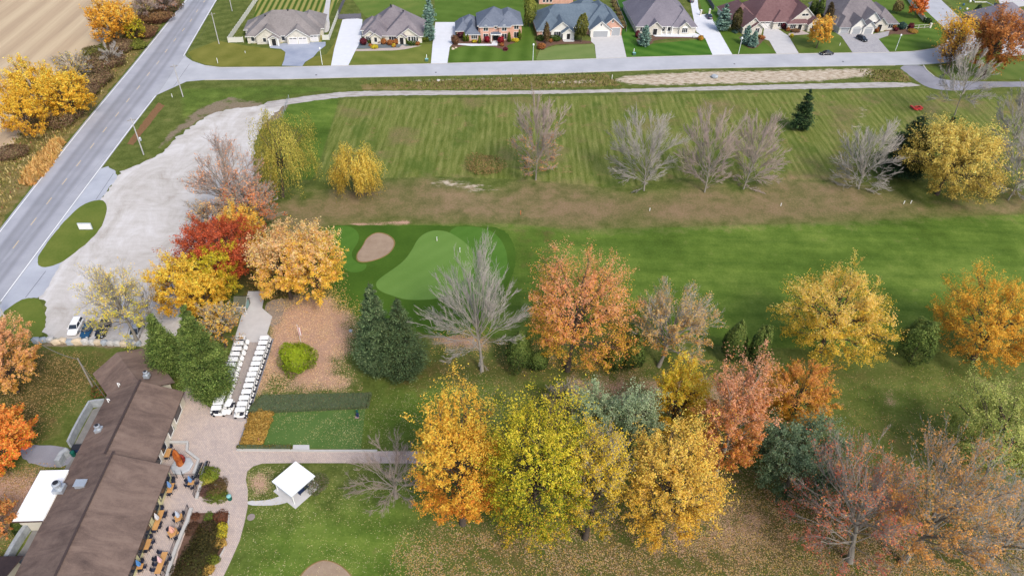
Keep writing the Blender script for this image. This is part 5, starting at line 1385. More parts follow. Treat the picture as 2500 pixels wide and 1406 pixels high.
for i, (bb, lb) in enumerate([((1226,806,1312,908),'dark green cedar left of the salmon maple'),((1285,850,1345,905),'small dark cedar under the left side of the salmon maple'),((1470,830,1530,905),'dark cedar under the right side of the salmon maple'),((1515,812,1585,905),'yellow-tinged cedar between the salmon maple and the thin brown tree'),
    ((1760,784,1836,882),'olive cedar, left of the close pair by the fairway'),((1826,786,1892,900),'olive cedar, right of the close pair by the fairway'),((2198,774,2290,892),'round dark cedar between the two golden maples on the right')]):
    tree(bb, lb, CED, 'dense', clear=.3, name='cedar_tree', dens=1.4, up=-.45 if i < 6 else -.2, lumpy=.10, group='cedars along the fairway edge')
tree((1908,650,2170,900), 'large golden maple with spreading tiers in front of the fairway', [(232,186,110,3,.95),(222,176,60,3,.6),(206,166,46,3,.3),(180,150,50,1.5,.2)], dens=1.05, clear=0.7, seed=63, n1=42)
tree((2296,678,2560,910), 'golden orange maple cut by the right edge above the lawn', [(226,166,50,3,.8),(206,146,44,3,.5),(184,130,50,2,.2),(236,186,80,1,1)], dens=1.1, clear=0.6, seed=64, n1=40)
# --- lower rows
tree((1018,978,1232,1302), 'tall orange-yellow maple, left of the big close pair', [(236,184,70,3,.8),(222,160,50,3,.5),(216,136,50,3.4,.12),(196,150,40,1,.5)], dens=1.25, clear=0.5, seed=70, n1=60, up=.6)
tree((1172,960,1452,1340), 'huge yellow-green maple in the middle of the lower row', YG, dens=1.35, clear=.8, seed=71, n1=70, up=.6)
tree((1385,1058,1518,1325), 'thin yellow tree against the right side of the huge yellow-green maple', [(216,180,50,3,.7),(196,160,50,3,.4),(150,140,60,1,.3)], 'semi', dens=1.3, clear=.8, seed=72)
tree((1330,930,1420,1010), 'thin yellow sapling behind the huge yellow-green maple', [(206,170,80,3),(190,160,110,2)], 'semi', dens=.5, clear=.6)
tree((1395,945,1510,1120), 'pale sage green tree, left of two behind the yellow maples', SAGE, 'leafy', dens=.6, k=1.35, clear=.6, seed=73, clump=1.5)
tree((1490,955,1610,1150), 'pale sage green tree, right of two behind the yellow maples', SAGE, 'leafy', dens=.55, k=1.35, clear=.6, seed=74, clump=1.5)
tree((1590,893,1722,1085), 'yellow tree with upswept tips in the lower row', YG[:1] + YEL, dens=.95, clear=.8, seed=75, up=.5)
tree((1712,898,1870,1190), 'coral pink and orange tree in the lower row', [(210,150,126,3,1),(204,134,86,3,.5),(198,120,60,3,.25),(190,144,56,1.6,.3)], dens=.95, clear=.8, seed=76, up=.5, bark=M_bark)
tree((1868,890,2025,1045), 'amber tree with reddish top behind the sage green one', [(206,140,80,2.4,.95),(214,156,50,3,.5),(196,150,44,3,.2)], dens=1.0, clear=.8, seed=77, up=.5)
tree((1848,1018,2062,1225), 'dull sage green spreading tree at the right of the lower row', DSAGE, 'leafy', dens=.9, k=1.15, clear=.8, seed=78, clump=1.5)
tree((1520,1035,1760,1335), 'big light golden tree in the lower row right of the huge maple', [(236,186,90,3,.9),(226,176,64,3,.5),(206,160,56,2,.2),(190,150,90,1,.6)], dens=.95, clear=.8, seed=79, n1=60, up=.6)
tree((1942,1085,2215,1400), 'half bare tree with crimson leaves at the lower right', [(200,100,80,3,.6),(190,120,80,2,.8),(170,90,84,2,.2),(210,140,90,1,.9)], 'semi', dens=.32, clear=.5, seed=80, bark=M_bark, n1=34, low=.12, bare_f=.3, base=(2075,1370), twig=M_twigp)
tree((2150,1085,2420,1440), 'half bare tree with tan orange leaves in the lower right corner', [(212,150,90,3,.6),(196,134,70,3,.4),(176,130,80,2,.8)], 'semi', dens=.72, clear=.5, seed=81, bark=M_bark, n1=36, low=.12)
tree((2350,1150,2600,1450), 'bare pale limbed tree in the bottom right corner', None, 'bare', clear=.5, seed=82, bark=M_bark, n1=24, low=.1)
tree((2325,948,2580,1200), 'pale green willow at the right edge above the bare tree', [(176,176,100,3,.9),(150,156,84,3,.5),(118,128,66,2,.2),(196,186,120,1,1)], 'leafy', dens=.8, clump=1.4, clear=.4, seed=83, name='willow_tree')
tree((878,1088,1032,1252), 'small bare grey bushy tree beside the paved walk', None, 'bare', clear=.3, seed=84, bark=M_bark, n1=22, low=.08, fan=.55, twig=M_twigp, base=(968,1215))
tree((735,1140,830,1225), 'thin grey-green bare shrub right of the pavilion', [(130,140,100,3),(150,120,110,1)], 'bare', clear=.2, n1=12, low=.05, dens=.5) if False else None
bush(775,1190,3.6,1.9,'sparse grey-green twiggy shrub beside the pavilion',[(120,124,96,3),(140,120,110,2),(90,100,70,1)], dens=.35)
tree((-80,796,76,972), 'peach orange maple at the left edge above the bright orange one', [(232,170,136,3,.9),(226,164,104,3,.5),(220,166,70,2,.2)], k=.94, dens=.85, clear=0.6, seed=85)
tree((-90,996,72,1156), 'bright orange maple at the left edge beside the service yard', BORG, dens=1.25, clear=0.5, seed=86)
tree((-70,1210,30,1320), 'dull orange low tree at the lower left edge', [(206,130,80,3),(180,140,80,2)], 'leafy', dens=.8, clear=.4, seed=87)
bush(52,1292,3.0,2.4,'upright green cedar beside the white annex',CED, point=.6)
bush(246,962,3.0,1.6,'green and russet shrub under the clubhouse eave',[(90,110,50,3),(150,90,60,2)])
# --- around the houses
for bb, lb in [((1028,-10,1066,62),'blue spruce behind, upper of the two beside the cream bungalow'),((1033,20,1064,104),'tall blue spruce, front one beside the cream bungalow'),
    ((1556,58,1592,117),'blue spruce on the lawn of the grey roofed stone house'),((1745,5,1788,80),'large blue spruce beside the maroon roofed house'),
    ((1808,60,1838,112),'small blue spruce, left of the pair in the bed before the maroon roofed house'),((1828,74,1852,118),'small blue spruce, right of the pair in the bed before the maroon roofed house')]:
    tree(bb, lb, BSP, 'conifer', clear=.2, name='spruce_tree', n1=70, dens=1.2, group='blue spruces in the front gardens')
tree((1786,20,1814,76), 'dark bronze columnar tree beside the maroon roofed house', [(90,82,50,3,.8),(70,64,42,3,.4),(110,90,60,1,1)], 'dense', clear=.3, up=-.3, dens=1.2)
tree((1405,38,1438,96), 'oval green-brown tree before the blue-grey roofed bungalow', [(120,116,56,3,.8),(96,96,48,3,.4),(70,72,40,1,.1)], 'dense', clear=.9, up=-.1, dens=1.3)
tree((1327,60,1342,104), 'narrow reddish columnar tree at the left corner of the blue-grey roofed bungalow', [(110,84,60,3),(90,70,52,2),(120,110,60,1)], 'dense', clear=.2, up=-.2)
tree((1278,-12,1308,62), 'tall yellow-green hedge tree between the brick house and the blue-grey roofed one', [(150,150,70,3,.8),(120,124,60,3,.4),(90,96,50,1,.1)], 'dense', clear=.3, dens=1.2)
tree((1978,40,2034,112), 'yellow and amber tree on the lawn before the maroon roofed house', [(236,180,80,3,.8),(206,160,60,3,.3),(230,160,60,2,.6)], dens=.9, clear=.8)
tree((2224,-6,2262,40), 'orange tree beside the white fence of the corner house', [(226,130,60,3),(206,110,50,2)], dens=1.2, clear=0.7)
tree((2306,54,2372,112), 'bright yellow-orange tree at the bend of the street', [(240,176,50,3,.7),(226,150,44,3,.4),(206,140,60,1,.1)], dens=1.0, clear=3, base=(2312,182))
tree((2298,100,2350,152), 'lower yellow and brown tree at the bend of the street', [(216,160,50,3),(190,130,60,2),(160,110,60,1)], 'leafy', dens=.7, clear=0.5, base=(2304,186))
tree((2368,32,2492,182), 'large rust brown oak at the upper right', RUST, dens=.85, clear=0.6, seed=90, base=(2400,190), bark=M_barkd)
tree((2378,8,2398,36), 'small dark conifer on the lawn across the side road', CON, 'conifer', clear=.2, n1=40, name='conifer_tree')
tree((1975,-5,2000,42), 'tall green cedar left of the corner house', CED, 'dense', clear=.2, up=-.4, dens=1.2); tree((1996,-5,2016,48), 'green cedar touching the corner house', CED, 'dense', clear=.2, up=-.4, dens=1.2)
tree((2016,8,2036,62), 'dark brown columnar tree against the corner house', [(90,72,52,3),(70,60,46,2)], 'dense', clear=.2, up=-.3)
tree((2182,2,2206,32), 'round brown-green shrub tree behind the corner house', [(140,120,80,3),(116,106,70,2)], 'dense', clear=.2)
MAR = [(120,44,64,3,.8),(96,34,50,2,.3)]; CRIM = [(176,36,60,3,.8),(140,26,46,2,.3)]; OBR = [(190,120,70,3,.8),(160,96,60,2,.3)]; YB = [(226,200,40,3,.8),(200,176,40,2,.3)]; GRN = [(80,100,40,3,.8),(60,80,34,2,.3)]; COL = [(116,126,40,3,.8),(90,104,34,2,.3)]
for px, py, w, h, lb, cc, pt in [
    (888,110,2.6,2.4,'maroon shrub at the left corner of the cream bungalow',MAR,0),(903,106,1.6,1.2,'low green shrub beside the maroon one at the cream bungalow',GRN,0),(915,118,2.6,1.2,'yellow shrub in front of the cream bungalow',YB,0),(905,113,1.4,.8,'coral shrub left of the yellow one at the cream bungalow',OBR,0),
    (926,107,1.8,1.3,'brown shrub under the small gable of the cream bungalow',BRN,0),(937,108,2.2,1.7,'orange shrub between the windows of the cream bungalow',OBR,0),(934,103,1.0,2.2,'narrow green cedar between the windows of the cream bungalow',COL,.7),
    (953,110,2.4,1.8,'orange-brown shrub below the triple window of the cream bungalow',OBR,0),(966,108,2.0,1.8,'rust shrub left of the arched entry',OBR,0),(962,115,1.6,1.1,'small amber shrub before the arched entry bed',YB[:1]+OBR,0),
    (993,107,.8,2.2,'narrow green shrub right of the arched entry',COL,.7),(1006,107,4.5,1.1,'low green hedge under the right window of the cream bungalow',GRN,0),(1020,111,1.6,1.3,'rust shrub at the right end of the low hedge',OBR,0),
    (1032,103,1.2,2.0,'slim golden-green cedar beside the blue spruce, left one',COL,.6),(1038,103,1.2,2.0,'slim golden-green cedar beside the blue spruce, middle one',COL,.6),(1044,103,1.2,2.0,'slim golden-green cedar beside the blue spruce, right one',COL,.6),
    (1111,108,2.6,3.4,'rust brown tree-like shrub at the corner of the brick house drive',[(140,96,76,3),(110,80,64,2)],0),(1127,92,3.2,2.4,'dark purple shrub against the brick garage wing',MAR[:1]+[(70,50,56,3,.4)],0),(1134,102,1.6,3.2,'pointed green cedar left of the brick house window',COL,.75),
    (1142,102,1.4,2.6,'pointed green cedar under the brick house window',COL,.75),(1158,104,2.0,.9,'yellow shrub before the brick house window',YB,0),(1171,107,1.5,3.0,'pointed green cedar at the left corner of the tall brick front',COL,.75),
    (1189,104,1.9,2.2,'crimson shrub left of the white porch',CRIM,0),(1223,105,2.3,2.3,'crimson shrub right of the white porch',CRIM,0),(1243,103,1.7,3.6,'pointed green cedar between the right brick windows',COL,.75),
    (1268,100,1.7,4.2,'tall pointed cedar at the right corner of the brick house',COL,.75),(1258,102,2.6,1.2,'yellow shrub at the right corner of the brick house',YB,0),(1225,113,1.6,1.1,'amber shrub at the end of the porch bed',OBR,0),(1234,123,1.8,.9,'dark red low plant at the tip of the brick house bed',MAR,0),
    (1322,120,3.0,2.0,'orange-brown round shrub in the left bed of the blue-grey roofed bungalow',OBR,0),(1320,98,4.0,1.6,'dark green hedge left of the narrow columnar tree',GRN,0),(1355,98,4.6,1.5,'dark green hedge under the arched window',GRN,0),(1345,103,1.6,1.1,'amber shrub beside the green hedge',OBR,0),
    (1400,94,2.6,1.5,'dark green hedge right of the cream porch',GRN,0),(1556,92,2.2,2.6,'maroon shrub beside the blue spruce at the stone house',MAR,0),(1652,80,1.3,3.2,'slim green cedar left of the bay window of the stone house',COL,.6),(1686,80,1.4,3.4,'slim green cedar right of the bay window of the stone house',COL,.6),
    (1643,80,1.6,1.0,'low green shrub by the stone house porch',GRN,0),(1630,80,1.4,1.0,'rust shrub under the stone house porch',OBR,0),(1710,98,2.3,1.7,'golden shrub in the bed end beside the long white driveway',[(216,160,50,3),(190,130,50,2)],0),
    (1898,66,1.9,2.0,'olive shrub beside the crossed garage doors',[(140,126,50,3)],0),(1911,71,2.6,2.4,'dark maroon round shrub below the triple window of the maroon roofed house',MAR[:1]+[(80,40,50,2,.4)],0),(1923,77,1.6,1.4,'amber shrub at the path of the maroon roofed house',OBR,0),(1940,78,3.6,1.2,'brown low hedge under the porch windows',BRN,0),(1978,76,2.6,1.5,'dark red shrub left of the yellow tree',MAR,0),
    (1795,80,2.6,1.0,'blue-green low juniper beside the dark columnar tree',[(90,120,120,3),(70,100,96,2)],0),(1858,95,2.6,1.3,'rust shrub by the left edge of the crossed garage drive',OBR,0),(1932,92,1.4,1.4,'small yellow shrub at the corner of the grey driveway',YB,0),
    (2140,80,1.5,2.0,'amber upright shrub between the garages and the entry of the corner house',OBR,.3),(2176,72,2.6,2.8,'orange-brown round shrub right of the corner house entry',OBR,0),(2200,72,3.4,2.8,'blue-green shrub at the right side of the corner house',[(80,110,110,3),(60,84,84,2)],0),(2222,72,2.4,2.2,'dark red shrub by the white fence of the corner house',MAR,0),(2228,80,3.6,1.2,'amber ornamental grass mound by the corner house',[(206,160,80,3),(186,140,70,2)],0),(2186,76,1.8,1.3,'dark red low shrub between the corner house shrubs',MAR,0),
    (2262,56,3.4,1.8,'dark green bush behind the white fence of the corner house',[(50,70,44,3),(70,90,60,1)],0)]:
    bush(px, py, w, h, lb, cc, point=pt, group='front garden shrubs')
for i, (px, py) in enumerate([(1498,8),(1501,18),(1506,28),(1510,38),(1514,49),(1518,60),(1522,70)]):
    bush(px, py, 2.2, 1.6, 'round brown grass clump, %s from the street in the row by the garden edging' % ['seventh', 'sixth', 'fifth', 'fourth', 'third', 'second', 'first'][i], [(150,126,100,3),(120,100,80,2),(140,130,70,1)], group='brown clumps along the fence', name='grass_clump', cat='ornamental grass')
# ================================================================ VEHICLES AND SMALL THINGS
AX = math.radians(3.6)          # the club's own axis, turned a little from the view direction

def loft(sections, mi=0, closed=True):
    """sections: list of rings (same count) -> MB"""
    mb = MB(); n = len(sections[0])
    for s in sections: mb.v += [tuple(p) for p in s]
    for i in range(len(sections) - 1):
        for k in range(n): mb.f.append((i * n + k, i * n + (k + 1) % n, (i + 1) * n + (k + 1) % n, (i + 1) * n + k)); mb.mi.append(mi)
    mb.f.append(tuple(range(n - 1, -1, -1))); mb.mi.append(mi)
    mb.f.append(tuple(range((len(sections) - 1) * n, len(sections) * n))); mb.mi.append(mi)
    return mb
def wheel_mesh(r, w, name):
    return MB().lathe([(r * .55, -w / 2), (r * .92, -w / 2), (r, -w / 2 + .03), (r, w / 2 - .03), (r * .92, w / 2), (r * .55, w / 2)], 14)
def lay(mb):      # lathe axis z -> y
    mb.v = [(x, z, y) for x, y, z in mb.v]; return mb
M_tyre = plain('tyre_rubber', (.015, .015, .016), .8, .1)
M_rim = plain('alloy_rim', (.45, .46, .48), .35, .05, metal=.6)
M_cglass = glass_mat('car_glass', (.02, .028, .04))
M_lamp = plain('headlight_lens', (.7, .72, .74), .15, .03, spec=.6)
M_tail = plain('tail_lens', (.35, .02, .02), .3, .05, spec=.5)
def car(px, py, ang, label, paint, kind='suv', cat='car', name='parked_car'):
    """x axis points to the front"""
    p = ground_at(px, py); root = thing(name, label, cat, (p.x, p.y, .03), math.radians(ang))
    L = {'suv': 4.55, 'sedan': 4.75, 'van': 5.05}[kind]; hw = .92; tall = {'suv': 1.62, 'sedan': 1.42, 'van': 1.74}[kind]
    hb = {'suv': 1.0, 'sedan': .92, 'van': 1.02}[kind]
    st = {'suv': [(-.5, .55, .8), (-.485, .85, .92), (-.44, 1.0, 1), (-.2, 1.02, 1), (.15, 1.0, 1), (.24, .98, 1), (.38, .88, .98), (.47, .74, .9), (.5, .55, .76)],
          'sedan': [(-.5, .55, .8), (-.485, .84, .9), (-.4, .93, 1), (-.2, .95, 1), (.12, .93, 1), (.24, .88, 1), (.38, .8, .97), (.47, .68, .88), (.5, .5, .72)],
          'van': [(-.5, .6, .86), (-.49, 1.0, .94), (-.44, 1.05, 1), (-.1, 1.05, 1), (.2, 1.02, 1), (.32, .98, 1), (.42, .86, .97), (.48, .7, .88), (.5, .52, .74)]}[kind]
    secs = []
    for x, zt, w in st:
        W_ = hw * w; zt = zt * hb / 1.0; zb = .24
        secs.append([(x * L, -W_ * .92, zb), (x * L, -W_, zb + .16), (x * L, -W_, zt * .72), (x * L, -W_ * .93, zt - .05), (x * L, -W_ * .7, zt), (x * L, W_ * .7, zt), (x * L, W_ * .93, zt - .05), (x * L, W_, zt * .72), (x * L, W_, zb + .16), (x * L, W_ * .92, zb)])
    loft(secs).build('body', paint, root, True)
    g0, g1, r0, r1 = {'suv': (-.475, .25, -.42, .10), 'sedan': (-.36, .22, -.2, .06), 'van': (-.485, .34, -.45, .16)}[kind]
    zb, zt = hb * .95, tall
    gx = lambda f: f * L
    A = [(gx(g0), -hw * .9, zb), (gx(g1), -hw * .9, zb), (gx(g1), hw * .9, zb), (gx(g0), hw * .9, zb)]
    B_ = [(gx(r0), -hw * .72, zt - .05), (gx(r1), -hw * .72, zt - .05), (gx(r1), hw * .72, zt - .05), (gx(r0), hw * .72, zt - .05)]
    gl = MB(); gl.add(A + B_, [(0, 1, 5, 4), (1, 2, 6, 5), (2, 3, 7, 6), (3, 0, 4, 7), (4, 5, 6, 7)]); gl.build('window_glass', M_cglass, root)
    rf = MB(); q = [(gx(r0) - .03, -hw * .74), (gx(r1) + .03, -hw * .74), (gx(r1) + .03, hw * .74), (gx(r0) - .03, hw * .74)]
    i_ = [(gx(r0) + .12, -hw * .62), (gx(r1) - .15, -hw * .62), (gx(r1) - .15, hw * .62), (gx(r0) + .12, hw * .62)]
    rf.add([(a, b, zt - .06) for a, b in q] + [(a, b, zt + .02) for a, b in i_], [(0, 1, 5, 4), (1, 2, 6, 5), (2, 3, 7, 6), (3, 0, 4, 7), (4, 5, 6, 7), (3, 2, 1, 0)])
    rf.build('roof_panel', paint, root)
    pl = MB()
    for sy in (-1, 1):
        for (fa, ra) in ((g1, r1), (g0, r0), ((g0 + g1) / 2 - .02, (r0 + r1) / 2 + .02)):
            pl.tube((gx(fa), sy * hw * .905, zb), (gx(ra), sy * hw * .73, zt - .04), .045, n=4)
    o = pl.build('window_pillars', paint, root); o['kind'] = 'stuff'
    wm = lay(wheel_mesh(.34, .22, 'w')).mesh('tyre', M_tyre); rm = lay(MB().lathe([(.2, -.118), (.2, .118)], 12)).mesh('rim', M_rim)
    for sx in (-.31, .305):
        for sy in (-1, 1):
            w = part('wheel', wm, root); w.location = (sx * L, sy * (hw - .1), .34); part('rim', rm, w)
    for sy in (-1, 1):
        MB().box(-.05, .05, -.16, .16, -.07, .07).build('headlight', M_lamp, root).location = (.487 * L, sy * hw * .66, hb * .62)
        MB().box(-.04, .04, -.13, .13, -.09, .09).build('tail_light', M_tail, root).location = (-.492 * L, sy * hw * .72, hb * .76)
        MB().box(-.08, .08, -.1, .1, -.06, .06).build('mirror', paint, root).location = (.2 * L, sy * (hw + .1), hb + .02)
    if kind == 'van':
        for sy in (-1, 1): MB().box(gx(r0) + .2, gx(r1) - .2, sy * hw * .6 - .02, sy * hw * .6 + .02, zt + .01, zt + .06).build('roof_rail', M_iron, root)
    return root
P_white = plain('white_car_paint', (.78, .79, .8), .3, .03, spec=.5)
P_blue = plain('deep_blue_car_paint', (.012, .06, .13), .25, .05, spec=.6)
P_black = plain('black_car_paint', (.012, .014, .02), .2, .05, spec=.7)
P_silver = plain('silver_car_paint', (.5, .52, .55), .3, .04, metal=.3, spec=.5)
P_navy = plain('navy_car_paint', (.015, .03, .07), .22, .05, spec=.7)
car(187, 803, -83, 'white hatchback parked nose to the boulder wall, leftmost in the lot', P_white, 'suv')
car(217, 809, -84, 'deep blue car parked beside the white hatchback and half under the yellow tree', P_blue, 'sedan')
car(254, 809, -86, 'dark car mostly hidden under the thin yellow-green tree', P_black, 'suv')
car(337, 811, -84, 'silver van with roof rails parked beside the spruce', P_silver, 'van')
car(2017, 134, 187, 'black sedan parked on the street by the kerb', P_black, 'sedan')
car(2103, 99, -62, 'black car on the paved driveway before the arched garages', P_black, 'suv')
car(1730, 44, 95, 'dark blue car on the white driveway pad beside the gate posts', P_navy, 'sedan')
car(1686, 4, 92, 'blue pickup-sized car at the top of the long white driveway', P_navy, 'suv')

# ---------------------------------------------------------------- golf carts
P_cart = plain('white_cart_plastic', (.78, .78, .77), .45, .04, spec=.4)
P_seat = plain('dark_cart_seat', (.03, .034, .05), .7, .1)
M_roofc = None
def cart_roof_mat():
    m = NT('cart_roof_plastic', .5, .3); f = m.noise(1.4, m.pos(obj=True), 4, .7)
    m.base(m.ramp(f, [(.4, (.78, .79, .8, 1)), (.62, (.72, .73, .73, 1)), (.72, (.5, .48, .44, 1))])); return m.m
M_roofc = cart_roof_mat()
def rrect(hx, hy, r, z, n=3):
    out = []
    for cx, cy, a0 in ((hx - r, hy - r, 0), (-hx + r, hy - r, 90), (-hx + r, -hy + r, 180), (hx - r, -hy + r, 270)):
        for k in range(n + 1):
            a = math.radians(a0 + 90 * k / n); out.append((cx + r * math.cos(a), cy + r * math.sin(a), z))
    return out
def make_cart(label):
    root = thing('golf_cart', label, 'golf cart', (0, 0, 0), 0, 'golf carts parked in the aisle')
    b = MB()
    b.box(-1.05, .95, -.52, .52, .26, .40)                                     # floor pan
    n = 7; secs = []
    for x, z0, z1, w in [(.62, .4, .92, .5), (.72, .4, .98, .54), (.95, .34, .86, .52), (1.15, .3, .62, .44), (1.22, .32, .5, .3)]:
        secs.append([(x, -w, z0), (x, -w, z1 - .1), (x, -w * .7, z1), (x, w * .7, z1), (x, w, z1 - .1), (x, w, z0)])
    f = loft(secs); b.add(f.v, f.f)
    secs = []
    for x, z0, z1, w in [(-.82, .34, .62, .44), (-.76, .3, .74, .48), (-.45, .3, .72, .5), (-.05, .32, .66, .5)]:
        secs.append([(x, -w, z0), (x, -w, z1 - .06), (x, -w * .85, z1), (x, w * .85, z1), (x, w, z1 - .06), (x, w, z0)])
    f = loft(secs); b.add(f.v, f.f)
    b.build('body', P_cart, root)
    MB().box(-.45, .05, -.5, .5, .74, .88).build('seat', P_seat, root); MB().box(-.58, -.47, -.5, .5, .86, 1.25).build('backrest', P_seat, root)
    rb = MB(); lo = rrect(.86, .53, .2, 1.80); hi = rrect(.82, .49, .18, 1.88)
    k = len(lo); rb.v = lo + hi; rb.f = [tuple(range(k - 1, -1, -1)), tuple(range(k, 2 * k))] + [(i, (i + 1) % k, k + (i + 1) % k, k + i) for i in range(k)]; rb.mi = [0] * len(rb.f)
    o = rb.build('roof', M_roofc, root); o.location.x = -.14
    for sx, x2 in ((.66, .62), (-.72, -.82)):
        for sy in (-1, 1): MB().tube((sx, sy * .5, .8), (x2, sy * .5, 1.8), .025, n=5).build('roof_post', M_iron, root)
    MB().tube((.35, -.22, .95), (.55, -.22, .7), .02, n=5).lathe([(.17, .94), (.17, .98)], 10, c=(.34, -.22, 0)).build('steering_wheel', M_iron, root)
    MB().box(-1.24, -.83, -.47, .47, .34, .86).build('bag_holder', P_seat, root)
    for sy in (-.25, .25): MB().box(-1.26, -1.0, sy - .15, sy + .15, .88, 1.02).build('bag_cover', P_cart, root)
    wm = lay(wheel_mesh(.23, .18, 'w')).mesh('wheel', M_tyre)
    for sx in (-.78, .85):
        for sy in (-1, 1): part('wheel', wm, root).location = (sx, sy * .48, .23)
    return root
proto = make_cart('')
RR = zoomed(500, 800, 6.115, [(885,148),(865,220),(838,298),(812,370),(783,455),(757,530),(730,612),(700,688),(675,770),(647,857),(620,948),(585,1040),(555,1130),(525,1218)])
ordw = ['first', 'second', 'third', 'fourth', 'fifth', 'sixth', 'seventh', 'eighth', 'ninth', 'tenth', 'eleventh', 'twelfth', 'thirteenth', 'fourteenth']
for i, (px, py) in enumerate(RR):
    p = ground_at(px, py, 1.85); rz = AX + math.pi + random.gauss(0, .012)
    lb = 'white-roofed golf cart, %s from the far end of the right-hand row' % ordw[i]
    off = Vector((math.cos(rz), math.sin(rz), 0)) * .14
    pos = (p.x + off.x, p.y + off.y, .03)
    if i == 0: proto.location = pos; proto.rotation_euler = (0, 0, rz); proto['label'] = lb; c0 = proto
    else: dup(proto, pos, rz, lb)
for i in range(14):
    t = i / 13; px, py = 587.5 + (527.8 - 587.5) * t, 823.7 + (994.6 - 823.7) * t
    p = ground_at(px, py, 1.85); rz = AX + random.gauss(0, .012)
    dup(proto, (p.x + .14, p.y, .03), rz, 'white-roofed golf cart, %s from the far end of the left-hand row by the spruce' % ordw[i])
p = ground_at(558, 983, 1.85); dup(proto, (p.x, p.y - .1, .03), math.radians(-96), 'lone golf cart turned toward the patio between the two rows')

# cart aisle and patio floor
sheet('cart_aisle', [(606,711),(648,711),(640,752),(665,773),(652,815),(664,826),(652,870),(604,1022),(590,1030),(520,1003),(556,880),(584,790)], .014, M_conc, 0)
sheet('cart_aisle', [(578,835),(655,835),(650,880),(604,1022),(590,1030),(512,1004),(540,900)], .018, M_paver2, 0)
sheet('gravel_path', [(655,735),(700,725),(690,780),(668,800),(655,790),(664,773),(642,752)], .010, plain('worn_gravel', C(168,152,136,.62)[:3], .95, .2, 1), 1, .1)
sheet('patio', [(455,940),(500,985),(522,1003),(560,1012),(604,1020),(606,1040),(581,1092),(583,1100),(700,1101),(918,1101),(1040,1101),(1040,1131),(860,1130),(700,1130),(640,1131),(618,1138),(604,1150),(600,1170),(605,1195),(605,1235),(597,1275),(585,1320),(562,1372),(545,1408),(520,1470),(300,1480),(380,1180)], .016, M_paver, 0)
sheet('walk_slab', [(716,1086),(755,1086),(756,1102),(714,1102)], .07, M_conc, 0, skirt=.06)
kerb('path_kerb', [(578,1099),(640,1099.5),(713,1100),(757,1101),(840,1101),(921,1101)], -.2, .2, .2, M_curb)
kerb('path_kerb', [(667,828),(655,868),(640,915),(622,968),(606,1022),(592,1060),(579,1098)], -.1, .1, .16, plain('grey_edging', C(160,164,176,.62)[:3], .9, .1, 2))
z2 = lambda pts: zoomed(380, 1080, 8.79, pts); z3 = lambda pts: zoomed(300, 1220, 7.56, pts)
kerb('seat_wall', z2([(230,15),(450,18),(700,18),(690,100),(680,200),(800,290),(930,390),(880,540),(830,690)]), -.2, .2, .45, plain('pale_cap_stone', C(206,204,200,.7)[:3], .9, .1, 1.5), label='low pale stone seat wall zigzagging around the wood carving', cat='wall')
kerb('bed_wall', z3([(1270,170),(1200,400),(1080,660),(960,980),(880,1230),(830,1406),(800,1520)]), -.25, .25, .4, M_curb, label='pale stone bed wall below the patio railing', cat='wall')
kerb('bed_wall', z2([(1020,770),(990,900),(940,1060),(890,1215)]), -.25, .2, .4, M_curb, label='short pale stone wall beside the small planting bed', cat='wall')
kerb('path_kerb', [(560,1250),(557,1287),(548,1339),(522,1386),(508,1412)], -.1, .1, .16, M_curb)
sheet('planting_bed', z2([(1130,585),(1330,700),(1470,790),(1510,950),(1540,1240),(940,1215),(990,980),(1050,870),(1060,700)]), .024, plain('purple_mulch', C(140,110,104,.6)[:3], .95, .3, 2, bump=.5), 1, .05)
sheet('planting_bed', [(469,1251),(559,1251),(555,1287),(546,1339),(521,1386),(505,1430),(405,1450),(440.5,1334),(456,1290)], .024, M_mulch, 0, .04)

# ---------------------------------------------------------------- patio furniture
M_pine = plain('golden_pine_tabletop', C(222,168,106,.68)[:3], .6, .1, 2)
M_chairm = plain('black_patio_chair', (.02, .022, .035), .6, .1)
M_chairb = plain('blue_grey_sling', C(60,66,92,.6)[:3], .7, .1)
def table(px, py, w, l, rz, label, boards=4):
    p = ground_at(px, py, .75); root = thing('patio_table', label, 'table', (p.x, p.y, .018), rz, 'wooden patio tables')
    bw = w / boards
    bm_ = MB().box(-bw / 2 + .008, bw / 2 - .008, -l / 2, l / 2, .70, .75).mesh('board', M_pine)
    for k in range(boards): part('board', bm_, root).location = (-w / 2 + bw * (k + .5), 0, 0)
    MB().box(-w / 2 + .06, w / 2 - .06, -l / 2 + .06, l / 2 - .06, .62, .695).build('frame', M_chairm, root)
    for sx in (-1, 1):
        for sy in (-1, 1): MB().box(-.04, .04, -.04, .04, 0, .62).build('leg', M_chairm, root).location = (sx * (w / 2 - .1), sy * (l / 2 - .12), 0)
    return root
def span(c4):
    q = [ground_at(*p, .75) for p in c4]; return ((q[1] - q[0]).length + (q[2] - q[3]).length) / 2, ((q[3] - q[0]).length + (q[2] - q[1]).length) / 2
TAB = []
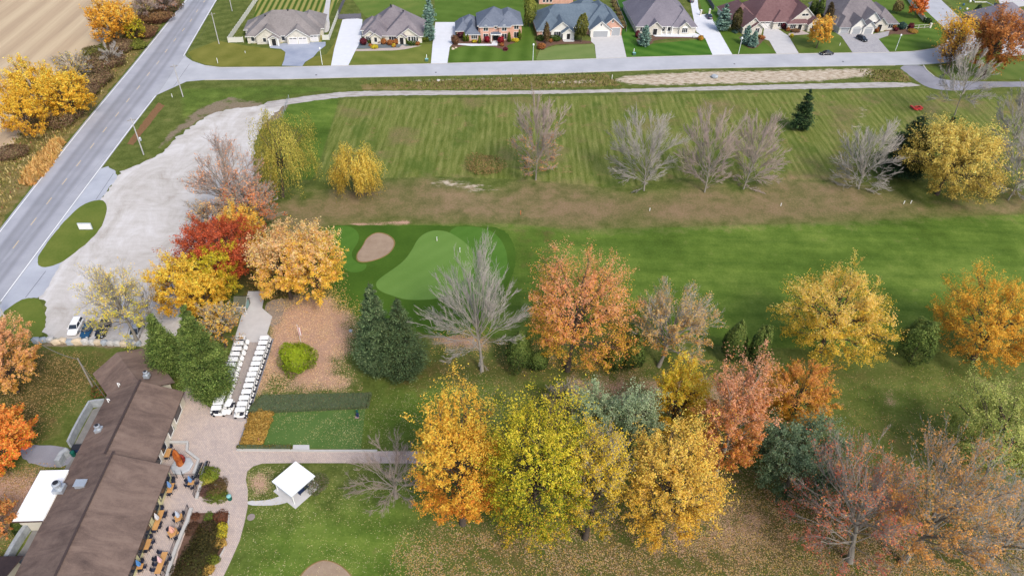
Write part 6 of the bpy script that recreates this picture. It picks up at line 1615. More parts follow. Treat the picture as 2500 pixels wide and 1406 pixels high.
for c4, lb in [([(389.3,1244.5),(401.9,1244.5),(383.3,1292.8),(369.4,1292.8)], 'long pine table beside the clubhouse wall with the white closed umbrella'),
    ([(356.9,1314.6),(371.4,1314.6),(361.5,1340.6),(348.7,1340.6)], 'medium pine table by the clubhouse wall without an umbrella'),
    ([(336.4,1374.8),(351.6,1374.8),(346.3,1388.7),(332.4,1388.7)], 'small pine table with the bright blue closed umbrella at the bottom edge'),
    ([(395.9,1346.3),(410.4,1346.3),(390.6,1399.2),(376,1399.2)], 'long pine table with the pale pink umbrella near the bottom edge'),
    ([(407.9,1094.2),(420.4,1094.2),(412.4,1115.3),(399.3,1115.3)], 'pine table beside the wood carving inside the seat wall'),
    ([(413.6,1179),(426,1179),(419.2,1202),(405.3,1202)], 'pine table with a light blue umbrella by the stacked chairs'),
    ([(460.8,1172.2),(475.6,1172.2),(471.6,1183),(458,1183)], 'small pine table in the corner of the patio railing')]:
    cx = sum(p[0] for p in c4) / 4; cy = sum(p[1] for p in c4) / 4; w, l = span(c4)
    q = [ground_at(*p, .75) for p in c4]; d = (q[0] + q[1]) / 2 - (q[2] + q[3]) / 2
    TAB.append((table(cx, cy, w, l, math.atan2(d.y, d.x) - math.pi / 2, lb), cx, cy))
for (zx, zy), rz, w, lb in [((1030,325), .55, 1.15, 'small square pine table turned askew under a pale blue umbrella'), ((925,600), .75, 1.3, 'square pine table turned askew under the salmon umbrella')]:
    px, py = z3([(zx, zy)])[0]; TAB.append((table(px, py, w, w, rz, lb, 3), px, py))
M_um = {k: plain('umbrella_cloth_' + k, C(*c, .7)[:3], .85, .1, 3) for k, c in dict(white=(232,232,236), pale_blue=(206,216,232), salmon=(240,180,160), pink=(240,200,204), blue=(92,150,214), light_blue=(120,160,214)).items()}
for ti, kx, lb in [(0, 'white', 'closed white umbrella standing through the long table by the wall'), (7, 'pale_blue', 'closed pale blue umbrella over the askew square table'), (8, 'salmon', 'half closed salmon umbrella over the square table'),
                   (3, 'pink', 'closed pale pink umbrella over the long table near the bottom edge'), (2, 'blue', 'closed bright blue umbrella at the bottom edge'), (5, 'light_blue', 'closed light blue umbrella over the table by the stacked chairs'), (6, 'light_blue', 'closed light blue umbrella in the corner of the railing')]:
    tb = TAB[ti][0]; root = thing('umbrella', lb, 'umbrella', tuple(tb.location), 0, 'closed umbrellas on the patio')
    MB().tube((0, 0, 0), (0, 0, 2.5), .025, n=6).build('pole', M_trim, root)
    mb = MB(); n = 12; wide = .34 if kx == 'salmon' else .24; rings = [(.05, 2.45), (wide * .6, 2.0), (wide, 1.45), (wide * .9, 1.05)]
    for r_, z_ in rings:
        for k in range(n): rr = r_ * (1.25 if k % 2 else .8); a = 2 * math.pi * k / n; mb.v.append((rr * math.cos(a), rr * math.sin(a), z_))
    for j in range(3):
        for k in range(n): mb.f.append((j * n + k, j * n + (k + 1) % n, (j + 1) * n + (k + 1) % n, (j + 1) * n + k)); mb.mi.append(0)
    mb.f.append(tuple(range(n))); mb.mi.append(0); mb.build('canopy', M_um[kx], root)
def make_chair():
    root = thing('patio_chair', '', 'chair', (0, 0, 0), 0, 'black patio chairs')
    MB().box(-.24, .24, -.24, .24, .41, .45).build('seat', M_chairb, root)
    mb = MB(); mb.add([(-.24, -.25, .45), (.24, -.25, .45), (.24, -.34, .92), (-.24, -.34, .92), (-.24, -.22, .45), (.24, -.22, .45), (.24, -.31, .92), (-.24, -.31, .92)], [(0, 1, 2, 3), (7, 6, 5, 4), (0, 4, 5, 1), (2, 6, 7, 3), (1, 5, 6, 2), (4, 0, 3, 7)]); mb.build('backrest', M_chairm, root)
    for sx in (-1, 1):
        MB().box(sx * .25 - .02, sx * .25 + .02, -.28, .22, .62, .66).build('armrest', M_chairm, root)
        for sy in (-1, 1): MB().tube((sx * .23, sy * .22, .62 if sy > 0 else .42), (sx * .25, sy * .27, 0), .02, n=4).build('leg', M_chairm, root)
    return root
CH = [(p, t) for t, lst in [(0, [(720,155),(785,238),(765,300),(690,432),(673,500),(580,575),(612,245),(592,300),(556,385),(520,500)]), (1, [(512,690),(553,775),(503,880),(420,942),(338,870)]),
    (2, [(350,1135),(400,1230),(315,1298),(236,1215)]), (3, [(683,965),(862,1085),(772,1170),(724,1278),(592,1100),(640,1085),(598,1190),(556,1290)]), (7, [(1105,262),(968,288),(1075,362),(968,377)]), (8, [(1035,540),(852,560),(868,668),(978,705)])] for p in z3(lst)] + \
     [(p, t) for t, lst in [(4, [(325,98),(372,185),(328,260),(235,332),(188,185),(163,250)]), (5, [(378,798),(378,850),(415,968),(290,1110),(205,930),(215,1015)]), (6, [(800,780),(673,835),(887,865),(780,970),(713,920),(663,915)])] for p in z2(lst)]
tn = ['the long wall-side table', 'the medium wall-side table', 'the small bottom table', 'the pink umbrella table', 'the table beside the carving', 'the table by the stacked chairs', 'the railing corner table', 'the pale blue umbrella table', 'the salmon umbrella table']
ch0 = make_chair(); cnt = {}
tot = {}
for _, t in CH: tot[t] = tot.get(t, 0) + 1
for i, ((px, py), t) in enumerate(CH):
    p = ground_at(px, py, .5); tb = TAB[t][0]; d = Vector((tb.location.x - p.x, tb.location.y - p.y, 0)); ca = math.cos(tb.rotation_euler.z); sa = math.sin(tb.rotation_euler.z)
    lx, ly = d.x * ca + d.y * sa, -d.x * sa + d.y * ca           # face across the nearest table side
    if t in (0, 3):
        w_ = abs(ly) > 2.0 and abs(lx) < .7
        dirn = Vector((0, 1 if ly > 0 else -1, 0)) if w_ else Vector((1 if lx > 0 else -1, 0, 0))
        dirn = Vector((dirn.x * ca - dirn.y * sa, dirn.x * sa + dirn.y * ca, 0))
    else: dirn = d
    rz = math.atan2(dirn.y, dirn.x) - math.pi / 2 + random.gauss(0, .12)
    cnt[t] = cnt.get(t, 0) + 1
    horiz = 'left' if lx > .3 else ('right' if lx < -.3 else 'middle'); vert = 'far' if ly < -.3 else ('near' if ly > .3 else 'central')
    lb = 'black patio chair on the %s %s side of %s' % (vert, horiz, tn[t])
    key = lb; cnt[key] = cnt.get(key, 0) + 1
    if cnt[key] > 1: lb = 'black chair, %s, %s %s side of %s' % (['', 'one', 'second', 'third', 'fourth', 'fifth', 'sixth'][cnt[key]], vert, horiz, tn[t])
    loc = (p.x, p.y, .018)
    if i == 0: ch0.location = loc; ch0.rotation_euler = (0, 0, rz); ch0['label'] = lb
    else: dup(ch0, loc, rz, lb)
for (px, py), lb in zip(z2([(150,985),(112,1002),(90,1065)]), ['black chair stored against the yellow wall, upper one', 'black chair stored against the yellow wall, middle one', 'black chair stored against the yellow wall, lower one']):
    p = ground_at(px, py, .5); dup(ch0, (p.x, p.y, .018), AX + math.pi / 2, lb)

# railing round the patio
def railing(pix, label, h=1.05, posts=1.8):
    w = [ground_at(*p).to_2d() for p in pix]; root = thing('railing', label, 'railing', (w[0].x, w[0].y, .018), 0)
    o2 = w[0]
    for i in range(len(w) - 1):
        a, b = w[i] - o2, w[i + 1] - o2; L = (b - a).length; n = max(1, round(L / posts))
        for z in (h, .14): MB().tube((a.x, a.y, z), (b.x, b.y, z), .03, n=4).build('rail', M_iron, root)
        for k in range(n + (i == len(w) - 2)):
            q = a.lerp(b, k / n); MB().box(q.x - .035, q.x + .035, q.y - .035, q.y + .035, 0, h + .05).build('post', M_iron, root)
        m = int(L / .16); mb = MB()
        for k in range(m):
            q = a.lerp(b, (k + .5) / m); mb.box(q.x - .009, q.x + .009, q.y - .009, q.y + .009, .14, h)
        mb.build('balusters', M_iron, root)['kind'] = 'stuff'
    return root
railing(z3([(1215,160),(1110,440),(1000,760),(900,1040),(790,1370),(740,1520)]), 'long black metal railing along the right edge of the patio')
railing(z2([(945,765),(880,980),(835,1180)]), 'short black railing beside the small planting bed')
railing(z2([(255,760),(470,765)]), 'black railing between the yellow wall and the gate gap')
railing(z2([(600,765),(930,770)]), 'black railing right of the gate gap under the carving')
for (a, b), lb in [(((470,765),(440,700)), 'black gate leaf standing open, left one'), (((600,765),(580,690)), 'black gate leaf standing open, right one')]:
    w = [ground_at(*p).to_2d() for p in z2([a, b])]; d = (w[1] - w[0]).normalized() * .95
    g_ = thing('gate', lb, 'gate', (w[0].x, w[0].y, .018), math.atan2(d.y, d.x))
    MB().box(0, .95, -.02, .02, .1, .15).box(0, .95, -.02, .02, 1.0, 1.05).box(0, .04, -.02, .02, .1, 1.05).box(.91, .95, -.02, .02, .1, 1.05).build('frame', M_iron, g_)
    mb = MB()
    for k in range(6): mb.box(.1 + k * .14, .12 + k * .14, -.01, .01, .15, 1.0)
    mb.build('balusters', M_iron, g_)['kind'] = 'stuff'

# carved wood sculpture on its stone base
M_carve = None
def carve_mat():
    m = NT('stained_carved_wood', .55, .3); f = m.noise(2.0, m.pos((1, 1, .4), obj=True), 5, .7)
    m.base(m.ramp(f, [(.32, C(110,50,26,.7)), (.48, C(176,92,40,.72)), (.66, C(206,126,60,.74))])); m.bump(f, .6, .08); return m.m
M_carve = carve_mat()
p = ground_at(*z2([(545,495)])[0]); sc = thing('wood_carving', 'tall orange-brown carved tree trunk sculpture on a round pale stone base', 'sculpture', (p.x, p.y, .018), .3)
rng = random.Random(4); mb = MB(); n = 12
prof = [(.55, .34), (.58, .7), (.5, 1.1), (.46, 1.6), (.5, 2.1), (.52, 2.6), (.44, 3.1), (.3, 3.6), (.14, 4.0), (.03, 4.25)]
for j, (r_, z_) in enumerate(prof):
    for k in range(n):
        a = 2 * math.pi * k / n; rr = r_ * (1 + .18 * math.sin(3 * a + j * .7) + rng.uniform(-.08, .08)); mb.v.append((rr * math.cos(a) * 1.1, rr * math.sin(a) * .85, z_))
for j in range(len(prof) - 1):
    for k in range(n): mb.f.append((j * n + k, j * n + (k + 1) % n, (j + 1) * n + (k + 1) % n, (j + 1) * n + k)); mb.mi.append(0)
mb.build('carved_trunk', M_carve, sc, True)
w2 = MB()
pts = [Vector(v) for v in [(.5, -.1, 2.9), (.85, -.25, 2.6), (.95, -.3, 1.9), (.8, -.25, 1.3), (.55, -.1, .8)]]
for a, b, r0, r1 in zip(pts[:-1], pts[1:], (.12, .22, .24, .2), (.22, .24, .2, .14)): w2.tube(a, b, r0, r1, 7)
w2.build('carved_wing', plain('dark_red_wood', C(140,50,40,.7)[:3], .6, .2, 3), sc, True)
pb = ground_at(*z2([(572,510)])[0]); pl_ = MB().lathe([(1.75, 0), (1.75, .22), (1.55, .32), (.9, .34)], 8).build('stone_base', plain('pale_grey_stone', C(196,200,204,.7)[:3], .9, .12, 1), sc)
pl_.location = ((pb.x - p.x) * math.cos(.3) + (pb.y - p.y) * math.sin(.3), -(pb.x - p.x) * math.sin(.3) + (pb.y - p.y) * math.cos(.3), 0)

# rows of pull carts on their racks
def pull_cart():
    root = thing('pull_cart', '', 'golf trolley', (0, 0, 0), 0, 'pull carts nested beside the patio')
    MB().tube((-.35, 0, .3), (.35, 0, 1.0), .03, n=5).tube((.35, 0, 1.0), (.55, 0, 1.02), .03, n=5).tube((-.35, 0, .3), (-.3, 0, .05), .03, n=5).build('frame', M_galv, root)
    for sy in (-1, 1): MB().tube((-.2, sy * .30, .15), (-.2, sy * .34, .15), .15, n=10).build('wheel', M_tyre, root)
    MB().box(-.3, .1, -.16, .16, .3, .42).build('bag_rest', M_black, root); return root
pc0 = None
for (a, b), side in [(((972,450),(850,730)), 'left'), (((1095,415),(1015,670)), 'right')]:
    A, B_ = [ground_at(*q, .5) for q in z2([a, b])]; n = 9
    for k in range(n):
        q = A.lerp(B_, k / (n - 1)); lb = 'dark pull cart, %s from the far end of the %s nested row' % (ordw[k], side)
        d = (B_ - A); rz = math.atan2(d.y, d.x)
        if pc0 is None: pc0 = pull_cart(); pc0.location = (q.x, q.y, .018); pc0.rotation_euler = (0, 0, rz); pc0['label'] = lb
        else: dup(pc0, (q.x, q.y, .018), rz, lb)

# bins
M_bin = plain('green_bin_plastic', C(20,104,90,.6)[:3], .5, .08)
M_binl = plain('pale_bin_lid', C(150,206,206,.7)[:3], .4, .05)
for px, py, lb, lid in [(423, 1051, 'dark green round litter bin by the cream clubhouse wall', M_bin), (562, 1219, 'green litter bin with pale lid at the corner of the small planting bed', M_binl), (181, 1112, 'green bin behind the clubhouse in the service yard', M_bin)]:
    p = ground_at(px, py); b = thing('litter_bin', lb, 'bin', (p.x, p.y, .02), 0, 'green bins')
    MB().lathe([(.3, 0), (.34, .1), (.36, .85), (.38, .9)], 12).build('body', M_bin, b); MB().lathe([(.38, .9), (.34, 1.02), (.16, 1.1)], 12).build('lid', lid, b)
p = ground_at(194, 1100); b = thing('dumpster', 'dark waste container in the service yard', 'bin', (p.x, p.y, .02), AX)
MB().box(-.8, .8, -.5, .5, .1, 1.0).build('body', M_navy, b); MB().box(-.84, .84, -.54, .54, 1.0, 1.07).build('lid', M_black, b)
p = ground_at(873, 1013); b = thing('ball_washer', 'dark teal ball washer post with a small rubbish basket on the practice turf', 'golf equipment', (p.x, p.y, .015), 0)
MB().tube((0, 0, 0), (0, 0, 1.0), .05, n=6).build('post', M_black, b); MB().lathe([(.16, .8), (.2, .9), (.2, 1.25), (.1, 1.35)], 10).build('washer', M_bin, b)
MB().lathe([(.22, .05), (.26, .7), (.28, .72)], 10, c=(.1, -.32, 0)).build('basket', M_navy, b); MB().box(-.35, .35, -.75, -.3, 0, .04).build('base_plate', plain('pinkish_slab', C(190,160,156,.6)[:3], .9), b)
p = ground_at(635, 1083); b = MB().tube((0, 0, 0), (0, 0, 1.5), .1, .08, 8).build('marker_post', plain('salmon_wood', C(200,140,110,.65)[:3], .8, .1)); b.location = (p.x, p.y, 0); tag(b, 'short salmon wooden post standing in the golden grass', 'post')

# hedges
def hedge(name, pix, hgt, cols, label, dens=1.0, cat='hedge', base_mat=None):
    w = [ground_at(*p).to_2d() for p in pix]; c_ = sum(w, Vector((0, 0))) / 4
    rng = np.random.default_rng(int(pix[0][0])); root = thing(name, label, cat, (c_.x, c_.y, 0))
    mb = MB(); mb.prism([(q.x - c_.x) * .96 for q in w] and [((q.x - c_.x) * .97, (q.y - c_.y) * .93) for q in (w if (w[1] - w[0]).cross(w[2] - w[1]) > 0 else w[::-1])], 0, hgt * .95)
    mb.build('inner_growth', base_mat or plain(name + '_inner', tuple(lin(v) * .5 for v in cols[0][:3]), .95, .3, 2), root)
    zc = depth_of((c_.x, c_.y, 0)); pxm = zc / (FOC * 1024 / 2500); sz = max(.12, .8 * pxm)
    Wd = np.array([q[:] for q in w]); area = abs(sum(Wd[i, 0] * Wd[(i + 1) % 4, 1] - Wd[(i + 1) % 4, 0] * Wd[i, 1] for i in range(4))) / 2
    N = int(min(16000, area * 2.2 / (sz * sz) * dens)); a = rng.random((N, 1)); b = rng.random((N, 1))
    P = (Wd[0] * (1 - a) + Wd[1] * a) * (1 - b) + (Wd[3] * (1 - a) + Wd[2] * a) * b
    z = np.full((N, 1), hgt); sd_ = rng.random(N) < .4
    z[sd_, 0] = rng.uniform(.05, hgt, sd_.sum())
    # leaves on the sides: snap to a random edge
    e = rng.integers(0, 4, N); t = rng.random((N, 1)); E = Wd[e] * (1 - t) + Wd[(e + 1) % 4] * t
    P = np.where(sd_[:, None], E, P); pos = np.concatenate([P, z], 1) + rng.normal(0, .05, (N, 3)); pos[:, 2] = np.abs(pos[:, 2])
    nr = rand_dir(rng, N) * .7 + np.array([0, 0, .8])
    V, Q = leaves(pos, nr, sz, rng); add_part('foliage', V, Q, M_leaf, root, pal(cols, rng, N, None, .8), ref=np.array([c_.x, c_.y, 0]))
    return root
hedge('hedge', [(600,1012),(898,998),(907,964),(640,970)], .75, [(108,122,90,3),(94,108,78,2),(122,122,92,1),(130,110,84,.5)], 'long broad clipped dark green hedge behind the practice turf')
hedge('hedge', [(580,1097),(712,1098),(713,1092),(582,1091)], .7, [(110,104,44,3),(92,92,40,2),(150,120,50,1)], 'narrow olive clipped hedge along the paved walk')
GGR = [(206,160,80,3),(186,140,66,2),(222,180,106,1.5),(160,124,60,1)]
k = 0
for r_ in range(6):
    for c_ in range(3):
        px = 612 + c_ * 17 + (5 - r_) * 4.6 - 12; py = 1014 + r_ * 13.6
        if px > 662 - (r_ * 4.4): continue
        bush(px + random.uniform(-2, 2), py + random.uniform(-2, 2), 2.0, random.uniform(.7, 1.0), 'golden grass tuft left of the practice turf, %s row from the hedge, %s one' % (ordw[r_], ['left', 'middle', 'right'][c_]), GGR, group='golden grass tufts beside the practice turf', name='grass_tuft', cat='ornamental grass', dens=.9)
for px, py, w, h, lb, cc in [(514,1160,3.0,1.0,'bright green spreading shrub at the top of the small bed',[(140,150,50,3),(110,124,44,2)]),(508,1172,2.4,.8,'yellow-green low shrub beside the pull carts',[(190,180,70,3),(150,150,60,2)]),
    (534,1192,3.2,.9,'brown twiggy low shrub in the small bed',[(130,104,70,3),(110,90,60,2)]),(505,1196,2.8,.6,'purple-brown ground shrub in the small bed',[(120,84,84,3),(104,76,70,2)]),(522,1213,2.6,.7,'green spreading juniper at the lower left of the small bed',[(120,130,50,3),(100,112,44,2)]),(541,1214,2.4,.7,'green spreading juniper at the lower right of the small bed',[(120,130,50,3),(100,112,44,2)]),
    (510,1310,4.6,1.1,'dark brown-green shrub, upper part of the large bed',[(84,76,44,3),(66,62,38,2),(110,92,50,1)]),(497,1345,5.4,1.1,'dark brown-green shrub, middle of the large bed',[(84,76,44,3),(66,62,38,2)]),(478,1378,5.4,1.1,'dark brown-green shrub, lower part of the large bed',[(84,76,44,3),(66,62,38,2),(90,100,44,.5)]),(455,1402,4.6,.9,'dark brown low shrub at the bottom edge of the large bed',[(100,84,56,3),(76,66,40,2)]),
    (545,1292,1.8,1.0,'yellow-green grass clump at the right edge of the large bed, upper one',YB[:1]+[(170,160,60,3)]),(543,1308,1.8,1.0,'yellow-green grass clump at the right edge of the large bed, lower one',YB[:1]+[(170,160,60,3)]),(538,1328,1.9,.9,'amber grass clump in the large bed',GGR),(520,1368,2.2,.8,'olive green plant at the kerb of the large bed',[(130,134,50,3),(110,116,44,2)]),(512,1392,1.8,.8,'amber plant near the bottom of the large bed',GGR),
    (478,1262,1.4,.5,'small reddish plant at the top left of the large bed',[(130,84,70,3)]),(510,1262,1.6,.4,'small green plant at the top of the large bed',[(110,130,50,3)]),(470,1290,2.4,.5,'brown low plant by the bed wall',[(110,76,64,3),(90,64,54,2)]),(540,1262,2.4,.5,'red-brown low plant at the top right of the large bed',[(140,84,66,3),(110,70,56,2)])]:
    bush(px, py, w, h, lb, cc, group='shrubs in the patio beds')
p = ground_at(*z2([(1285,920)])[0]); b = MB().lathe([(.1, 0), (.2, .12), (.16, .2)], 8).build('garden_lamp', M_trim); b.location = (p.x, p.y, .03); tag(b, 'small round white garden light in the small planting bed', 'lamp')
p = ground_at(613, 1262); b = MB().lathe([(.6, 0), (.6, .05), (.45, .07)], 12).build('drain_cover', plain('stone_drain', C(170,156,150,.6)[:3], .9, .15)); b.location = (p.x, p.y, 0.01); tag(b, 'round pale cover in the grass beside the curving walk', 'drain cover')

# ---------------------------------------------------------------- boulder wall
zb_ = lambda pts: zoomed(0, 740, 6.392, pts)
B = [(515,635,505,618),(632,738,525,602),(738,850,530,602),(825,950,530,635),(943,1060,540,616),(1048,1166,550,638),(1145,1304,555,637),(1290,1406,560,637),(1392,1490,566,642),(1480,1590,572,645),(1585,1690,578,645),(1685,1790,585,650),(1785,1895,590,655),(1890,1992,592,662),(1988,2084,600,650),(2080,2150,605,655),(2140,2205,610,655)]
ST = [plain('blue_grey_boulder', C(180,188,196,.7)[:3], .9, .14, 1.2, bump=.4), plain('cream_boulder', C(226,208,180,.72)[:3], .9, .12, 1.2, bump=.4), plain('pale_boulder', C(210,208,204,.7)[:3], .9, .13, 1.2, bump=.4)]
bw = thing('boulder_wall', 'row of big pale limestone boulders between the lot and the lawn', 'stone wall', tuple(ground_at(200, 832)), 0)
for i, (xa, xb, ya, yb) in enumerate(B):
    (pa, qa), (pb_, qb) = zb_([(xa, yb), (xb, yb)]); a, b = ground_at(pa, qa - 2), ground_at(pb_, qb - 2)
    cx = (a + b) / 2; w_ = (b - a).length; h_ = .75 + .35 * random.random()
    me_ = bmesh.new(); bmesh.ops.create_icosphere(me_, subdivisions=1, radius=1)
    rr = random.Random(i)
    for v in me_.verts:
        v.co = Vector((max(-.8, min(.8, v.co.x * 1.25)) * w_ * .62, max(-.75, min(.75, v.co.y)) * .8, max(-.5, min(.78, v.co.z)) * h_)) * rr.uniform(.88, 1.1)
    md = bpy.data.meshes.new('stone'); me_.to_mesh(md); me_.free(); md.materials.append(ST[[0, 0, 2, 1, 1, 0, 1, 2, 2, 1, 0, 2, 2, 1, 0, 2, 0][i]])
    o = part('stone', md, bw); o.location = (cx.x - bw.location.x, cx.y - bw.location.y, h_ * .42); o.rotation_euler = (0, 0, rr.uniform(-.3, .3))

# ---------------------------------------------------------------- sign on the island
q = [ground_at(195.4, 561), ground_at(226.8, 561)]; c_ = (q[0] + q[1]) / 2
sg = thing('roadside_sign', 'large blank white sign board on the grass island', 'sign', tuple(c_), math.atan2((q[1] - q[0]).y, (q[1] - q[0]).x))
L = (q[1] - q[0]).length
MB().box(-L / 2, L / 2, -.12, .12, .25, 1.75).build('board', plain('white_sign_face', (.8, .8, .8), .4, .02), sg)
MB().box(-L / 2 - .05, L / 2 + .05, -.14, .14, .17, .25).box(-L / 2 - .05, L / 2 + .05, -.14, .14, 1.75, 1.83).box(-L / 2 - .05, -L / 2, -.14, .14, .25, 1.75).box(L / 2, L / 2 + .05, -.14, .14, .25, 1.75).build('frame', M_trimb, sg)
for x in (-L / 2 + .4, L / 2 - .4): MB().box(x - .06, x + .06, -.06, .06, 0, .25).build('post', M_iron, sg)

# ---------------------------------------------------------------- poles, wires, lamps
M_pole = plain('weathered_pole', C(206,204,204,.7)[:3], .85, .1, 2)
M_polew = plain('grey_brown_pole', C(168,160,148,.64)[:3], .9, .15, 2)
def utility_pole(px, py, h, label, arm=True, box=False, mat=None, azi=.5):
    p = ground_at(px, py); root = thing('utility_pole', label, 'utility pole', (p.x, p.y, 0), azi, 'utility poles along the road')
    MB().tube((0, 0, 0), (0, 0, h), .17, .11, 8).build('pole', mat or M_pole, root)
    if arm:
        MB().box(-1.1, 1.1, -.05, .05, h - .7, h - .58).build('crossarm', M_polew, root)
        for x in (-1, -.45, .45, 1): MB().lathe([(.05, 0), (.06, .12), (.03, .2)], 6, c=(x, 0, h - .58)).build('insulator', M_galv, root)
    if box: MB().lathe([(.3, 0), (.32, .05), (.32, .85), (.24, .95)], 10, c=(.42, 0, h * .38)).build('transformer', M_galv, root)
    return root
utility_pole(535, 108, 11, 'pale utility pole behind the street corner on the grass left of the tan bungalow')
utility_pole(447, 237, 10.4, 'pale utility pole at the mouth of the side street')
utility_pole(351, 378, 10.8, 'pale utility pole with a drum transformer on the grass by the lot', box=True)
utility_pole(13, 776, 9.5, 'pale utility pole cut by the left edge at the lower end of the lot', box=True)
utility_pole(228, 947, 7.6, 'grey wooden pole with a sagging cable on the lawn left of the clubhouse', arm=False, mat=M_polew)
utility_pole(567, 28, 9, 'short pale utility pole near the top edge by the white fence', arm=False)
def cable(a, b, sag, label, r=.035):
    pts = [a.lerp(b, t / 14) - Vector((0, 0, sag * 4 * (t / 14) * (1 - t / 14))) for t in range(15)]
    mb = MB()
    for u, v in zip(pts[:-1], pts[1:]): mb.tube(u, v, r, n=4, caps=False)
    return tag(mb.build('cable', plain('grey_cable', C(150,150,150,.5)[:3], .8)), label, 'cable')
a = ground_at(228, 947); a.z = 7.4
cable(a, ground_at(76, 826, 7.0), .9, 'thick grey overhead cable running from the wooden pole to the upper left', .05)
cable(a, ground_at(262, 976, 3.9), .5, 'thin grey service cable from the wooden pole to the clubhouse roof', .03)
pw = [ground_at(13, 776), ground_at(351, 378), ground_at(447, 237), ground_at(535, 108)]
for z in (9.4,):
    for i in range(3):
        u, v = pw[i].copy(), pw[i + 1].copy(); u.z = v.z = z; cable(u, v, 1.0, 'thin roadside overhead wire between poles, %s span from the near end' % ordw[i], .012)
M_lampp = plain('white_lamp_post', (.74, .78, .78), .4, .04)
for px, py, lb in [(787,159,'white street lamp beside the stamped grey driveway'),(1301,149,'white street lamp between the brick house and blue-grey roofed bungalow lawns'),(1803,132,'white street lamp before the maroon roofed house'),(2186,124,'white street lamp on the corner house lawn')]:
    p = ground_at(px, py); root = thing('street_lamp', lb, 'street lamp', (p.x, p.y, 0), 0, 'white street lamps')
    MB().tube((0, 0, 0), (0, 0, 5.3), .1, .07, 8).build('post', M_lampp, root); MB().lathe([(.08, 5.3), (.3, 5.45), (.34, 5.7), (.2, 5.95), (.06, 6.05)], 12).build('lamp_head', M_lampp, root)
M_ubox = plain('green_utility_box', C(90,130,116,.6)[:3], .6, .08)
for px, py, lb in [(1042,150,'green utility box with a pale post on the lawn of the cream bungalow'),(1548,135,'green utility box with a white marker on the lawn of the stone house')]:
    p = ground_at(px, py); root = thing('utility_box', lb, 'utility box', (p.x, p.y, 0), .1)
    MB().box(-.5, .5, -.45, .45, 0, .8).build('cabinet', M_ubox, root); MB().box(-.54, .54, -.49, .49, .8, .86).build('lid', M_binl, root); MB().box(-.09, .09, .7, .88, 0, 2.0).build('marker_post', M_trim, root)
for px, py, h_, lb, cc in [(532,155,1.7,'small white roadside marker with a red band at the street corner',M_trim),(421,238,1.1,'short white marker stake near the corner utility pole',M_trim),(599,130,.6,'small pale stake in the lawn of the tan bungalow',M_trim),(1248,200,1.2,'pale blue marker post on the weedy strip below the street',M_trimb),(1494,194,1.4,'white marker post beside the sandy strip',M_trim),
    (1067,588,1.0,'small white golf marker on the upper putting green',M_trim),(1123,616,1.2,'white hole marker on the right of the putting green',M_trim),(1586,515,.7,'white distance stake, left one on the brown grass band',M_trim),(1906,503,.7,'white distance stake, middle one on the brown grass band',M_trim),(2206,498,.8,'white distance stake, left of the close pair below the golden willow',M_trim),(2223,497,.8,'white distance stake, right of the close pair below the golden willow',M_trim),(1271,524,1.0,'orange stake above the fairway edge',plain('orange_stake', C(220,130,80,.7)[:3], .8)),(2050,112,.9,'small white plaque on the lawn beside the paved driveway',M_trim)]:
    p = ground_at(px, py); b = MB().box(-.07, .07, -.07, .07, 0, h_).box(-.1, .1, -.1, .1, h_, h_ + .06).build('marker_stake', cc); b.location = (p.x, p.y, .01); tag(b, lb, 'marker')
p = ground_at(735, 836); fp = thing('flagpole', 'white flagpole with hanging red and white flags behind the lime green tree', 'flagpole', (p.x, p.y, 0), 0)
MB().tube((0, 0, 0), (0, 0, 4.6), .05, .035, 8).lathe([(.07, 4.6), (.07, 4.72)], 8).build('pole', M_trim, fp)
fl = MB(); fw = .5
for k in range(5):
    x0, x1 = fw * k / 5, fw * (k + 1) / 5; y0, y1 = .07 * math.sin(k * 1.9), .07 * math.sin((k + 1) * 1.9)
    fl.add([(x0, y0, 2.0), (x1, y1, 1.8), (x1, y1, 3.9), (x0, y0, 4.1)], [(0, 1, 2, 3)], 1 if k in (1, 2, 3) and k != 2 else (0 if k != 2 else 1))
fl.build('flag', [plain('red_flag_cloth', (.55, .03, .04), .8), plain('white_flag_cloth', (.75, .75, .75), .8)], fp)
p = ground_at(2237, 266); b = thing('red_implement', 'red painted farm implement with two round blades lying in the meadow', 'farm implement', (p.x, p.y, 0), .2)
M_red = plain('red_paint', (.5, .05, .04), .6, .15)
MB().box(-1.5, 1.5, -.9, -.5, .2, .6).box(-.3, 1.2, .5, .8, .3, .6).box(-1.6, -1.0, -.9, 1.3, .3, .7).box(1.0, 1.6, -.9, .6, .2, .7).build('frame', M_red, b)
for x in (-.7, .5): MB().lathe([(.45, 0), (.5, .1), (.1, .3)], 10, c=(x, -1.1, .2)).build('blade', M_red, b)
# gate by the meadow lane
w = [ground_at(706, 244).to_2d(), ground_at(690, 290).to_2d()]
wf = thing('wire_fence', 'short pale post and wire fence beside the gravel track', 'fence', (w[0].x, w[0].y, 0), 0)
d = w[1] - w[0]
for k in range(6): q = d * (k / 5); MB().tube((q.x, q.y, 0), (q.x, q.y, 1.6), .07, n=6).build('post', M_galv, wf)
for z in (.6, 1.1, 1.5): MB().tube((0, 0, z), (d.x, d.y, z), .02, n=3).build('wire', M_galv, wf)

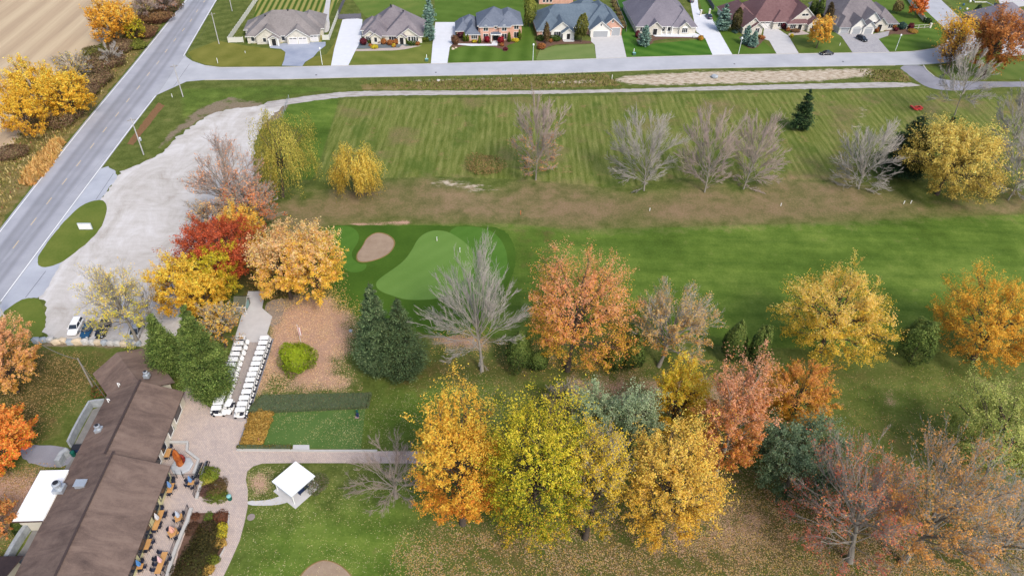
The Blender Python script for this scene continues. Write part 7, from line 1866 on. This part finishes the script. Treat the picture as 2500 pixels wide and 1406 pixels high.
# ---------------------------------------------------------------- fences round the gardens
def panel_fence(pix, h, mat, label, pl=2.4, boards=0, cap=True, name='fence', postm=None, th=.05):
    w = [ground_at(*p).to_2d() for p in pix]; o2 = w[0]; root = thing(name, label, 'fence', (o2.x, o2.y, 0), 0)
    for i in range(len(w) - 1):
        a, b = w[i] - o2, w[i + 1] - o2; L = (b - a).length; n = max(1, round(L / pl)); d = (b - a) / L; ang = math.atan2(d.y, d.x); s = L / n
        pm = MB()
        if boards:
            for k in range(boards): pm.box(s * k / boards + .01, s * (k + 1) / boards - .01, -th / 2, th / 2, .08, h)
        else: pm.box(.06, s - .06, -th / 2, th / 2, .08, h - .06).box(.06, s - .06, -.05, .05, h - .06, h)
        me_ = pm.mesh('panel', mat)
        po = MB().box(-.08, .08, -.08, .08, 0, h + .12); 
        if cap: po.box(-.11, .11, -.11, .11, h + .12, h + .17)
        pme = po.mesh('post', postm or mat)
        for k in range(n):
            q = a + d * s * k
            if boards:
                x = part('panel', me_, root)
            else: x = part('panel', me_, root)
            x.location = (q.x, q.y, 0); x.rotation_euler = (0, 0, ang)
            x = part('post', pme, root); x.location = (q.x, q.y, 0); x.rotation_euler = (0, 0, ang)
        if i == len(w) - 2:
            x = part('post', pme, root); x.location = (b.x, b.y, 0); x.rotation_euler = (0, 0, ang)
    return root
M_vin = plain('white_vinyl', C(226,226,216,.76)[:3], .6, .04, 1)
M_fgrey = plain('grey_fence_boards', C(124,122,136,.6)[:3], .85, .15, 2)
panel_fence([(558,105),(607,34),(645,-22)], 1.9, M_vin, 'white vinyl panel fence along the left side of the tan bungalow garden')
panel_fence([(558,105),(595,104)], 1.9, M_vin, 'white vinyl fence front piece at the left of the tan bungalow')
panel_fence([(788,99),(804,98.5)], 1.9, M_vin, 'short white vinyl fence right of the three-door garage')
panel_fence([(804,98.5),(827,38)], 1.9, M_vin, 'white vinyl fence between the tan bungalow and the white driveway')
panel_fence([(827,38),(852,-20)], 1.9, M_fgrey, 'grey board fence continuing up from the white vinyl fence', boards=10)
panel_fence([(827,48),(882,46)], 1.9, M_fgrey, 'weathered grey board fence across the end of the white driveway', boards=10)
panel_fence([(1738,-10),(1745,20)], 1.8, M_fgrey, 'grey board fence beside the gate posts', boards=10) if False else None
panel_fence([(1496,-20),(1528,60),(1529,78)], .5, plain('grey_edging_board', C(170,170,172,.62)[:3], .8), 'low grey garden edging beside the brown grass clumps', pl=4, cap=False)
panel_fence([(2209,-8),(2230,24),(2257,56)], 1.8, M_vin, 'white vinyl fence along the side road by the orange tree')
panel_fence([(1706,-30),(1731,8),(1742,26)], 1.8, M_fgrey, 'dark grey board fence beside the driveway of the stone house', boards=10)
# open white rail fence by the corner house
w = [ground_at(2212, 72).to_2d(), ground_at(2270, 69).to_2d()]; d = w[1] - w[0]; L = d.length
rf_ = thing('rail_fence', 'open white rail fence with a brick end pillar at the corner house', 'fence', (w[0].x, w[0].y, 0), math.atan2(d.y, d.x))
for k in range(5): MB().box(-.08, .08, -.08, .08, 0, 1.5).build('post', M_vin, rf_).location = (L * k / 4, 0, 0)
for z in (.35, 1.3): MB().box(0, L, -.03, .03, z, z + .12).build('rail', M_vin, rf_)
MB().box(L - .3, L + .3, -.3, .3, 0, 1.7).box(L - .38, L + .38, -.38, .38, 1.7, 1.85).build('end_pillar', Wc, rf_)
for px, py, lb in [(1710,38,'white square gate pillar, left one behind the driveway pad'),(1731,36,'white square gate pillar, right one behind the driveway pad')]:
    p = ground_at(px, py); b = thing('gate_pillar', lb, 'pillar', (p.x, p.y, 0), .1); MB().box(-.3, .3, -.3, .3, 0, 2.0).build('shaft', Wc, b); MB().box(-.37, .37, -.37, .37, 2.0, 2.15).build('cap', M_trim, b)
# pool fence at the upper right corner
panel_fence([(2424,18),(2440,22),(2462,28)], 1.7, plain('slate_fence', C(104,116,136,.6)[:3], .8, .1), 'slate grey panel fence of the pool terrace at the upper right corner', pl=2.2)
panel_fence([(2372,-2),(2380,7),(2408,7),(2424,15)], .35, M_trim, 'low white edging around the pool terrace planting', pl=5, cap=False)
for px, py, lb in [(2343,24,'blue garden box on the lawn across the side road'),(2360,25,'white garden bollard on the lawn across the side road'),(2352,14,'blue-grey garden chair on the lawn across the side road'),(2368,6,'pale boulder on the lawn across the side road')]:
    p = ground_at(px, py); b = MB().lathe([(.4, 0), (.5, .3), (.42, .7), (.2, .85)], 8).build('garden_ornament', {'b': plain('blue_plastic', C(90,130,160,.6)[:3], .6), 'w': M_trim, 'p': M_trim}[lb[0] if lb[0] in 'bwp' else 'w']); b.location = (p.x, p.y, 0); tag(b, lb, 'garden ornament')
for px, py, w_, lb in [(1106,121,1.2,'cream boulder in the driveway corner bed of the brick house'),(1113,118,.9,'tan boulder beside the cream one by the brick house drive'),(1694,92,1.3,'pale round boulder in the bed end of the stone house'),(1744,190,2.4,'grey boulder lying on the sandy strip'),(856,808,.8,'grey stone at the edge of the fallen leaves by the spruces'),(1070,198,1.2,'pale flat stone on the weedy strip below the street')]:
    p = ground_at(px, py); bm_ = bmesh.new(); bmesh.ops.create_icosphere(bm_, subdivisions=2, radius=w_ / 2); rr = random.Random(int(px))
    for v in bm_.verts: v.co *= rr.uniform(.85, 1.12); v.co.z = v.co.z * .6
    md = bpy.data.meshes.new('boulder'); bm_.to_mesh(md); bm_.free(); md.materials.append(ST[1 if 'cream' in lb or 'tan' in lb else (0 if 'grey' in lb else 2)])
    b = bpy.data.objects.new('boulder', md); col.objects.link(b); b.location = (p.x, p.y, w_ * .15); tag(b, lb, 'boulder')

# ---------------------------------------------------------------- fallen leaves and rough growth (uncountable)
def scatter(name, polys, n, size, cols, zlo=.02, zhi=.07, flat=.85, seed=0, mat=None, excl=None, aspect=1.3, clumpy=0.0, upright=False):
    rng = np.random.default_rng(seed); out = []
    tot_ = 0
    W_ = [(W(p), d) for p, d in polys]
    areas = [max(1e-6, (w[:, 0].max() - w[:, 0].min()) * (w[:, 1].max() - w[:, 1].min())) * d for w, d in W_]
    for (w, d), a in zip(W_, areas):
        k = int(n * a / sum(areas)); P = np.stack([rng.uniform(w[:, 0].min(), w[:, 0].max(), k), rng.uniform(w[:, 1].min(), w[:, 1].max(), k)], 1)
        s = sdf(w, P); keep = rng.random(k) < np.clip(.5 + s / 4.0, 0, 1)
        if clumpy:
            f = sum(np.sin(P @ rng.normal(0, q, (2, 1)) + rng.uniform(0, 6))[:, 0] for q in (.5, .9, 1.6, 2.4, .25, 3.2)) / 3
            keep &= rng.random(k) < np.clip(.5 + f * clumpy, .05, 1)
        out.append(P[keep])
    P = np.concatenate(out)
    if excl:
        for e in excl: P = P[sdf(W(e), P) < .1]
    k = len(P); pos = np.concatenate([P, rng.uniform(zlo, zhi, (k, 1))], 1)
    nr = rand_dir(rng, k) * (1 - flat) + np.array([0, 0, flat]) if not upright else rand_dir(rng, k) * np.array([1, 1, .3])
    V, Q = leaves(pos, nr, size, rng, aspect, None if not upright else unit(np.array([0, 0, 1.]) + rng.normal(0, .35, (k, 3))))
    me_ = np_mesh(name, V, Q, mat or M_litter, pal(cols, rng, k, None, .8))
    o = bpy.data.objects.new(name, me_); col.objects.link(o); o['kind'] = 'stuff'; return o
TANL = [(222,176,150,3),(210,160,134,2),(232,194,166,2),(186,134,106,1.5),(220,176,110,.6)]
MIXL = [(190,156,124,2.4),(168,132,96,2.4),(196,168,96,1),(180,148,136,1.4),(136,106,78,2),(190,140,76,.8)]
noland = [[(512,1004),(556,880),(606,711),(648,711),(664,826),(604,1022),(581,1092),(583,1100),(1040,1101),(1040,1131),(640,1131),(604,1150),(605,1235),(585,1320),(545,1408),(420,1500),(300,1480),(380,1180),(455,940)]]
scatter('fallen_leaves', [([(640,830),(690,745),(800,720),(860,775),(870,850),(830,880),(840,905),(885,950),(760,962),(620,962),(600,1000)], 1.0)], 30000, .15, TANL, seed=1, clumpy=.35, excl=noland)
scatter('fallen_leaves', [([(655,1000),(893,991),(881,1096),(640,1090)], .5), ([(880,985),(1100,900),(1300,940),(1180,1100),(900,1100)], .28), ([(600,1150),(700,1135),(1000,1140),(1050,1300),(980,1450),(560,1450),(600,1300)], .3),
    ([(600,1150),(690,1140),(670,1225),(605,1222)], 1.4)], 20000, .10, [(196,176,130,3),(206,192,150,2),(170,146,100,2),(196,176,160,1)], seed=2, excl=noland, clumpy=.5)
scatter('fallen_leaves', [([(960,1330),(1080,1290),(1400,1260),(1800,1160),(2100,1130),(2550,1240),(2650,1460),(1000,1470)], 1.0)], 150000, .15, MIXL, seed=3, clumpy=.35)
scatter('fallen_leaves', [([(1050,880),(1500,880),(1750,890),(2150,905),(2550,900),(2550,1250),(2100,1130),(1800,1160),(1300,1000),(1100,950)], 1.0)], 30000, .13, MIXL, seed=4, clumpy=.5)
scatter('fallen_leaves', [([(-60,850),(220,860),(240,960),(150,1010),(70,1090),(-40,1130)], .8), ([(-60,1140),(110,1130),(150,1160),(40,1290),(0,1400),(-90,1400)], 1.6)], 22000, .15, [(184,140,100,3),(160,126,80,2),(190,156,116,2),(140,106,70,2)], seed=5, clumpy=.4)
scatter('fallen_leaves', [([(800,700),(900,760),(860,770),(780,700)], 1.2), ([(690,560),(830,640),(840,760),(640,760),(600,650)], .8), ([(1200,830),(1500,850),(1560,900),(1230,905)], .6), ([(1060,810),(1200,800),(1180,870),(1050,860)], .8)], 9000, .16, [(226,176,90,3),(206,150,110,2),(230,190,120,2)], seed=6, excl=noland)
WEED = [(176,150,100,3),(140,128,70,2),(206,180,136,1.6),(110,106,56,2),(150,104,84,1)]
scatter('weeds', [([(-200,560),(-5,388),(45,335),(100,260),(190,160),(250,110),(310,30),(345,-10),(430,-20),(300,160),(185,295),(70,430),(-20,540),(-200,740)], 1.0)], 52000, .38, WEED, .05, .35, .2, seed=7, aspect=2.2, clumpy=.3, upright=True)
scatter('weeds', [([(880,206),(1200,191),(1480,181),(1520,210),(1280,218),(1000,218)], 1.0), ([(2100,172),(2195,172),(2220,198),(2120,200)], 1.0)], 6000, .4, [(110,118,56,3),(140,134,80,2),(120,106,70,1)], .05, .25, .3, seed=8, aspect=1.8, upright=True)
scatter('tall_dry_grass', [([(68,452),(80,420),(110,375),(138,345),(143,350),(122,392),(98,432),(82,455)], 1.0)], 5000, .7, [(222,176,116,3),(206,150,90,2),(190,140,80,1)], .3, 1.1, .1, seed=9, aspect=2.6, upright=True)
0 and scatter('meadow_grass', [([(690,490),(1100,440),(1500,470),(2000,440),(2550,440),(2550,530),(1400,555),(800,552)], 1.0)], 16000, .3, [(140,118,80,3),(120,114,64,2),(150,128,92,1),(104,110,54,1.4)], .02, .15, .5, seed=11, aspect=1.8, clumpy=.3)
